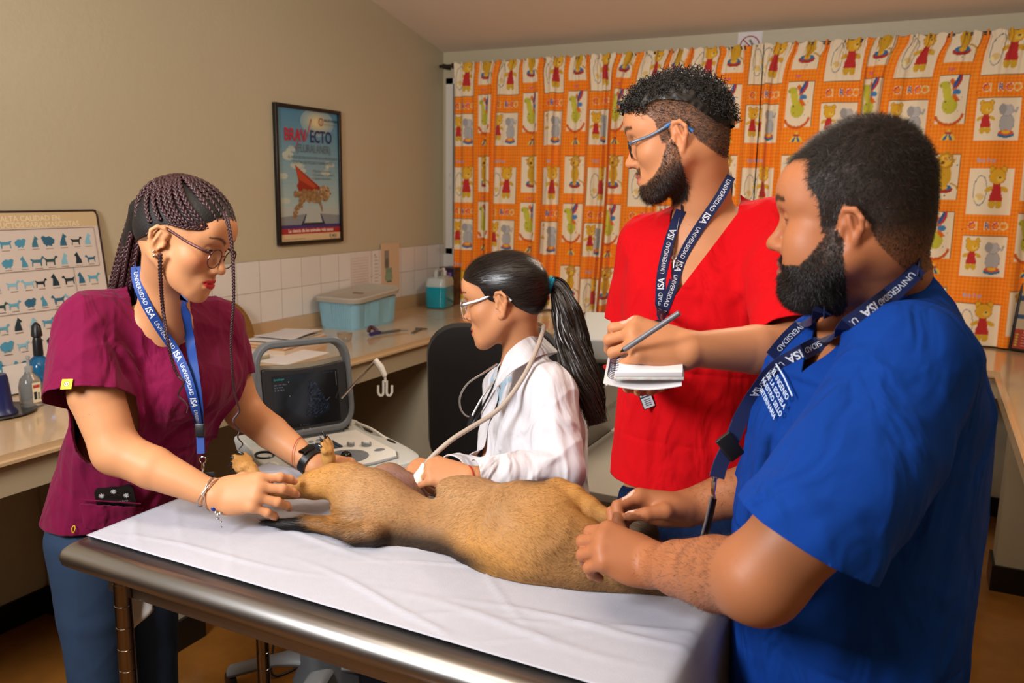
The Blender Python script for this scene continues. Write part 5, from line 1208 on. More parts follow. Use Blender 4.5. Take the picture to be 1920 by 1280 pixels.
def eyes_obj(H, parent, iris='#1E0F08'):
    for k, e in enumerate(H.eyes):
        b = MB(); n = 20
        x, y, z = basis(nrm(H.f*.93-H.u*.36), H.l); R = []; cols = []
        for i in range(13):
            t = PI*i/12*.999+.001; R.append(e+H.er*(np.outer(np.cos(np.arange(n)/n*2*PI)*math.sin(t), x)+np.outer(np.sin(np.arange(n)/n*2*PI)*math.sin(t), y)+z*math.cos(t)))
        b.cur = 0; s0 = len(b.f); b.rings(R, cap=True)
        for j in range(s0, len(b.f)):
            c = np.mean([b.v[i] for i in b.f[j]], 0)-e; a_ = math.degrees(math.acos(np.clip(nrm(c)@z, -1, 1))); b.mi[j] = 2 if a_ < 13 else (1 if a_ < 30 else 0)
        b.build('eye', [mat('eye_white', '#CFC4B8', .15), mat('iris_brown', iris, .1), mat('pupil', '#020202', .05)], parent, sharp=180)
def body_mesh(name, node, regions, parent, colf, mt, extra=None):
    """regions: (res, keep(centroids)->mask)"""
    Vs, Fs, n = [], [], 0
    for res, keep, lo, hi in regions:
        V_, F = surf(node, res, lo, hi, extra, keep); V_ = relax(V_, F, 1, .4); Vs.append(V_); Fs.append(F+n); n += len(V_)
    V_ = np.concatenate(Vs); F = np.concatenate(Fs); N = vnormals(V_, F); C = colf(V_, N); o = mesh_obj(name, V_, F, mt, parent, True, cols=C); return o, V_, F, N
def garment(name, node, res, parent, mt, clipf=None, extra=None, thick=.0025, disp=None, rl=2, cols=None, lo=None, hi=None):
    V_, F = surf(node, res, lo, hi, extra); V_ = relax(V_, F, rl, .5)
    if disp is not None: N = vnormals(V_, F); V_ = V_+N*disp(V_)[:, None]; V_ = relax(V_, F, 1, .3)
    if clipf is not None:
        for cf in (clipf if isinstance(clipf, list) else [clipf]): V_, F = clip(V_, F, cf(V_))
    o = mesh_obj(name, V_, F, mt, parent, True, cols=cols(V_) if cols else None)
    if thick: md = o.modifiers.new('thickness', 'SOLIDIFY'); md.thickness = thick; md.offset = -1; md.use_even_offset = False
    return o, V_, F
def ribbon(name, pts, wd, parent, mt, side, th=.0012, label=None):
    """flat strap; side(i)->unit vector across"""
    P = np.asarray(pts, float); T = nrm_rows(np.gradient(P, axis=0)); S = np.array(side) if np.ndim(side) == 2 else np.broadcast_to(side, P.shape); S = S-T*(S*T).sum(1)[:, None]; S = nrm_rows(S); N = np.cross(T, S)
    R = [np.array([P[i]+S[i]*wd/2+N[i]*th/2, P[i]-S[i]*wd/2+N[i]*th/2, P[i]-S[i]*wd/2-N[i]*th/2, P[i]+S[i]*wd/2-N[i]*th/2]) for i in range(len(P))]
    return MB().rings(R).build(name, mt, parent, sharp=30, label=label), P, T, S, N
def strap_text(name, P, T, S, N, s0, s1, items, parent, off, flip=1):
    """items: (text, size, bold, sx, gap); runs along the strap from arc length s0 to s1"""
    L = np.concatenate([[0], np.cumsum(np.linalg.norm(np.diff(P, axis=0), axis=1))]); a = Art(.00002); x = s0; k = 0
    while True:
        t, size, bold, sx_, gap = items[k % len(items)]; v, f = glyphs(t, bold); w_ = v[:, 0].max()*size*sx_
        if x+w_ > s1: break
        a.text(t, x, -size*.34, size, '#D8DCE4', bold=bold, sx=sx_); x += w_+gap; k += 1
    if not a.v: return
    def fn(v):
        x = v[:, 0]; I = lambda A: np.stack([np.interp(x, L, A[:, i]) for i in range(3)], 1); return I(P)+I(S)*(v[:, 1]*flip)[:, None]+I(N)*(off+np.sign(off)*v[:, 2])[:, None]
    a.build(name, None, parent, INK, fn)
# ================================================================== the dog
dogt = thing('dog', 'brown short haired dog lying on its side on the white table paper', 'dog', (-.75, 1.38, TT))
def JR(L): return [J(x, y, d) for x, y, d, r in L], [r*d/FPX for x, y, d, r in L]
def pxchain(L, k=None, n=None, fl=1.): p, r = JR(L); return chain(p, r, k, n, fl)
DG = Grp(.045)
trunk = pxchain([(722, 985, 1.735, 58), (785, 1000, 1.70, 56), (850, 1003, 1.665, 55), (910, 1002, 1.635, 74), (965, 1004, 1.61, 92), (1030, 1030, 1.575, 92), (1095, 1060, 1.55, 72)], .05)
DG.add(trunk); DG.add(Ell(J(1000, 972, 1.62), (.07, .065, .065)))
DG.add(Ell(J(960, 1045, 1.57), (.09, .055, .055))); DG.add(pxchain([(1095, 1060, 1.55, 72), (1165, 1077, 1.52, 57), (1235, 1082, 1.51, 55)], .05))
DG.add(Ell(J(1275, 1078, 1.54), (.065, .06, .052))); DG.add(pxchain([(1290, 1076, 1.56, 36), (1345, 1062, 1.62, 25), (1362, 1056, 1.64, 19)], .03))
# near hind leg
DG.add(Ell(J(700, 988, 1.735), (.072, .06, .066)), .07)
hl = pxchain([(722, 968, 1.72, 56), (690, 935, 1.745, 56), (655, 908, 1.775, 42), (625, 902, 1.79, 33), (590, 908, 1.80, 28), (553, 917, 1.81, 17), (520, 925, 1.815, 12.5), (492, 915, 1.83, 12)], .035); DG.add(hl, .06)
pw1 = Grp(.008); pw1.add(pxchain([(492, 915, 1.83, 12), (478, 893, 1.86, 12), (466, 880, 1.875, 16), (456, 872, 1.88, 15)], .015))
for x, y, x2, y2, dd in ((452, 862, 440, 857, 0), (449, 871, 438, 868, -.015), (451, 880, 441, 878, -.025), (466, 862, 458, 853, .012)): pw1.add(pxchain([(460, 873, 1.875+dd*.5, 9), (x, y, 1.88+dd, 7.5), (x2, y2, 1.88+dd, 6)], .003), .004)
DG.add(pw1, .012)
# far hind leg with the inner thigh
DG.add(pxchain([(775, 972, 1.80, 36), (752, 925, 1.86, 42), (728, 908, 1.90, 40), (695, 908, 1.93, 26), (655, 902, 1.955, 15), (622, 903, 1.97, 11.5)], .03), .03)
pw2 = Grp(.008); pw2.add(pxchain([(622, 903, 1.97, 11.5), (617, 880, 1.965, 11), (616, 858, 1.955, 12.5), (614, 845, 1.95, 12)], .012))
for x, y, x2, y2, dd in ((608, 836, 605, 828, -.01), (614, 832, 612, 822, .004), (620, 838, 619, 828, .016), (609, 846, 604, 838, -.016)): pw2.add(pxchain([(614, 846, 1.95+dd*.5, 8.5), (x, y, 1.95+dd, 6.3), (x2, y2, 1.95+dd, 5)], .003), .004)
DG.add(pw2, .012)
# front leg held up
DG.add(pxchain([(1010, 1000, 1.575, 66), (1035, 950, 1.60, 40), (1047, 922, 1.615, 23)], .04), .03)
DG.add(pxchain([(1045, 918, 1.615, 21), (1075, 930, 1.60, 22), (1105, 948, 1.59, 17.5), (1135, 967, 1.58, 14), (1165, 983, 1.575, 13), (1190, 996, 1.57, 14)], .02), .012)
DG.add(Ell(J(880, 915, 1.70), (.07, .05, .02)), .05)
# tail
def PT(x, y, r): rr_ = r*1.7/FPX; return PZ(x, y, TT+.003+rr_), rr_
_t = [PT(700, 1000, 24), PT(668, 1003, 19), PT(640, 993, 17), PT(610, 984, 17), PT(575, 981, 15), PT(535, 983, 10), PT(505, 980, 6), PT(490, 977, 2.5)]
DG.add(chain([a for a, b in _t], [b for a, b in _t], .02), .015)
# ear flap
DG.add(Ell(J(1203, 990, 1.575), (.030, .028, .014), np.array([V(.86, -.5, 0), V(.5, .86, 0.1), nrm(np.cross(V(.86, -.5, 0), V(.5, .86, .1)))])), .01); DG.add(pxchain([(1190, 985, 1.58, 12), (1215, 1010, 1.57, 15), (1240, 1050, 1.55, 20)], .02), .015)
V_, F = surf(DG, .0034); V_ = relax(V_, F, 2, .5); _N = vnormals(V_, F); _cr = creases([([J(985, 1108, 1.47), J(1045, 1082, 1.46), J(1095, 1035, 1.47), J(1140, 1000, 1.52)], .007, -.007), ([J(1085, 955, 1.57), J(1105, 985, 1.56), J(1125, 1002, 1.55)], .008, -.010), ([J(905, 1075, 1.5), J(915, 1020, 1.5), J(945, 960, 1.54)], .014, -.006), ([J(925, 930, 1.6), J(975, 985, 1.52), J(1030, 1010, 1.5)], .016, .006), ([J(1010, 1050, 1.48), J(1060, 1010, 1.48), J(1070, 960, 1.52)], .014, .006), ([J(640, 900, 1.75), J(700, 935, 1.68), J(740, 985, 1.66)], .014, .004), ([J(745, 1040, 1.63), J(735, 985, 1.65), J(700, 950, 1.68)], .010, -.006)]); V_ = V_+_N*_cr(V_)[:, None]; V_ = relax(V_, F, 1, .3); V_[:, 2] = np.maximum(V_[:, 2], TT+.0035)
N = vnormals(V_, F)
def blob(P, c, r, rr=None): q = (P-c)/r; return np.exp(-(q*q).sum(1))
dogaxis = np.array([J(700, 1000, 1.73), J(850, 1003, 1.665), J(1010, 1010, 1.59), J(1150, 1065, 1.52)])
def dogcol(P):
    n = len(P); C = np.tile(np.array(lin('#B48C62')), (n, 1)); h = P[:, 2]-TT; x, y = P[:, 0], P[:, 1]
    def mixc(col, m_): m_ = np.clip(m_, 0, 1)[:, None]; C[:] = C*(1-m_)+np.array(lin(col))*m_
    w = wob(P, 60, 3)*.5+.5
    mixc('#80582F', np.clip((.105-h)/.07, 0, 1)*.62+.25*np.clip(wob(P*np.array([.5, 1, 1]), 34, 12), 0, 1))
    mixc('#94693C', .45*w); mixc('#BD8848', blob(P, J(600, 905, 1.79), .09)*1.1); mixc('#C48C48', blob(P, J(1090, 940, 1.6), .11)); mixc('#C38B46', blob(P, J(900, 1030, 1.57), .06)*.8+blob(P, J(960, 1060, 1.54), .07)*.8+blob(P, J(1020, 990, 1.5), .05)*.5)
    mixc('#7A5634', blob(P, J(1050, 1030, 1.5), .06)*.7+blob(P, J(930, 970, 1.56), .05)*.4); mixc('#3F2E22', blob(P, J(1003, 914, 1.62), .028)*1.1)
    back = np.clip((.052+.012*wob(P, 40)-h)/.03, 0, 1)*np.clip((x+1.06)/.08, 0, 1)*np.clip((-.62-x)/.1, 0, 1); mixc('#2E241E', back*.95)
    mixc('#2A1C12', blob(P, J(1100, 968, 1.60), .022)*1.2+blob(P, J(1125, 988, 1.59), .022)*1.2); mixc('#5A4330', np.clip((.03-h)/.02, 0, 1)*.5*(x > -.65)); mixc('#8E6A5E', blob(P, J(735, 915, 1.84), np.array([.07, .07, .06]))*1.5*(y > 1.43)); mixc('#5A4038', blob(P, J(760, 945, 1.76), .035)*1.2*(y > 1.42)); mixc('#4A342C', blob(P, J(820, 945, 1.76), .05)*1.1*(y > 1.44))  # first mix: shade in the crease under the front leg, put into the fur colour
    tm_ = (x < -1.0)*(h < .085)*(y < 1.42)*np.clip((-.985-x)/.03, 0, 1); px_, py_ = pxy(P)
    tl_ = tm_*(py_ > 955)*(px_ < 650); mixc('#A06E38', tl_*.9); mixc('#17120F', tl_*np.clip((590-px_)/40, 0, 1)*1.2+tl_*np.clip((py_-992-.3*(px_-600))/10, 0, 1)*(px_ > 560)*.8+tl_*.35*w)
    mixc('#C9954F', blob(P, J(456, 868, 1.88), .045)+blob(P, J(614, 850, 1.95), .05)); mixc('#4E3B28', blob(P, J(1203, 992, 1.57), .042)*1.5+blob(P, J(1270, 1050, 1.54), .07)*1.2)
    mixc('#241A14', blob(P, J(1115, 995, 1.575), .025)*.6+blob(P, J(1115, 1080, 1.48), .02)*.6+blob(P, J(1358, 1058, 1.62), .018)*2)
    return C
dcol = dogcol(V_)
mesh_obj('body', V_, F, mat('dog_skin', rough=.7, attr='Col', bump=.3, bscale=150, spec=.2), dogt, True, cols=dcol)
bones = [(J(722, 985, 1.73), J(1100, 1050, 1.55), V(-1, -.22, .0)), (J(690, 935, 1.745), J(640, 905, 1.78), V(-.9, .1, 0)), (J(640, 905, 1.78), J(520, 925, 1.81), V(-1, -.15, 0)), (J(492, 915, 1.83), J(450, 866, 1.88), V(-.6, .8, 0)),
         (J(745, 930, 1.86), J(622, 903, 1.97), V(-.5, .8, 0)), (J(622, 903, 1.97), J(614, 830, 1.95), V(0, 1, 0)), (J(1010, 1000, 1.57), J(1045, 922, 1.615), V(.2, .9, .2)), (J(1045, 918, 1.615), J(1190, 996, 1.57), V(1, -.5, 0)),
         (J(668, 1003, 1.735), J(490, 976, 1.79), V(-1, .05, 0)), (J(960, 1080, 1.5), J(1000, 1000, 1.5), V(-.75, .55, .1)), (J(1100, 1100, 1.5), J(1250, 1100, 1.5), V(-.9, -.3, 0))]
def dogflow(P):
    o = np.zeros_like(P); w_ = np.zeros(len(P))
    for a, b, d in bones:
        ab = b-a; t = np.clip((P-a)@ab/(ab@ab), 0, 1); dd = np.linalg.norm(P-a-t[:, None]*ab, axis=1); w = np.exp(-(dd/.035)**2)+1e-6; o += w[:, None]*d; w_ += w
    o = o/w_[:, None]; o += np.stack([wob(P, 25, 1), wob(P, 25, 5), wob(P, 25, 9)], 1)*.35; return o
def doglen(P):
    x, y = pxy(P); L = np.full(len(P), .0085); L[(x < 690) & (y > 950)] = .020; L[(x > 690) & (y > 1030)] = .011; L[(x > 1180)] = .012; L[(x < 480) | ((y < 880) & (x < 640))] = .006
    L *= np.where(P[:, 1] > 1.47, .6, 1); return L
area_ = np.linalg.norm(np.cross(V_[F[:, 2]]-V_[F[:, 0]], V_[F[:, 3]]-V_[F[:, 1]]), axis=1)
Rf = np.random.default_rng(4); vis = (V_[F].mean(1)-CAM); fi = Rf.choice(len(F), 95000, p=area_/area_.sum()); bc = Rf.dirichlet([1, 1, 1, 1], len(fi)); RP = (V_[F[fi]]*bc[..., None]).sum(1); RN = N[F[fi, 0]]
ok = RP[:, 2] > TT+.006; RP, RN = RP[ok], RN[ok]
furm = mat('dog_fur', rough=.5, attr='Col', spec=.35)
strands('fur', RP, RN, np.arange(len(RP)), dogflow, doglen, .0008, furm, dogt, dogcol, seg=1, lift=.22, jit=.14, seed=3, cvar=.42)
# claws
clm = mat('claw_black', '#1A1614', .25)
for x, y, x2, y2, d in ((438, 857, 429, 858, 1.875), (436, 868, 426, 873, 1.86), (439, 879, 433, 887, 1.85), (456, 852, 446, 847, 1.885), (604, 827, 597, 818, 1.935), (611, 821, 604, 808, 1.95), (618, 827, 613, 816, 1.962), (603, 838, 596, 834, 1.93)):
    MB().tube([J(x, y, d), J((x+x2)/2, (y+y2)/2-1, d), J(x2, y2, d)], [.0035, .0028, .001], 8).build('claw', clm, dogt)
MB().ball(J(1366, 1055, 1.645), (.014, .014, .012), 14).build('nose', mat('nose_black', '#0C0A0A', .3), dogt)
# ================================================================== people
skA = skin('light_brown'); skB = skin('tan'); skC = skin('brown'); skD = skin('warm_brown')
hairm = mat('dark_hair', rough=.32, attr='Col', spec=.6); stubm = mat('short_hair', rough=.5, attr='Col', spec=.4)
def sph(c, r): return lambda X: ((X-c)**2).sum(1) < r*r
def tubek(pts, r):
    def f(X):
        m_ = np.zeros(len(X), bool)
        for a, b in zip(pts[:-1], pts[1:]):
            ab = b-a; t = np.clip((X-a)@ab/(ab@ab), 0, 1); m_ |= ((X-a-t[:, None]*ab)**2).sum(1) < r*r
        return m_
    return f
def anyk(*fs): return lambda X: np.any([f(X) for f in fs], axis=0)
def notk(f): return lambda X: ~f(X)
def bb(pts, r): P = np.array(pts); return P.min(0)-r, P.max(0)+r
UZ = np.array([0, 0, 1.])
def person_body(T, g, H, arms, colf, mt, extra=None):
    """arms: list of (elbow, wrist, hand, resolution)"""
    regs = [(.0021, sph(H.W(0, 0, 0), .172), *bb([H.O], .175))]; ks = [sph(H.W(0, 0, 0), .168)]
    for e, w_, h, res in arms:
        P = [e, w_, w_+h.X*.2]; regs.append((res, tubek(P, .10), *bb(P, .1))); ks.append(tubek(P, .096))
    regs.append((.0065, notk(anyk(*ks)), None, None))
    return body_mesh('body', g, regs, T, colf, mt, extra)
def skincol(base, H, hands, **kw):
    def f(P, N):
        C = np.tile(np.array(lin(base)), (len(P), 1)); C *= (1+.05*wob(P, 60)[:, None])*np.array([1, 1, 1.])
        C *= (1-.06*np.clip(wob(P, 22, 4), 0, 1))[:, None]*np.array([1.02, .98, .96])
        q = H.loc(P); inh = (np.abs(q) < .17).all(1); Ch = C[inh]; H.paint(P[inh], Ch, **{k: v for k, v in kw.items() if k in ('lip', 'browc', 'blush', 'bw')})
        if 'mask' in kw: m_, mc, am = kw['mask'](q[inh]); Ch = Ch*(1-am*m_[:, None])+np.array(mc)*am*m_[:, None]
        if kw.get('rosy'): 
            for c_, r_, a_ in ((H.W(.112, 0, -.018), .018, .25), (H.W(-.0, -.08, 0), .035, .25), (H.W(0, .08, 0), .035, .25)): m_ = a_*np.exp(-(np.linalg.norm(P[inh]-c_, axis=1)/r_)**2); Ch = Ch*(1-m_[:, None]*np.array([0, .35, .35]))
        C[inh] = Ch
        for h, w_ in hands:
            m_ = np.linalg.norm(P-w_, axis=1) < .24; Ch = C[m_]; h.paint(P[m_], N[m_], Ch, nail=kw.get('nail', lin('#D8A08C'))); C[m_] = Ch
        return C
    return f
cloth_d = dict(fold=.9, bump=.35, bscale=700, spec=.12, bdist=.0005)
# ------------------------------------------------------------------ woman in the maroon scrub top
A = thing('person', 'person with long dark braids in a maroon scrub top holding the dog hind leg', 'person', (-1.72, 1.28, 0))
AS = V(.75, 0, -.66); AF = V(.66, 0, .75)
hA = Head(J(337, 456, 1.70), V(.903, -.417, .11), V(.402, .906, .135), fem=1, s=.95, jaw=1.0, cheek=.0, nose=.95, lips=1.1, lid=.6)
nb = J(302, 580, 1.85); nbA = nb
rs, ls = J(160, 622, 1.77), J(400, 618, 2.0)
re_, rw = J(218, 846, 1.73), J(402, 928, 1.70); le_, lw = J(456, 770, 2.08), J(590, 872, 2.00)
gA = Grp(.02); gA.add(hA.g)
gA.add(chain([hA.W(-.022, 0, -.015), (hA.W(-.022, 0, -.015)+nb)/2, nb-UZ*.06], [.050, .048, .062], .03), .02)
torsoA = Loft([(J(296, 618, 1.88), .155, .062), (J(288, 700, 1.90), .155, .095), (J(262, 820, 1.95), .13, .09), (J(228, 930, 2.0), .14, .10), (J(212, 1000, 2.03), .145, .105)], AS)
gA.add(torsoA, .03); gA.add(chain([nb-UZ*.05, rs], [.045, .042]), .03); gA.add(chain([nb-UZ*.05, ls], [.045, .042]), .03)
gA.add(chain([rs, J(180, 740, 1.735), re_], [.050, .054, .046], .02), .02); gA.add(chain([re_, re_*.62+rw*.38, rw], [.045, .044, .0265], .02), .02)
gA.add(chain([ls, ls*.5+le_*.5, le_], [.053, .050, .044], .02), .02); gA.add(chain([le_, le_*.6+lw*.4, lw], [.044, .042, .027], .02), .02)
hR = Hand(rw, V(1, -.03, -.10), V(-.10, .45, .9), 1, .98, fat=1.1, curls=[(24, 36, 20), (26, 38, 20), (30, 38, 22), (32, 38, 20)], spread=(10, 2, -8, -18), thumb=((.55, .6, -.6), (.8, .2, -.6), (1, -.1, -.5)))
hL = Hand(lw, V(.75, -.3, -.2), V(.1, .55, .75), -1, .95, curls=[(40, 40, 25)]*4)
gA.add(hR.g, .014).add(hL.g, .014)
hmA = lambda q: (hairmask(q, -.03, .088, .066, .046, .045)*1., lin('#1A1210'), .8)
_, VA, FA, NA = person_body(A, gA, hA, [(re_, rw, hR, .0022), (le_, lw, hL, .003)], skincol('#C88F64', hA, ((hR, rw), (hL, lw)), lip=lin('#B8242C'), browc=lin('#33211A'), blush=.55, mask=hmA), skA)
eyes_obj(hA, A)
maroon = mat('maroon_cotton', '#700E38', .8, sheen=.06, var=.15, vscale=9, vcol='#5A0A2C', **cloth_d)
gT = Grp(.03)
tl = Loft([(J(298, 595, 1.88), .10, .055), (J(294, 628, 1.885), .168, .082), (J(290, 700, 1.90), .172, .118), (J(270, 800, 1.93), .158, .115), (J(240, 900, 1.98), .158, .118), (J(216, 985, 2.01), .165, .122), (J(208, 1040, 2.03), .17, .125)], AS, capr=.03)
tor = Grp(.03).add(tl); tor.add(chain([J(258, 572, 1.85), J(180, 600, 1.785)], [.045, .060]), .04); tor.add(chain([J(338, 582, 1.94), J(398, 606, 2.0)], [.045, .058]), .04)
tor.add(Ell(J(345, 722, 1.85), (.066, .066, .066)), .07); tor.add(Ell(J(402, 700, 1.95), (.055, .055, .06)), .07); gT.add(tor); gT.add(Inf(Grp(.03).add(torsoA).add(chain([nb-UZ*.05, rs], [.045, .042])).add(chain([nb-UZ*.05, ls], [.045, .042])).add(chain([rs, J(180, 740, 1.735)], [.050, .054])).add(chain([ls, ls*.5+le_*.5], [.053, .050])), .008), .02)
sl = chain([J(172, 608, 1.775), J(168, 680, 1.75), J(166, 748, 1.735), J(166, 840, 1.72)], [.068, .078, .088, .097], .03); gT.add(sl, .03)
sl2 = chain([J(402, 612, 2.0), J(420, 660, 2.02), J(427, 706, 2.03), J(434, 780, 2.04)], [.060, .058, .058, .060], .03); gT.add(sl2, .03)
cutsA = [lambda P: -(P[:, 2]-.822), neckcut(nb, AS, AF, (338, 655), .068), sleevecut(tor, sl, J(161, 752, 1.75), J(158, 840, 1.72)-J(168, 660, 1.79)), sleevecut(tor, sl2, J(424, 706, 2.03), J(434, 780, 2.03)-J(410, 640, 2.02)-UZ*.01)]
foldsA = creases([([J(205, 640, 1.72), J(232, 700, 1.74), J(236, 770, 1.76)], .010, -.016), ([J(240, 650, 1.75), J(262, 760, 1.78), J(255, 860, 1.82)], .012, .011), ([J(215, 590, 1.72), J(255, 660, 1.76), J(300, 740, 1.78)], .012, -.008),
    ([J(200, 580, 1.72), J(150, 640, 1.70), J(128, 720, 1.68)], .012, .006), ([J(390, 640, 1.9), J(400, 720, 1.88), J(380, 800, 1.88)], .012, -.012), ([J(345, 640, 1.80), J(372, 700, 1.82), J(390, 780, 1.85)], .010, .006),
    ([J(180, 780, 1.80), J(160, 860, 1.83), J(150, 950, 1.88)], .014, .013), ([J(205, 800, 1.82), J(190, 900, 1.86), J(140, 980, 1.90)], .010, -.010), ([J(130, 820, 1.87), J(115, 900, 1.92), J(120, 970, 1.93)], .012, .009),
    ([J(410, 790, 1.93), J(350, 850, 1.88), J(280, 930, 1.88)], .014, .015), ([J(400, 740, 1.9), J(330, 820, 1.85), J(250, 860, 1.86)], .012, -.009), ([J(350, 870, 1.88), J(290, 940, 1.9), J(230, 960, 1.91)], .010, -.012),
    ([J(300, 620, 1.78), J(340, 660, 1.78)], .006, .003), ([J(150, 935, 1.9), J(255, 938, 1.88)], .004, .004)])
_, GA, GAF = garment('scrub_top', gT, .0042, A, maroon, cutsA, disp=lambda P: 1.3*foldsA(P)+.011*(ridged(P*np.array([1, 1, .4]), 28, 2)-.3))
denim = mat('blue_denim', '#1E3550', .8, bump=.5, bscale=500, var=.5, vscale=5, vcol='#16263C', bdist=.0006)
hip1, hip2 = J(168, 1010, 1.97), J(262, 1005, 2.12)
legs(A, [hip1, hip2], [hip1*[1, 1, 0]+pt(.03, -.03, .07), hip2*[1, 1, 0]+pt(.02, .0, .07)], .082, denim, None, 'jeans', J(225, 985, 2.03), .13, AS)
for h in (hip1, hip2): MB().ball(h*[1, 1, 0]+pt(.06, -.03, .045), (.12, .06, .045), 14).build('shoe', bp_, A)
# hair: cornrows, gathered braids and loose braids
hc = Grp(.01).add(hA.cran)
Vh, Fh = surf(hA.cran, .004); Nh = vnormals(Vh, Fh); Vh = Vh+Nh*.0035; qh = hA.loc(Vh); x, z = qh[:, 0], qh[:, 2]; hl = np.interp(x, [-.12, -.075, -.035, -.02, .006, .02, .04, .06, .085, .11], [-.03, -.03, -.0, .03, .044, .045, .05, .066, .086, .12])
Vh, Fh = clip(Vh, Fh, hl-z); hcap = mesh_obj('hair', Vh, Fh, mat('scalp_hair', '#0B0706', .6, bump=.8, bscale=300, bdist=.001), A)
brm = mat('burgundy_braid', '#2B1416', .42, var=.5, vscale=160, vcol='#4A2428', spec=.5, bump=.4, bscale=900, bdist=.0004)
def onscalp(loc, r=.008):
    c = np.array([-.005, 0, .052]); d = np.asarray(loc, float)-c; k = 1/np.sqrt(((d/np.array([.099+r, .0765+r, .080+r]))**2).sum()); return hA.W(*(c+d*k))
gath = np.array([-.050, -.006, .128])
def cornrow(st, mid=None, sag=.0):
    st = np.asarray(st, float); pts = []
    for t in np.linspace(0, 1, 12):
        p = st*(1-t)+gath*t+(np.asarray(mid)*math.sin(PI*t) if mid is not None else 0); pts.append(onscalp(p))
    return pts
rows = [((.088, .002, .09), (0, .0, .02)), ((.088, -.024, .084), (0, -.016, .016)), ((.060, -.064, .060), (-.002, -.026, -.006)), ((.030, -.074, .052), (-.008, -.016, -.012)), ((-.01, -.077, .044), (-.014, -.01, -.006)), ((.088, -.012, .088), (0, -.01, .02)), ((.084, -.036, .078), (.005, -.022, .012)), ((.072, -.055, .066), (.0, -.03, .0)), ((.045, -.070, .056), (-.005, -.022, -.012)), ((.015, -.077, .05), (-.012, -.01, -.012)), ((.088, .016, .088), (0, .01, .02)), ((.08, .04, .078), (0, .02, .01)), ((-.03, -.075, .03), (-.02, -.01, 0)), ((-.06, -.06, .0), (-.02, 0, 0))]
for st, mid in rows:
    b = MB(); braid(b, cornrow(st, mid), np.linspace(.009, .016, 12)); b.build('cornrow', brm, hcap, sharp=180)
b = MB(); braid(b, [onscalp(p, .009) for p in ((.092, -.020, .086), (.082, -.042, .072), (.06, -.062, .058), (.035, -.072, .05), (.008, -.078, .046))], .0085); b.build('cornrow', brm, hcap, sharp=180)
Rb = np.random.default_rng(21); g0 = hA.W(*gath)
for k in range(15):
    a_ = k/14; ex = 203+84*a_+Rb.normal(0, 3); ey = 540+20*Rb.random(); dd = 1.76+.10*Rb.random()
    off = pt(*(Rb.normal(0, .010, 3))); p0 = g0+hA.l*(Rb.uniform(-.02, .02))+off*.4
    m1 = J(268+40*a_+Rb.normal(0, 3), 372+8*a_, dd-.02); m2 = J(232+62*a_, 440+6*Rb.random(), dd); path = catmull([p0, m1, m2, J(ex, ey, dd+.05), J(ex-22, ey+90, dd+.17)], 10)
    b = MB(); braid(b, path, np.linspace(.015, .012, len(path))); b.build('braid', brm, hcap, sharp=180)
core = pxchain([(306, 352, 1.70, 16), (268, 395, 1.76, 24), (262, 450, 1.83, 30), (252, 510, 1.88, 32), (235, 560, 1.95, 28)], .03); Vc, Fc = surf(core, .006); mesh_obj('hair_core', relax(Vc, Fc, 1), Fc, mat('scalp_hair'), hcap)
_ch = snapdep(303, 570, [VA], 6)
for pts, w0, w1 in (([(421, 396, 1.60), (430, 430, 1.58), (436, 480, 1.575), (438, 560, 1.575), (433, 640, 1.60), (436, 700, 1.62), (440, 735, 1.64), (447, 762, 1.65)], .0085, .004), ([(300, 476, snapdep(300, 476, [VA])-.008), (301, 520, snapdep(301, 520, [VA])-.008), (305, 575, min(_ch, 1.70)-.006), (313, 630, 1.68), (324, 680, 1.70), (334, 705, 1.71)], .0095, .006)):
    P = catmull([J(*p) for p in pts], 8); b = MB(); braid(b, P, np.linspace(w0, w1, len(P))); b.build('loose_braid', brm, hcap, sharp=180)
for pts in ([(447, 762, 1.65), (448, 772, 1.65), (438, 786, 1.65), (440, 796, 1.65), (449, 806, 1.66), (446, 820, 1.66), (455, 832, 1.67), (448, 842, 1.67)], [(334, 705, 1.70), (345, 716, 1.70), (338, 730, 1.705), (334, 742, 1.71), (346, 752, 1.71), (352, 762, 1.71), (350, 774, 1.71)]):
    b = MB(); b.tube(catmull([J(*p) for p in pts], 6), np.linspace(.0028, .0012, (len(pts)-1)*6+1), 7); b.build('curly_tip', brm, hcap)
glasses(hA, A, mat('rose_metal', '#6A4A4A', .25, metal=.9), mat('rose_metal'), z0=.008, rx=.024, rz=.021, sq=2.2, fwd=.104)
b = MB(); b.ball(hA.W(.004, -.083, -.030), .0035, 10); b.ball(hA.W(-.001, -.083, -.022), .003, 10); b.build('ear_stud', chrome, A, label='small silver ear studs')
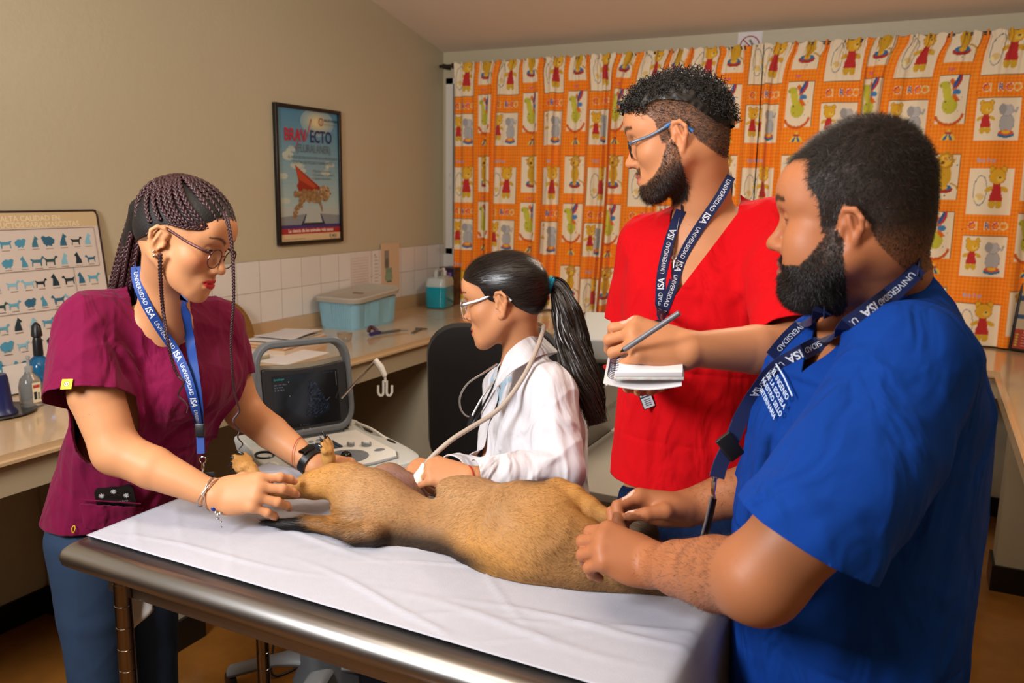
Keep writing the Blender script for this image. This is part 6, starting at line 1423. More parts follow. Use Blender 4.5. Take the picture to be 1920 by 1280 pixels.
# lanyard
def lanyard(label, base, strands_, wd, col, textc, ups, group=None):
    t = thing('lanyard', label, 'lanyard', base); m_ = mat('strap_'+col, '#'+col, .7, bump=.5, bscale=900, bdist=.0003); return t, m_
navy1 = mat('blue_strap', '#123C86', .65, bump=.4, bscale=900, bdist=.0003); navy2 = mat('navy_strap', '#0D1C48', .65, bump=.4, bscale=900, bdist=.0003)
TXT = [('UNIVERSIDAD', .0125, False, .95, .006), ('ISA', .0185, True, 1.0, .008)]
def straps(t, mt, paths, Vs, wd, off=.004, flips=None, sides=None, texts=None, pre=None, neck=None):
    out = []
    for k, p in enumerate(paths):
        P = snappath(p, Vs, off) if not isinstance(p, np.ndarray) else p
        if pre and pre[k] is not None: P = np.vstack([catmull([pre[k], P[0], P[1]], 5)[:5], P])
        T = nrm_rows(np.gradient(P, axis=0)); sd = np.cross(T, -FW); sd = nrm_rows(sd)
        if sides is not None and sides[k] is not None: sd = nrm_rows(sd+sides[k])
        r = ribbon('strap', P, wd, t, mt, sd, .0012); out.append(r)
        if texts is None or texts[k] is not None:
            o_, Pp, Tt, Ss, Nn = r; L = np.linalg.norm(np.diff(Pp, axis=0), axis=1).sum(); rev = texts[k] if texts else 0
            sgn = -1 if (Nn[len(Nn)//2]@-FW) < 0 else 1
            if rev: strap_text('woven_lettering', Pp[::-1], -Tt[::-1], Ss[::-1], Nn[::-1], .01, L-.005, TXT, o_, sgn*.0009, 1)
            else: strap_text('woven_lettering', Pp, Tt, Ss, Nn, .01, L-.005, TXT, o_, sgn*.0009, -1)
    if neck:
        nb_, S_, F_, rr, hh, sf = neck; a_, b_ = out[0][1][0], out[1][1][0]; sg = 1 if (a_-b_)@S_ > 0 else -1; c_ = nb_+UZ*hh+F_*sf
        P = catmull([a_, c_-F_*rr*.7+S_*sg*rr*.75, c_-F_*rr, c_-F_*rr*.7-S_*sg*rr*.75, b_], 8); ribbon('neck_strap', P, wd, t, mt, UZ+nrm(np.array([0, 0, .01])), .0012)
    return out
lyA = thing('lanyard', 'bright blue lanyard over the maroon scrub top with a dark badge holder', 'lanyard', J(377, 850, 1.75))
straps(lyA, navy1, [[(254, 500), (258, 530), (274, 570), (300, 615), (330, 660), (350, 705), (364, 755), (373, 800)], [(344, 548), (346, 566), (351, 605), (358, 650), (366, 710), (372, 760), (376, 800)]], [bodyonly(VA, hA), GA], .021, texts=[0, None], neck=(nb, AS, AF, .056, .030, .008))
pq = [J(375, 796, 1.775), J(377, 850, 1.77)]; ribbon('strap', [pq[0], pq[1]], .016, lyA, navy1, V(1, 0, 0), .004)
MB(frame(J(375, 806, 1.768), ax=(V(1, 0, 0), V(0, 1, 0), V(0, 0, 1)))).box((-.010, -.014, -.004), (.010, .014, .004), .002).build('buckle', bp_, lyA)
Mk = frame(J(380, 862, 1.768), ax=(V(1, 0, 0), V(0, 1, 0), V(0, 0, 1)))
MB(Mk).tube([(.007*math.cos(t), .007*math.sin(t), 0) for t in np.linspace(0, 2*PI, 17)], .0012, 8).build('ring', chrome, lyA); MB(Mk).tube([(0, -.006, 0), (.001, -.016, .002), (0, -.026, 0)], [.003, .004, .002], 8).build('clip', chrome, lyA)
MB(frame(J(384, 898, 1.768), ax=(V(1, .1, 0), V(-.1, 1, 0), V(0, 0, 1)))).box((-.022, -.03, -.002), (.022, .014, .002), .001).build('badge_holder', bp_, lyA)
# phone
cP = J(215, 928, snapdep(215, 928, [GA], 8)); _nb = GA[np.argsort(np.linalg.norm(GA-cP, axis=1))[:400]]; zn = np.linalg.svd(_nb-_nb.mean(0))[2][2]; zn = zn*np.sign(zn@-FW); cP = _nb.mean(0)+zn*.001
ph = thing('phone', 'black phone with white daisies sticking out of the maroon scrub pocket', 'phone', cP); zx = V(.98, -.04, 0); zx = nrm(zx-zn*(zx@zn)); zy = np.cross(zn, zx)
Mph = frame(cP-zy*.010, ax=(zx, zy, zn)); o = MB(Mph).prism(rrect(.080, .060, .010), -.004, .005).build('phone_case', bp_, ph, sharp=30); a = Art(.0002)
for cx, cy in ((-.026, .014), (.0, .022), (.024, .008)):
    for k in range(8): t = k*PI/4; a.line([(cx, cy), (cx+.006*math.cos(t), cy+.006*math.sin(t))], .002, '#C8C8C8')
a.text('Daisy Smile', .012, -.004, .006, '#9A9A9A', 'c', rot=PI); a.build('case_print', Mph@frame((0, 0, .0052)), ph, INK)
pocket('pocket', GA, GAF, [(150, 936), (268, 944), (255, 990), (160, 990)], A, maroon, .012)
MB().tube(snappath([(150, 936), (205, 940), (264, 944)], [GA], .011), .0016, 6).build('pocket_hem', maroon, A)
# sleeve tag, yellow loop, bracelets, watch
def patch(nm, x, y, w_, h_, rot, mt_, Vs, parent, draw=None, off=.002, n=None):
    c = J(x, y, snapdep(x, y, Vs, 5)-off)
    if n is None:
        k_ = np.argmin(np.linalg.norm(Vs[0]-c, axis=1)); nb_ = Vs[0][np.argsort(np.linalg.norm(Vs[0]-c, axis=1))[:60]]; _, _, vt_ = np.linalg.svd(nb_-nb_.mean(0)); nz = vt_[2]*np.sign(vt_[2]@-FW); n = (V(math.cos(rot), math.sin(rot), 0), nz); c = nb_.mean(0)+nz*off
    X_ = V(math.cos(rot), math.sin(rot), 0) if n is None else n[0]; Z_ = V(0, .1, 1) if n is None else n[1]; X_ = nrm(X_-Z_*(X_@Z_)); Y2 = np.cross(Z_, X_); M = frame(c, ax=(X_, Y2, Z_))
    o = MB(M).box((-w_/2, -h_/2, -.0006), (w_/2, h_/2, .0006)).build(nm, mt_, parent, smooth=False)
    if draw: a = Art(.0001); draw(a); a.build('tag_print', M@frame((0, 0, .0008)), o, INK)
    return o
def dtag(a): a.poly(rrect(.011, .010, .003), '#2A2A20'); a.poly(rrect(.009, .008, .0025), '#E8DCA0'); a.ell(-.002, 0, .0012, .0016, '#2A2A20'); a.ell(.002, 0, .0012, .0016, '#2A2A20')
patch('sleeve_tag', 124, 722, .022, .021, .02, mat('yellow_tag', '#E2C40C', .6), [GA], A, dtag, .004)
d_ = snapdep(138, 990, [GA], 6)-.003; MB().tube(catmull([J(136, 999, d_), J(135, 990, d_), J(139, 985, d_), J(141, 990, d_), J(138, 999, d_)], 4), .0009, 6).build('yellow_loop', mat('yellow_tag'), A)
def wrist_ring(nm, c, ax, r, th, mt_, parent, fl=1., n=8, wob_=0.):
    x_, y_, z_ = basis(ax, V(0, 0, 1)); P = [c+x_*r*math.cos(t)+y_*r*fl*math.sin(t)+z_*wob_*math.sin(2*t) for t in np.linspace(0, 2*PI, 41)]; return MB().tube(P, th, n).build(nm, mt_, parent)
wd_ = nrm(rw-re_); silver = mat('silver', '#B8B4B0', .38, metal=1.)
wrist_ring('bangle', rw-wd_*.006, wd_+V(0, .3, 0)*.3, .033, .0014, silver, A); wrist_ring('bangle', rw-wd_*.012, wd_-V(0, .3, 0)*.25, .034, .0014, silver, A)
bc = J(401, 953, 1.68); MB().ball(bc, .006, 12).build('blue_bead', mat('blue_enamel', '#1B2C7A', .15), A)
for k, (x, y, r_) in enumerate(((405, 960, .004), (409, 964, .0045), (413, 962, .004), (408, 972, .003), (414, 978, .0025), (415, 988, .002))): MB().ball(J(x, y, 1.675), r_, 8).build('charm', silver, A)
wl_ = nrm(lw-le_); b = MB(); x_, y_, z_ = basis(wl_, V(0, 0, 1)); cW = lw-wl_*.016
b.rings([cW+np.array([x_*(.0325+dr)*math.cos(t)+y_*(.0325+dr)*.95*math.sin(t)+z_*h for t in np.linspace(0, 2*PI, 33)[:-1]]) for dr, h in ((0, -.010), (.0025, -.009), (.0025, .009), (0, .010))], cap=False); b.build('watch_band', mat('black_rubber', '#0A0A0C', .4), A)
MB(frame(cW+nrm(x_*.5+V(0, 1, 0))*.033, ax=basis(nrm(x_*.5+V(0, 1, 0)), wl_))).box((-.012, -.018, -.003), (.012, .018, .005), .003).build('watch_face', mat('glossy_black'), A)
wrist_ring('red_thread', lw-wl_*.052, wl_+V(.25, .1, 0), .039, .0007, mat('red_thread', '#B02018', .6), A, n=6)
# ================================================================== seated woman
B = thing('person', 'person with a long dark ponytail in a white coat holding the ultrasound probe', 'person', (-.86, 1.88, 0))
BS = V(.25, 0, .97); BF = V(-.97, 0, .25)
hB = Head(J(949, 571, 2.06), V(-.96, -.183, -.19), V(-.19, .98, .017), fem=1, s=.965, jaw=.98, nose=.95, lips=.9, lid=.5, brow=.8)
nbB = J(985, 668, 2.12); rsB, lsB = J(950, 728, 2.28), J(1030, 735, 1.99)
leB, lwB = J(1052, 882, 1.92), J(880, 897, 1.835); reB, rwB = J(930, 880, 2.2), J(840, 888, 2.03)
gB = Grp(.02); gB.add(hB.g); gB.add(chain([hB.W(-.025, 0, -.02), (hB.W(-.02, 0, -.02)+nbB)/2, nbB-UZ*.05], [.048, .046, .058], .03), .02)
gB.add(Loft([(J(1000, 715, 2.12), .15, .06), (J(1000, 790, 2.12), .15, .085), (J(995, 900, 2.12), .13, .085), (J(992, 1060, 2.12), .16, .11)], BS), .03)
gB.add(chain([nbB-UZ*.03, lsB], [.048, .048]), .03); gB.add(chain([nbB-UZ*.03, rsB], [.048, .048]), .03)
gB.add(chain([lsB, leB], [.048, .040]), .02).add(chain([leB, lwB], [.040, .025]), .02).add(chain([rsB, reB], [.048, .04]), .02).add(chain([reB, rwB], [.04, .025]), .02)
hBl = Hand(lwB, V(-.94, .33, .02), V(.05, .72, .69), -1, .95, curls=[(70, 45, 22), (62, 58, 30), (55, 62, 30), (38, 62, 30)], spread=(12, 3, -5, -12), thumb=((.75, .5, -.5), (1, .1, -.4), (1, -.1, -.5)))
hBr = Hand(rwB, V(-.95, .05, -.1), V(.1, .8, .5), 1, .92, curls=[(50, 50, 25)]*4); gB.add(hBl.g, .012).add(hBr.g, .012)
hmB = lambda q: (hairmask(q, -.04, .082, .058, .034, .02)*1., lin('#120C0A'), .9)
_, VB, FB, NB = person_body(B, gB, hB, [(leB, lwB, hBl, .0022), (reB, rwB, hBr, .0035)], skincol('#C68C62', hB, ((hBl, lwB), (hBr, rwB)), lip=lin('#A84A42'), browc=lin('#241814'), blush=.3, mask=hmB), skB)
eyes_obj(hB, B)
# patterned blouse inside, white coat outside
gi = Grp(.03); li = Loft([(J(1003, 700, 2.12), .145, .068), (J(1003, 790, 2.12), .155, .100), (J(998, 910, 2.12), .15, .105), (J(995, 1060, 2.12), .17, .12)], BS, capr=.03); gi.add(li); gi.add(Inf(Grp(.03).add(chain([nbB-UZ*.03, lsB], [.048, .048])).add(chain([nbB-UZ*.03, rsB], [.048, .048])), .004), .02); gi.add(chain([nbB-UZ*.035, lsB], [.05, .05]), .03); gi.add(chain([nbB-UZ*.035, rsB], [.05, .05]), .03)
def blouse(P):
    C = np.tile(np.array(lin('#A9C6DA')), (len(P), 1)); w_ = wob(P, 90, 2); C[w_ > .28] = lin('#E4E4E0'); C[w_ < -.38] = lin('#C06A28'); C[(w_ < -.30) & (w_ > -.38)] = lin('#2A2430'); return C
garment('patterned_blouse', gi, .005, B, mat('patterned_cotton', rough=.8, attr='Col', **cloth_d), [neckcut(nbB, BS, BF, (915, 715), .062)], cols=blouse)
white = mat('white_coat_cotton', '#D9D8DE', .8, sheen=.05, **cloth_d)
gc = Grp(.03); lc_ = Loft([(J(1003, 705, 2.12), .13, .07), (J(1003, 735, 2.12), .172, .088), (J(1005, 800, 2.12), .178, .125), (J(1003, 900, 2.12), .18, .13), (J(1002, 1060, 2.12), .20, .145)], BS, capr=.03); torB = Grp(.03).add(lc_)
torB.add(chain([nbB-UZ*.03+BS*.03, lsB], [.055, .06]), .03); torB.add(chain([nbB-UZ*.03-BS*.03, rsB], [.055, .058]), .03); gc.add(torB)
sB1 = chain([lsB, lsB*.5+leB*.5, leB, leB*.55+lwB*.45, lwB+(lwB-leB)*.05, lwB+(lwB-leB)*.5], [.064, .062, .060, .052, .044, .042], .03); gc.add(sB1, .025)
sB2 = chain([rsB, reB, reB*.4+rwB*.6, rwB+(rwB-reB)*.5], [.062, .058, .05, .046], .03); gc.add(sB2, .025)
def openB(P):
    o = P-nbB; s_, f_, z_ = o@BS, o@BF, o[:, 2]; k = np.clip(-z_/.35, 0, 1); ctr = -.035+0*z_; half = .052-.018*k; return -np.maximum(np.maximum(np.abs(s_-ctr)-half, .02-f_), z_-.10)
RW = lambda a, b: nrm(b-a)
foldsB = creases([([J(1040, 760, 1.95), J(1035, 820, 1.92), J(1060, 880, 1.87)], .012, .009), ([J(1010, 770, 1.97), J(1000, 850, 1.97), J(1010, 905, 1.95)], .012, -.012), ([J(1075, 790, 2.0), J(1085, 850, 1.95), J(1080, 900, 1.92)], .012, -.008), ([J(960, 720, 2.03), J(950, 800, 2.02), J(945, 890, 2.02)], .010, .006),
    ([J(1050, 855, 1.87), J(1000, 875, 1.86), J(950, 885, 1.84)], .010, .009), ([J(1040, 905, 1.86), J(980, 898, 1.84), J(920, 903, 1.82)], .008, -.008), ([J(1010, 880, 1.87), J(970, 900, 1.85), J(930, 915, 1.83)], .008, .007), ([J(925, 840, 2.02), J(975, 852, 2.0)], .004, .004), ([J(930, 760, 2.02), J(925, 840, 2.02)], .004, .003), ([J(1070, 740, 2.0), J(1095, 830, 2.02)], .012, .008)])
_, GB, _ = garment('white_coat', gc, .0042, B, white, [neckcut(nbB, BS, BF, (930, 700), .066), openB, sleevecut(torB, sB1, lwB-RW(leB, lwB)*.012, lwB-leB), sleevecut(torB, sB2, rwB-RW(reB, rwB)*.01, rwB-reB)], disp=lambda P: 1.3*foldsB(P)+.010*(ridged(P*np.array([1, 1, .5]), 28, 8)-.3))
# collar
kp = [J(912, 752, 2.0), J(935, 705, 1.985), J(965, 665, 1.99), J(1000, 640, 2.03), J(1030, 638, 2.12), J(1010, 650, 2.22)]; P = catmull(kp, 8); ax_ = nbB+UZ*.0; out_ = nrm_rows((P-ax_)*[1, 1, 0]); ribbon('coat_collar', P+out_*.004-UZ*.012, .055, B, white, out_*.8-UZ*.75, .0025)
# slick hair and ponytail
Vh, Fh = surf(hB.cran, .004); Nh = vnormals(Vh, Fh); Vh = Vh+Nh*.006; qh = hB.loc(Vh); x, z = qh[:, 0], qh[:, 2]; hl = np.interp(x, [-.12, -.075, -.035, -.02, .006, .02, .03, .045, .085, .11], [-.045, -.045, -.012, .02, .036, .012, .02, .056, .080, .12])
Vh, Fh = clip(Vh, Fh, hl-z); hB_o = mesh_obj('hair', Vh, Fh, mat('dark_hair_base', '#0D0908', .35), B); Nh = vnormals(Vh, Fh)
tie = J(1022, 531, 2.075); Rh = np.random.default_rng(5); idx = Rh.integers(0, len(Vh), 9000)
strands('combed_hair', Vh, Nh, idx, lambda P: nrm_rows(tie-P), .035, .0011, hairm, hB_o, lambda P: np.tile(np.array([.016, .010, .008]), (len(P), 1))*(1+.8*np.clip(wob(P, 120), 0, 1))[:, None], seg=3, lift=.04, jit=.05, seed=6)
st_ = Grp(.02).add(Ell(hB.W(-.085, 0, .055), (.035, .03, .03))).add(Cap(hB.W(-.08, 0, .05), tie, .03, .014)); Vs, Fs = surf(st_, .004); mesh_obj('gathered_hair', relax(Vs, Fs, 1), Fs, mat('dark_hair_base'), hB_o)
gd = [tie, J(1048, 540, 2.07), J(1062, 585, 2.06), J(1075, 640, 2.05), J(1092, 700, 2.03), J(1108, 745, 2.02), J(1122, 800, 2.02)]
tail('ponytail', gd, [.013, .022, .036, .038, .036, .028, .014], 2600, hairm, hB_o, .0008, .008, col=(.018, .011, .008))
Gc = catmull(gd[:-1], 6); MB().tube(Gc, np.interp(np.linspace(0, 1, len(Gc)), [0, .2, .5, .8, 1], [.010, .020, .027, .024, .006]), 14).build('ponytail_core', mat('dark_hair_base'), hB_o)
tx = RW(tie, gd[1]); wrist_ring('hair_tie', tie+tx*.010, tx, .0175, .0048, mat('turquoise_elastic', '#14A4D4', .8, bump=.5, bscale=400), B, n=10); wrist_ring('hair_tie', tie+tx*.018, tx, .0180, .0045, mat('turquoise_elastic'), B, n=10)
clearf = mat('clear_acetate', '#E6D8D0', .1, trans=.6); glasses(hB, B, clearf, mat('silver'), z0=.006, rx=.027, rz=.022, sq=3.2, fwd=.106, thick=.0018)
wb_ = RW(leB, lwB); wrist_ring('red_bracelet', lwB-wb_*.001, wb_, .0275, .0016, mat('red_thread'), B)
skirt = mat('dark_trousers', '#20242E', .8, **cloth_d); g_ = Grp(.03)
for s_ in (-1, 1):
    h = J(995, 1060, 2.12)+BS*.09*s_; h[2] = .62; k = h+BF*.38; k[2] = .60; g_.add(chain([h, k], [.09, .065], .03), .03); g_.add(chain([k, k*[1, 1, 0]+pt(0, 0, .07)], [.06, .045], .03), .02)
Vs, Fs = surf(g_, .009); mesh_obj('trousers', relax(Vs, Fs, 1), Fs, skirt, B)
# stethoscope
stt = thing('stethoscope', 'black and silver stethoscope hanging round the neck of the white coat', 'stethoscope', J(880, 790, 1.98)); rub = mat('black_rubber')
Ps = snappath([(992, 640), (962, 668), (935, 705), (915, 745), (895, 780), (884, 798)], [GB, VB], .006); MB().tube(Ps, .0035, 8).build('tubing', rub, stt)
dS = 1.97; MB().tube(catmull([J(932, 682, dS+.03), J(905, 700, dS), J(878, 718, dS), J(863, 742, dS), J(863, 764, dS), J(872, 778, dS), J(882, 782, dS)], 6), .0024, 8).build('ear_tube', silver, stt)
MB().tube(catmull([J(925, 716, dS+.02), J(906, 742, dS), J(890, 770, dS), J(880, 792, dS)], 6), .0024, 8).build('ear_tube', silver, stt); MB().tube([J(884, 778, dS-.003), J(878, 800, dS-.003)], .005, 8).build('yoke', rub, stt)
# ultrasound probe with cable over the shoulder
upb = thing('ultrasound_probe', 'white ultrasound probe pressed on the belly of the dog with a long beige cable', 'probe', J(775, 932, 1.80)); ivory = mat('ivory_plastic', '#E6E2DA', .35)
pa, pb2 = J(773, 924, 1.845), J(794, 880, 1.87); axp = RW(pa, pb2)
MB().lathe([(.010, -.006), (.019, -.002), (.0205, .006), (.0195, .022), (.015, .04), (.0115, .055), (.010, .07)], pa, 20, axp).build('probe_body', ivory, upb)
cb = [pa+axp*.068, J(803, 864, 1.86), J(822, 845, 1.86), J(850, 822, 1.87), J(885, 800, 1.90), J(925, 775, 1.93), J(955, 745, 1.94), J(985, 700, 1.95), J(1004, 660, 1.98), J(1016, 628, 2.02), J(1019, 612, 2.07), J(1005, 605, 2.13)]
MB().tube(catmull(cb, 8), .0058, 10).build('cable', mat('beige_cable', '#B5A89A', .4), upb)
# ================================================================== standing man in red
C_ = thing('person', 'person with curly hair and glasses in a red scrub top writing in a notebook', 'person', (-.46, 1.76, 0))
CS = V(.93, 0, .35); CF = V(-.35, 0, .93)
hC = Head(J(1275, 267, 1.72), V(-.937, -.209, -.26), V(-.22, .968, .06), s=1.0, jaw=1.0, nose=1.0, lips=1.0, lid=.35)
nbC = J(1325, 405, 1.80); rsC, lsC = J(1218, 462, 1.88), J(1452, 440, 1.74)
leC, lwC = J(1492, 655, 1.52), J(1296, 655, 1.44); reC, rwC = J(1176, 640, 1.92), J(1216, 700, 1.70)
gC = Grp(.02); gC.add(hC.g); gC.add(chain([hC.W(-.03, 0, -.02), (hC.W(-.03, 0, -.02)+nbC)/2, nbC-UZ*.06], [.060, .058, .068], .03), .025)
gC.add(Loft([(J(1330, 450, 1.80), .17, .07), (J(1325, 540, 1.80), .17, .10), (J(1310, 680, 1.82), .15, .095), (J(1300, 820, 1.84), .15, .10), (J(1298, 930, 1.86), .155, .105)], CS), .03)
gC.add(chain([nbC-UZ*.05, rsC], [.055, .052]), .03); gC.add(chain([nbC-UZ*.05, lsC], [.055, .055]), .03)
gC.add(chain([lsC, leC], [.055, .046]), .02).add(chain([leC, leC*.6+lwC*.4, lwC], [.046, .044, .030], .02), .02).add(chain([rsC, reC], [.052, .044]), .02).add(chain([reC, rwC], [.042, .029]), .02)
hCl = Hand(lwC, V(-.96, .22, .10), V(.08, .50, .86), -1, 1.08, curls=[(42, 52, 25), (46, 55, 28), (50, 58, 30), (54, 58, 30)], spread=(6, 2, -3, -8), thumb=((.6, .4, -.65), (.9, .05, -.5), (1, -.1, -.2)))
hCr = Hand(rwC, V(-.2, -.22, .9), V(0, -.95, -.25), 1, .95, curls=[(12, 20, 15)]*4); gC.add(hCl.g, .014).add(hCr.g, .014)
def hmC(q): m_ = hairmask(q, -.055, .082, .062, .040, .0)*.75; m_ = np.maximum(m_, beardmask(q, 'low')*.7); return m_, lin('#17100C'), .85
_, VC, FC, NC = person_body(C_, gC, hC, [(leC, lwC, hCl, .0022), (reC, rwC, hCr, .003)], skincol('#C0835A', hC, ((hCl, lwC), (hCr, rwC)), bw=1.4, lip=lin('#A8604E'), browc=lin('#17100C'), mask=hmC, rosy=1), skC)
eyes_obj(hC, C_)
red = mat('red_cotton', '#C40812', .85, sheen=.02, var=.1, vscale=8, vcol='#A80510', **cloth_d)
torC = Grp(.035).add(Loft([(J(1333, 432, 1.80), .11, .065), (J(1330, 468, 1.80), .178, .088), (J(1322, 550, 1.80), .185, .122), (J(1308, 690, 1.81), .172, .122), (J(1300, 810, 1.83), .176, .126), (J(1296, 900, 1.85), .182, .132), (J(1294, 960, 1.86), .184, .134)], CS, capr=.03))
torC.add(chain([nbC-UZ*.03-CS*.04, rsC], [.05, .062]), .04); torC.add(chain([nbC-UZ*.03+CS*.04, lsC], [.055, .068]), .04); gRC = Grp(.03).add(torC); gRC.add(Inf(Grp(.03).add(Loft([(J(1330, 450, 1.80), .17, .07), (J(1325, 540, 1.80), .17, .10)], CS)).add(chain([nbC-UZ*.05, rsC], [.055, .052])).add(chain([nbC-UZ*.05, lsC], [.055, .055])).add(chain([lsC, lsC*.4+leC*.6], [.055, .048])).add(chain([rsC, rsC*.3+reC*.7], [.052, .045])), .008), .02)
sC1 = chain([lsC, lsC*.55+leC*.45, leC, leC+(leC-lsC)*.2], [.068, .072, .078, .08], .03); gRC.add(sC1, .03)
sC2 = chain([rsC, rsC*.5+reC*.5, reC, reC+(reC-rsC)*.12], [.064, .064, .062, .062], .03); gRC.add(sC2, .03)
foldsC = creases([([J(1240, 470, 1.8), J(1225, 540, 1.78), J(1228, 600, 1.78)], .010, -.010), ([J(1400, 560, 1.66), J(1405, 640, 1.66)], .014, .009), ([J(1290, 640, 1.68), J(1300, 760, 1.68), J(1290, 880, 1.7)], .014, .006), ([J(1200, 720, 1.78), J(1230, 800, 1.74), J(1225, 900, 1.75)], .012, -.009), ([J(1440, 470, 1.68), J(1400, 540, 1.66), J(1360, 570, 1.66)], .012, .006), ([J(1350, 700, 1.67), J(1330, 800, 1.68), J(1350, 900, 1.7)], .014, -.008)])
_, GC, GCF = garment('scrub_top', gRC, .0045, C_, red, [lambda P: -((P-J(1285, 927, 1.74))@nrm(UZ-CS*.02)), neckcut(nbC, CS, CF, (1262, 560), .072), sleevecut(torC, sC1, leC+UZ*.035, leC-lsC+V(0, -.6, .2)*.2), sleevecut(torC, sC2, reC+UZ*.045, reC-rsC, -.01, .12)], disp=lambda P: 1.2*foldsC(P)+.006*(ridged(P*np.array([1, 1, .5]), 18, 13)-.3))
# white collar of the undershirt
cr_ = [nbC+(CS*math.cos(t)*.072+CF*math.sin(t)*.066)+UZ*(.006-.018*math.sin(t)) for t in np.linspace(-1.1, .15, 16)]; MB().tube(cr_, .006, 8).build('undershirt_collar', white, C_)
legs(C_, [J(1235, 1010, 1.86), J(1350, 1010, 1.83)], [J(1235, 1010, 1.86)*[1, 1, 0]+pt(0, 0, .07), J(1350, 1010, 1.83)*[1, 1, 0]+pt(0, 0, .07)], .088, mat('navy_scrub_cotton', '#10203F', .85, **cloth_d), None, 'navy_trousers', J(1296, 935, 1.86), .165, CS)
for h in (J(1235, 1010, 1.86), J(1350, 1010, 1.83)): MB().ball(h*[1, 1, 0]+CF*.05+UZ*.045, (.06, .12, .045), 14).build('shoe', bp_, C_)
# short faded sides, curly top, beard
def growth(nm, H, V_, N, msk, n, flow, L, w_, parent, mt, col=(.010, .007, .006), seg=2, **kw):
    q = H.loc(V_); m_ = msk(q) & (np.abs(q) < .17).all(1); idx = np.flatnonzero(m_); R = np.random.default_rng(8)
    if kw.pop('soft', 0): pass
    idx = idx[R.integers(0, len(idx), n)]; J_ = V_[idx]+R.normal(0, .0009, (n, 3)); return strands(nm, J_, N[idx], np.arange(n), flow, L, w_, mt, parent, lambda P: np.tile(np.array(col), (len(P), 1)), seg=seg, **kw)
growth('short_sides', hC, VC, NC, lambda q: hairmask(q, -.055, .082, .062, .040, .0) & (q[:, 2] < .085), 9000, nrm(-hC.f*.8-hC.u*.3), .007, .0007, C_, stubm, lift=.6, jit=.5, curl=.25, seed=2)
growth('beard', hC, VC, NC, lambda q: beardmask(q, 'low'), 9000, nrm(-hC.u*.8-hC.f*.1), lambda P: .004+.008*np.clip((-hC.loc(P)[:, 2]-.03)/.05, 0, 1), .0007, C_, stubm, col=(.018, .011, .008), lift=.75, jit=.5, curl=.35, seg=3, seed=3)
Rc = np.random.default_rng(12); hq = hC.loc(VC); mk = (np.abs(hq) < .17).all(1) & hairmask(hq, -.03, .080, .062, .05, .05) & (hq[:, 2]+.35*np.clip(-hq[:, 0], 0, 1)*1.3 > .062) & ~((np.abs(hq[:, 1]) > .066) & (hq[:, 2] < .085)); ci = np.flatnonzero(mk); ci = ci[Rc.integers(0, len(ci), 1500)]
hcb = MB(); top_ = Grp(.02).add(hC.cran); Vh, Fh = surf(hC.cran, .004); Nh = vnormals(Vh, Fh); Vh = Vh+Nh*(.010+.003*wob(Vh, 260)[:, None]); qh = hC.loc(Vh); Vh, Fh = clip(Vh, Fh, np.interp(qh[:, 0], [-.12, -.08, -.03, .02, .05, .09], [.0, .01, .065, .085, .082, .088])-qh[:, 2]); curlyo = mesh_obj('curly_hair', Vh, Fh, mat('dark_hair_base'), C_)
for k in ci:
    p, n_ = VC[k], NC[k]; a0 = Rc.uniform(0, 6.28); L_ = Rc.uniform(.010, .024); x_, y_, _z = basis(nrm(n_+Rc.normal(0, .55, 3)), V(0, 0, 1)); r_ = Rc.uniform(.0026, .0048); tt = np.linspace(0, 1, 15); tr = Rc.uniform(1.3, 2.3)*6.28
    pts = p+n_*.004+np.outer(tt*L_, _z)+np.outer(np.cos(a0+tt*tr)*r_*(1-.3*tt), x_)+np.outer(np.sin(a0+tt*tr)*r_*(1-.3*tt), y_); hcb.tube(pts, np.linspace(.0011, .0006, 15), 4)
hcb.build('curls', mat('curl_black', '#0E0A09', .35, spec=.6), curlyo, sharp=180)
glasses(hC, C_, mat('dark_frame', '#1A1A20', .3), mat('grey_temple', '#4A5666', .3), z0=.008, rx=.024, rz=.017, sq=3, tip=mat('blue_temple', '#1A5A96', .35), thick=.0015)
# silver chains with a cross pendant
t = thing('necklace', 'thin silver chain with an ankh cross over the red scrub top', 'necklace', J(1264, 490, 1.66)); bo = bodyonly(VC, hC)
for pp in ([(1368, 350), (1340, 400), (1300, 430), (1278, 460), (1266, 484)], [(1275, 400), (1268, 440), (1262, 484)]): MB().tube(snappath(pp, [bo, GC], .002), .0006, 6).build('chain', mat('dull_silver', '#8E8278', .5, metal=.8), t)
dk_ = snapdep(1264, 495, [GC, bo], 6)-.006; b = MB(); b.tube([J(1264, 488, dk_), J(1263, 502, dk_)], .0013, 6); b.tube([J(1258, 491, dk_), J(1270, 492, dk_)], .0013, 6); b.tube([J(1264+4*math.cos(q), 483+4*math.sin(q), dk_) for q in np.linspace(0, 6.28, 12)], .001, 6); b.build('ankh_pendant', silver, t)
lyC = thing('lanyard', 'navy lanyard with white lettering and an identity card over the red scrub top', 'lanyard', J(1240, 560, 1.66))
straps(lyC, navy2, [[(1370, 330), (1352, 366), (1322, 410), (1295, 452), (1276, 490), (1260, 540), (1247, 575), (1237, 600)], [(1277, 394), (1262, 430), (1250, 470), (1240, 520), (1238, 560), (1236, 600)]], [bo, GC], .021, texts=[0, 1], neck=(nbC, CS, CF, .060, .05, .010))
sl_ = np.array([J(1237, 600, 1.60), J(1232, 640, 1.62), J(1222, 700, 1.62)]); ribbon('strap', sl_, .018, lyC, navy2, V(1, .2, 0), .0015)
dI = snapdep(1212, 745, [GC], 10)-.006; Mi = frame(J(1210, 742, dI), ax=(V(.93, .36, 0), V(-.36, .93, 0), V(0, 0, 1))); MB(Mi).box((-.013, -.027, -.0015), (.013, .027, .0015), .001).build('identity_card', mat('card_black_edge', '#1A1A1C', .3), lyC)
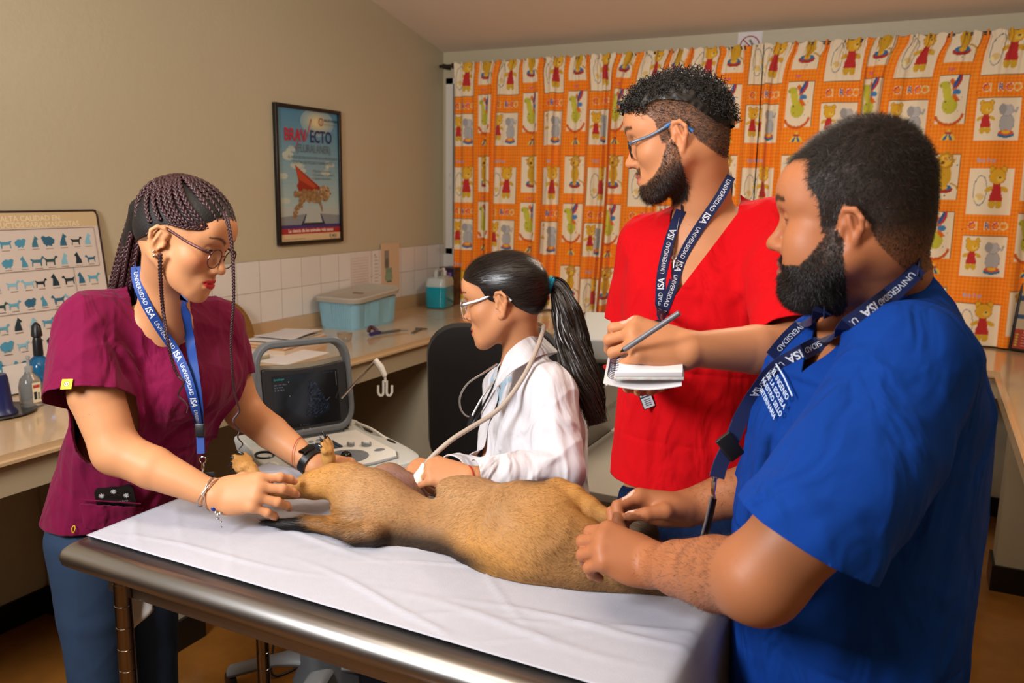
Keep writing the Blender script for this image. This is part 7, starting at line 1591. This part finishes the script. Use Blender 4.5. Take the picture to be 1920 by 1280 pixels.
a = Art(.0002); a.rect(-.0115, -.0255, .0115, .0255, '#C4C8CE'); a.rect(-.0115, -.003, .0115, .0, '#3A4656'); a.ell(0, .012, .006, .008, '#4A3A34'); a.rect(-.008, .002, .008, .008, '#30323A')
for k in range(4): a.rect(-.007, -.008-.004*k, .006, -.0068-.004*k, '#5A5E66')
a.build('card_print', Mi@frame((0, 0, .0016)), lyC, INK)
# notebook and pen
nbk = thing('notebook', 'white spiral notebook held open in front of the red scrub top', 'notebook', J(1200, 690, 1.42))
nz_ = V(-.10, .90, .42); nx_ = V(.955, -.22, .10); nx_ = nrm(nx_-nz_*(nx_@nz_)); ny_ = np.cross(nz_, nx_); Mn = frame(J(1208, 682, 1.44), ax=(nx_, ny_, nz_))
pgm = mat('notebook_paper', '#DEDBDC', .7, spec=.2); MB(Mn).box((-.048, -.038, -.006), (.066, .05, .004), .001).build('page_block', pgm, nbk)
a = Art(.0002)
a.rect(-.047, -.0385, .065, -.0383, '#DEDBDC'); a.build('page_edge', Mn, nbk, INK)
b = MB(Mn); n = 20; R = []
for k in range(n):
    t_ = k/(n-1); x = -.068+.132*t_; z = -.014-.010*math.sin(t_*PI)-.004*t_; R.append(np.array([(x, -.044, z), (x, .05, z+.002), (x, .05, z+.0005), (x, -.044, z-.0015)]))
b.rings(R); b.build('folded_back_page', pgm, nbk, sharp=30); MB(Mn).box((-.05, -.040, -.011), (.068, .052, -.0065), .001).build('cover', mat('cover_print', '#C9D2CC', .5, var=.5, vscale=60, vcol='#B8483A'), nbk)
for k in range(14):
    y = -.034+k*.0062; b = MB(Mn); b.tube([(-.050+.011*math.cos(q), y, -.003+.009*math.sin(q)) for q in np.linspace(0, 2*PI, 15)], .0007, 6); b.build('spiral_ring', mat('spiral_navy', '#2A2A4A', .35, metal=.3), nbk)
pen = thing('pen', 'grey ballpoint pen held in the hand above the notebook', 'pen', J(1210, 630, 1.40)); q0, q1 = J(1163, 660, 1.41), J(1274, 586, 1.36); MB().tube([q0, q0*.93+q1*.07], [.0008, .0040], 12).build('pen_tip', bp_, pen); MB().tube([q0*.93+q1*.07, q1], .0047, 12).build('barrel', mat('pen_grey', '#6C6A6E', .35), pen)
# ================================================================== man in blue
Dp = thing('person', 'bearded person in a blue scrub top holding the front leg and neck of the dog', 'person', (.02, 1.28, 0))
DS = V(.22, 0, .97); DF = V(-.97, 0, .22)
hD = Head(J(1600, 432, 1.19), V(-.88, .03, -.46), V(-.08, .985, .13), s=1.01, tall=.013, jaw=1.08, cheek=.005, nose=1.05, lips=1.0, lid=.9, brow=1.15)
nbD = J(1668, 570, 1.29); lsD, rsD = J(1700, 700, 1.13), J(1590, 690, 1.46)
leD, lwD = J(1424, 1086, 1.075), J(1232, 1060, 1.34); reD, rwD = J(1450, 900, 1.50), J(1292, 952, 1.50)
gD = Grp(.02); gD.add(hD.g); gD.add(chain([hD.W(-.03, 0, -.02), (hD.W(-.03, 0, -.03)+nbD)/2, nbD-UZ*.06], [.064, .066, .078], .03), .03); gD.add(Ell(hD.W(.035, 0, -.085), (.05, .045, .035), hD.ax), .03)
gD.add(Loft([(J(1640, 640, 1.30), .17, .09), (J(1625, 760, 1.31), .17, .13), (J(1600, 900, 1.33), .17, .15), (J(1582, 1080, 1.37), .17, .150), (J(1572, 1280, 1.42), .17, .145)], DS), .03)
gD.add(chain([nbD-UZ*.05, lsD], [.06, .058]), .03); gD.add(chain([nbD-UZ*.05, rsD], [.06, .055]), .03)
mdD = J(1590, 900, 1.06)
gD.add(chain([lsD, mdD, leD], [.066, .070, .053], .03), .02).add(chain([leD, leD*.62+lwD*.38, leD*.25+lwD*.75, lwD], [.053, .053, .043, .034], .03), .03)
gD.add(chain([rsD, reD], [.06, .05]), .02).add(chain([reD, reD*.5+rwD*.5, rwD], [.048, .042, .033], .02), .02)
hDl = Hand(lwD, V(-.88, .20, -.28), V(.05, .66, .75), -1, .98, curls=[(46, 56, 30), (48, 58, 32), (50, 58, 32), (52, 58, 30)], spread=(8, 2, -5, -12), thumb=((.7, .5, -.4), (1, .3, -.4), (1, .1, -.4)), fat=1.28)
hDr = Hand(rwD, V(-1, .10, -.02), V(.05, .80, -.55), 1, 1.04, curls=[(30, 58, 35), (34, 58, 35), (38, 60, 35), (40, 60, 35)], spread=(6, 1, -4, -9), thumb=((.8, .5, -.35), (1, .05, -.25), (1, -.05, -.15)), fat=1.08)
gD.add(hDl.g, .016).add(hDr.g, .016)
def hmD(q):
    x, y, z = q.T; m_ = hairmask(q, -.06, .098, .064, .036, .0)*1.; rec = ((x > .045) & (np.abs(y) > .028) & (z < .098+.05*(np.abs(y) < .035))); m_ = m_*(~((x > .052) & (np.abs(y) > .025) & (z < .104))); m_ = m_*np.clip(.55+(z+.03)/.09, .35, 1); m_ = np.maximum(m_, beardmask(q)*.9); return m_, lin('#100C0A'), .95
_, VD, FD, ND = person_body(Dp, gD, hD, [(mdD, leD, hDl, .0028), (leD, lwD, hDl, .0022), (reD, rwD, hDr, .0022)], skincol('#A66A45', hD, ((hDl, lwD), (hDr, rwD)), bw=1.5, lip=lin('#8A4A42'), browc=lin('#0E0A08'), mask=hmD, rosy=1, nail=lin('#D8B0A0')), skD)
eyes_obj(hD, Dp)
blue = mat('royal_blue_cotton', '#0A3684', .85, var=.12, vscale=7, vcol='#07296A', **cloth_d)
torD = Grp(.04).add(Loft([(J(1668, 588, 1.29), .10, .075), (J(1650, 640, 1.29), .19, .105), (J(1632, 720, 1.30), .205, .148), (J(1612, 840, 1.32), .205, .165), (J(1590, 1000, 1.35), .205, .178), (J(1580, 1150, 1.38), .205, .170), (J(1566, 1300, 1.42), .205, .166), (J(1560, 1480, 1.46), .205, .165)], DS, capr=.04))
torD.add(chain([nbD-UZ*.03+DS*.05, lsD+UZ*.02], [.055, .075]), .05); torD.add(chain([nbD-UZ*.03-DS*.05, rsD], [.055, .07]), .05); gRD = Grp(.03).add(torD); gRD.add(Inf(Grp(.03).add(chain([nbD-UZ*.05, lsD], [.06, .058])).add(chain([nbD-UZ*.05, rsD], [.06, .055])).add(chain([lsD, mdD], [.066, .072])).add(chain([rsD, rsD*.4+reD*.6], [.06, .054])), .009), .02)
pD = J(1515, 1008, 1.045)
sD1 = chain([lsD+UZ*.01, J(1640, 830, 1.10), pD, pD+(leD-mdD)*.5], [.078, .090, .096, .10], .04); gRD.add(sD1, .035); sD2 = chain([rsD, (rsD+reD)/2, reD], [.07, .075, .075], .03); gRD.add(sD2, .03)
foldsD = creases([([J(1690, 730, 1.04), J(1735, 800, 1.1), J(1760, 880, 1.14)], .012, -.014), ([J(1720, 700, 1.08), J(1775, 820, 1.16), J(1745, 900, 1.12)], .018, .014), ([J(1480, 720, 1.15), J(1430, 830, 1.14), J(1400, 950, 1.15)], .020, .010), ([J(1500, 640, 1.2), J(1600, 620, 1.14), J(1680, 640, 1.1)], .012, .006), ([J(1480, 690, 1.16), J(1580, 660, 1.1), J(1670, 690, 1.06)], .012, .007), ([J(1460, 750, 1.14), J(1530, 720, 1.06), J(1640, 730, 1.02)], .014, -.006),
    ([J(1560, 1100, 1.2), J(1480, 1150, 1.22), J(1420, 1160, 1.25)], .018, -.014), ([J(1700, 1000, 1.2), J(1620, 1130, 1.2), J(1560, 1230, 1.22)], .020, .012), ([J(1760, 950, 1.22), J(1700, 1100, 1.22), J(1680, 1260, 1.22)], .018, -.012), ([J(1450, 780, 1.05), J(1420, 880, 1.0), J(1400, 950, 1.0)], .012, .008), ([J(1650, 900, 1.0), J(1640, 980, 1.0), J(1655, 1050, 1.02)], .010, -.008)])
_, GD, GDF = garment('scrub_top', gRD, .0048, Dp, blue, [neckcut(nbD, DS, DF, (1495, 700), .080), sleevecut(torD, sD1, pD, nrm(leD-mdD)*.8+V(-.1, -.5, -.1)*.55), sleevecut(torD, sD2, reD-(reD-rsD)*.15, reD-rsD)], disp=lambda P: 1.2*foldsD(P)+.011*(ridged(P*np.array([1, 1, .5]), 20, 17)-.3), thick=.003)
growth('short_hair', hD, VD, ND, lambda q: (hmD(q)[0] > .3) & (q[:, 2] > -.08) & ~beardmask(q) & ~((q[:, 0] > .052) & (np.abs(q[:, 1]) > .025) & (q[:, 2] < .104)), 26000, nrm(hD.f*.2-hD.u*.25-hD.l*.1), lambda P: np.interp(hD.loc(P)[:, 2], [-.06, .02, .07, .11], [.002, .005, .011, .015]), .0007, Dp, stubm, lift=.45, jit=.45, seed=11)
growth('beard', hD, VD, ND, lambda q: beardmask(q), 22000, nrm(-hD.u*.9+hD.f*.1), lambda P: .003+.005*np.clip((-hD.loc(P)[:, 2]-.01)/.05, 0, 1), .0006, Dp, stubm, lift=.75, jit=.5, curl=.35, seg=3, seed=12, col=(.009, .006, .005))
# arm hair
def armhair(e, w_, V_, N, n, seed, parent):
    ax = RW(e, w_); t = (V_-e)@ax; d = np.linalg.norm(V_-e-np.outer(t, ax), axis=1); L = np.linalg.norm(w_-e); idx = np.flatnonzero((t > .02) & (t < L-.01) & (d < .065)); R = np.random.default_rng(seed); idx = idx[R.integers(0, len(idx), n)]
    return strands('arm_hair', V_[idx]+R.normal(0, .0008, (n, 3)), N[idx], np.arange(n), ax, .010, .00028, stubm, parent, lambda P: np.tile(np.array([.014, .009, .007]), (len(P), 1)), seg=2, lift=.55, jit=.55, curl=.2, seed=seed)
armhair(leD, lwD, VD, ND, 2600, 31, Dp); armhair(reD, rwD, VD, ND, 1200, 32, Dp)
bo = bodyonly(VD, hD); lyD = thing('lanyard', 'navy lanyard with metal clip hanging down the front of the blue scrub top', 'lanyard', J(1345, 890, 1.2))
straps(lyD, navy2, [[(1722, 500), (1695, 530), (1650, 567), (1600, 603), (1548, 637), (1498, 664), (1452, 692), (1418, 735), (1392, 778), (1380, 805)], [(1545, 582), (1510, 606), (1480, 632), (1448, 670)]], [bo, GD], .025, off=.005, texts=[0, 0], neck=(nbD, DS, DF, .070, .035, .022))
P = snappath([(1386, 792), (1370, 830), (1352, 868), (1344, 895)], [GD], .008, d0=1.25); ribbon('strap', P, .022, lyD, navy2, V(.8, .5, 0), .004)
i_ = len(P)//2-2; MB(frame(P[i_]-FW*.004, ax=(V(.8, .6, 0), V(-.6, .8, 0), V(0, 0, 1)))).box((-.013, -.020, -.004), (.013, .020, .005), .003).build('buckle', bp_, lyD)
dL = 1.27; b = MB(); b.tube([J(1341+9*math.cos(q), 889+8*math.sin(q), dL) for q in np.linspace(0, 6.28, 17)], .0013, 8); b.build('ring', chrome, lyD); b = MB(); b.tube([J(1341, 895, dL), J(1338, 905, dL), J(1337, 925, dL), J(1340, 935, dL)], [.003, .0045, .003, .002], 8); b.build('clip', chrome, lyD)
b = MB(); b.tube([J(1334, 930, dL), J(1324, 975, dL), J(1311, 1022, dL)], .0022, 8); b.build('card_edge', mat('card_edge_steel', '#8A8A88', .25, metal=.8), lyD); ribbon('card_holder', [J(1338, 934, dL+.004), J(1328, 980, dL+.004), J(1317, 1026, dL+.004)], .010, lyD, bp_, V(1, .2, 0), .003)
# embroidered lettering on the chest
cE = J(1452, 738, snapdep(1452, 738, [GD], 8)-.004); NGD = vnormals(GD, GDF); nn = NGD[np.argmin(np.linalg.norm(GD-cE, axis=1))]; ex = nrm(np.cross(UZ, nn)); ey = np.cross(nn, ex); a = Art(.0002)
for k, (t_, s_) in enumerate((('EL INGENIO', .011), ('DE LA ESCUELA', .010), ('NUESTRO SELLO', .010), ('VETERINARIA', .010))): a.text(t_, 0, .016-.013*k, s_*1.15, '#B4C4DC', 'c', bold=True)
a.line([(-.04, .032), (.0, .034), (.04, .031)], .003, '#B4C4DC')
rt = math.radians(-28); c_, s_ = math.cos(rt), math.sin(rt)
o = a.build('chest_lettering', None, Dp, INK, lambda v: (lambda X, Y_: (lambda Q: Q+nn*v[:, 2:3])(np.array([(lambda q: q)(cE+ex*x+ey*y+nn*.001) for x, y in zip(X, Y_)])))(v[:, 0]*c_-v[:, 1]*s_, v[:, 0]*s_+v[:, 1]*c_))
hp_ = [J(1500, 1400, 1.42), J(1600, 1400, 1.44)]
legs(Dp, [p*[1, 1, 0]+pt(0, 0, .86) for p in hp_], [p*[1, 1, 0]+pt(0, 0, .07) for p in hp_], .095, mat('royal_blue_cotton'), None, 'blue_trousers', J(1552, 1340, 1.44), .17, DS)
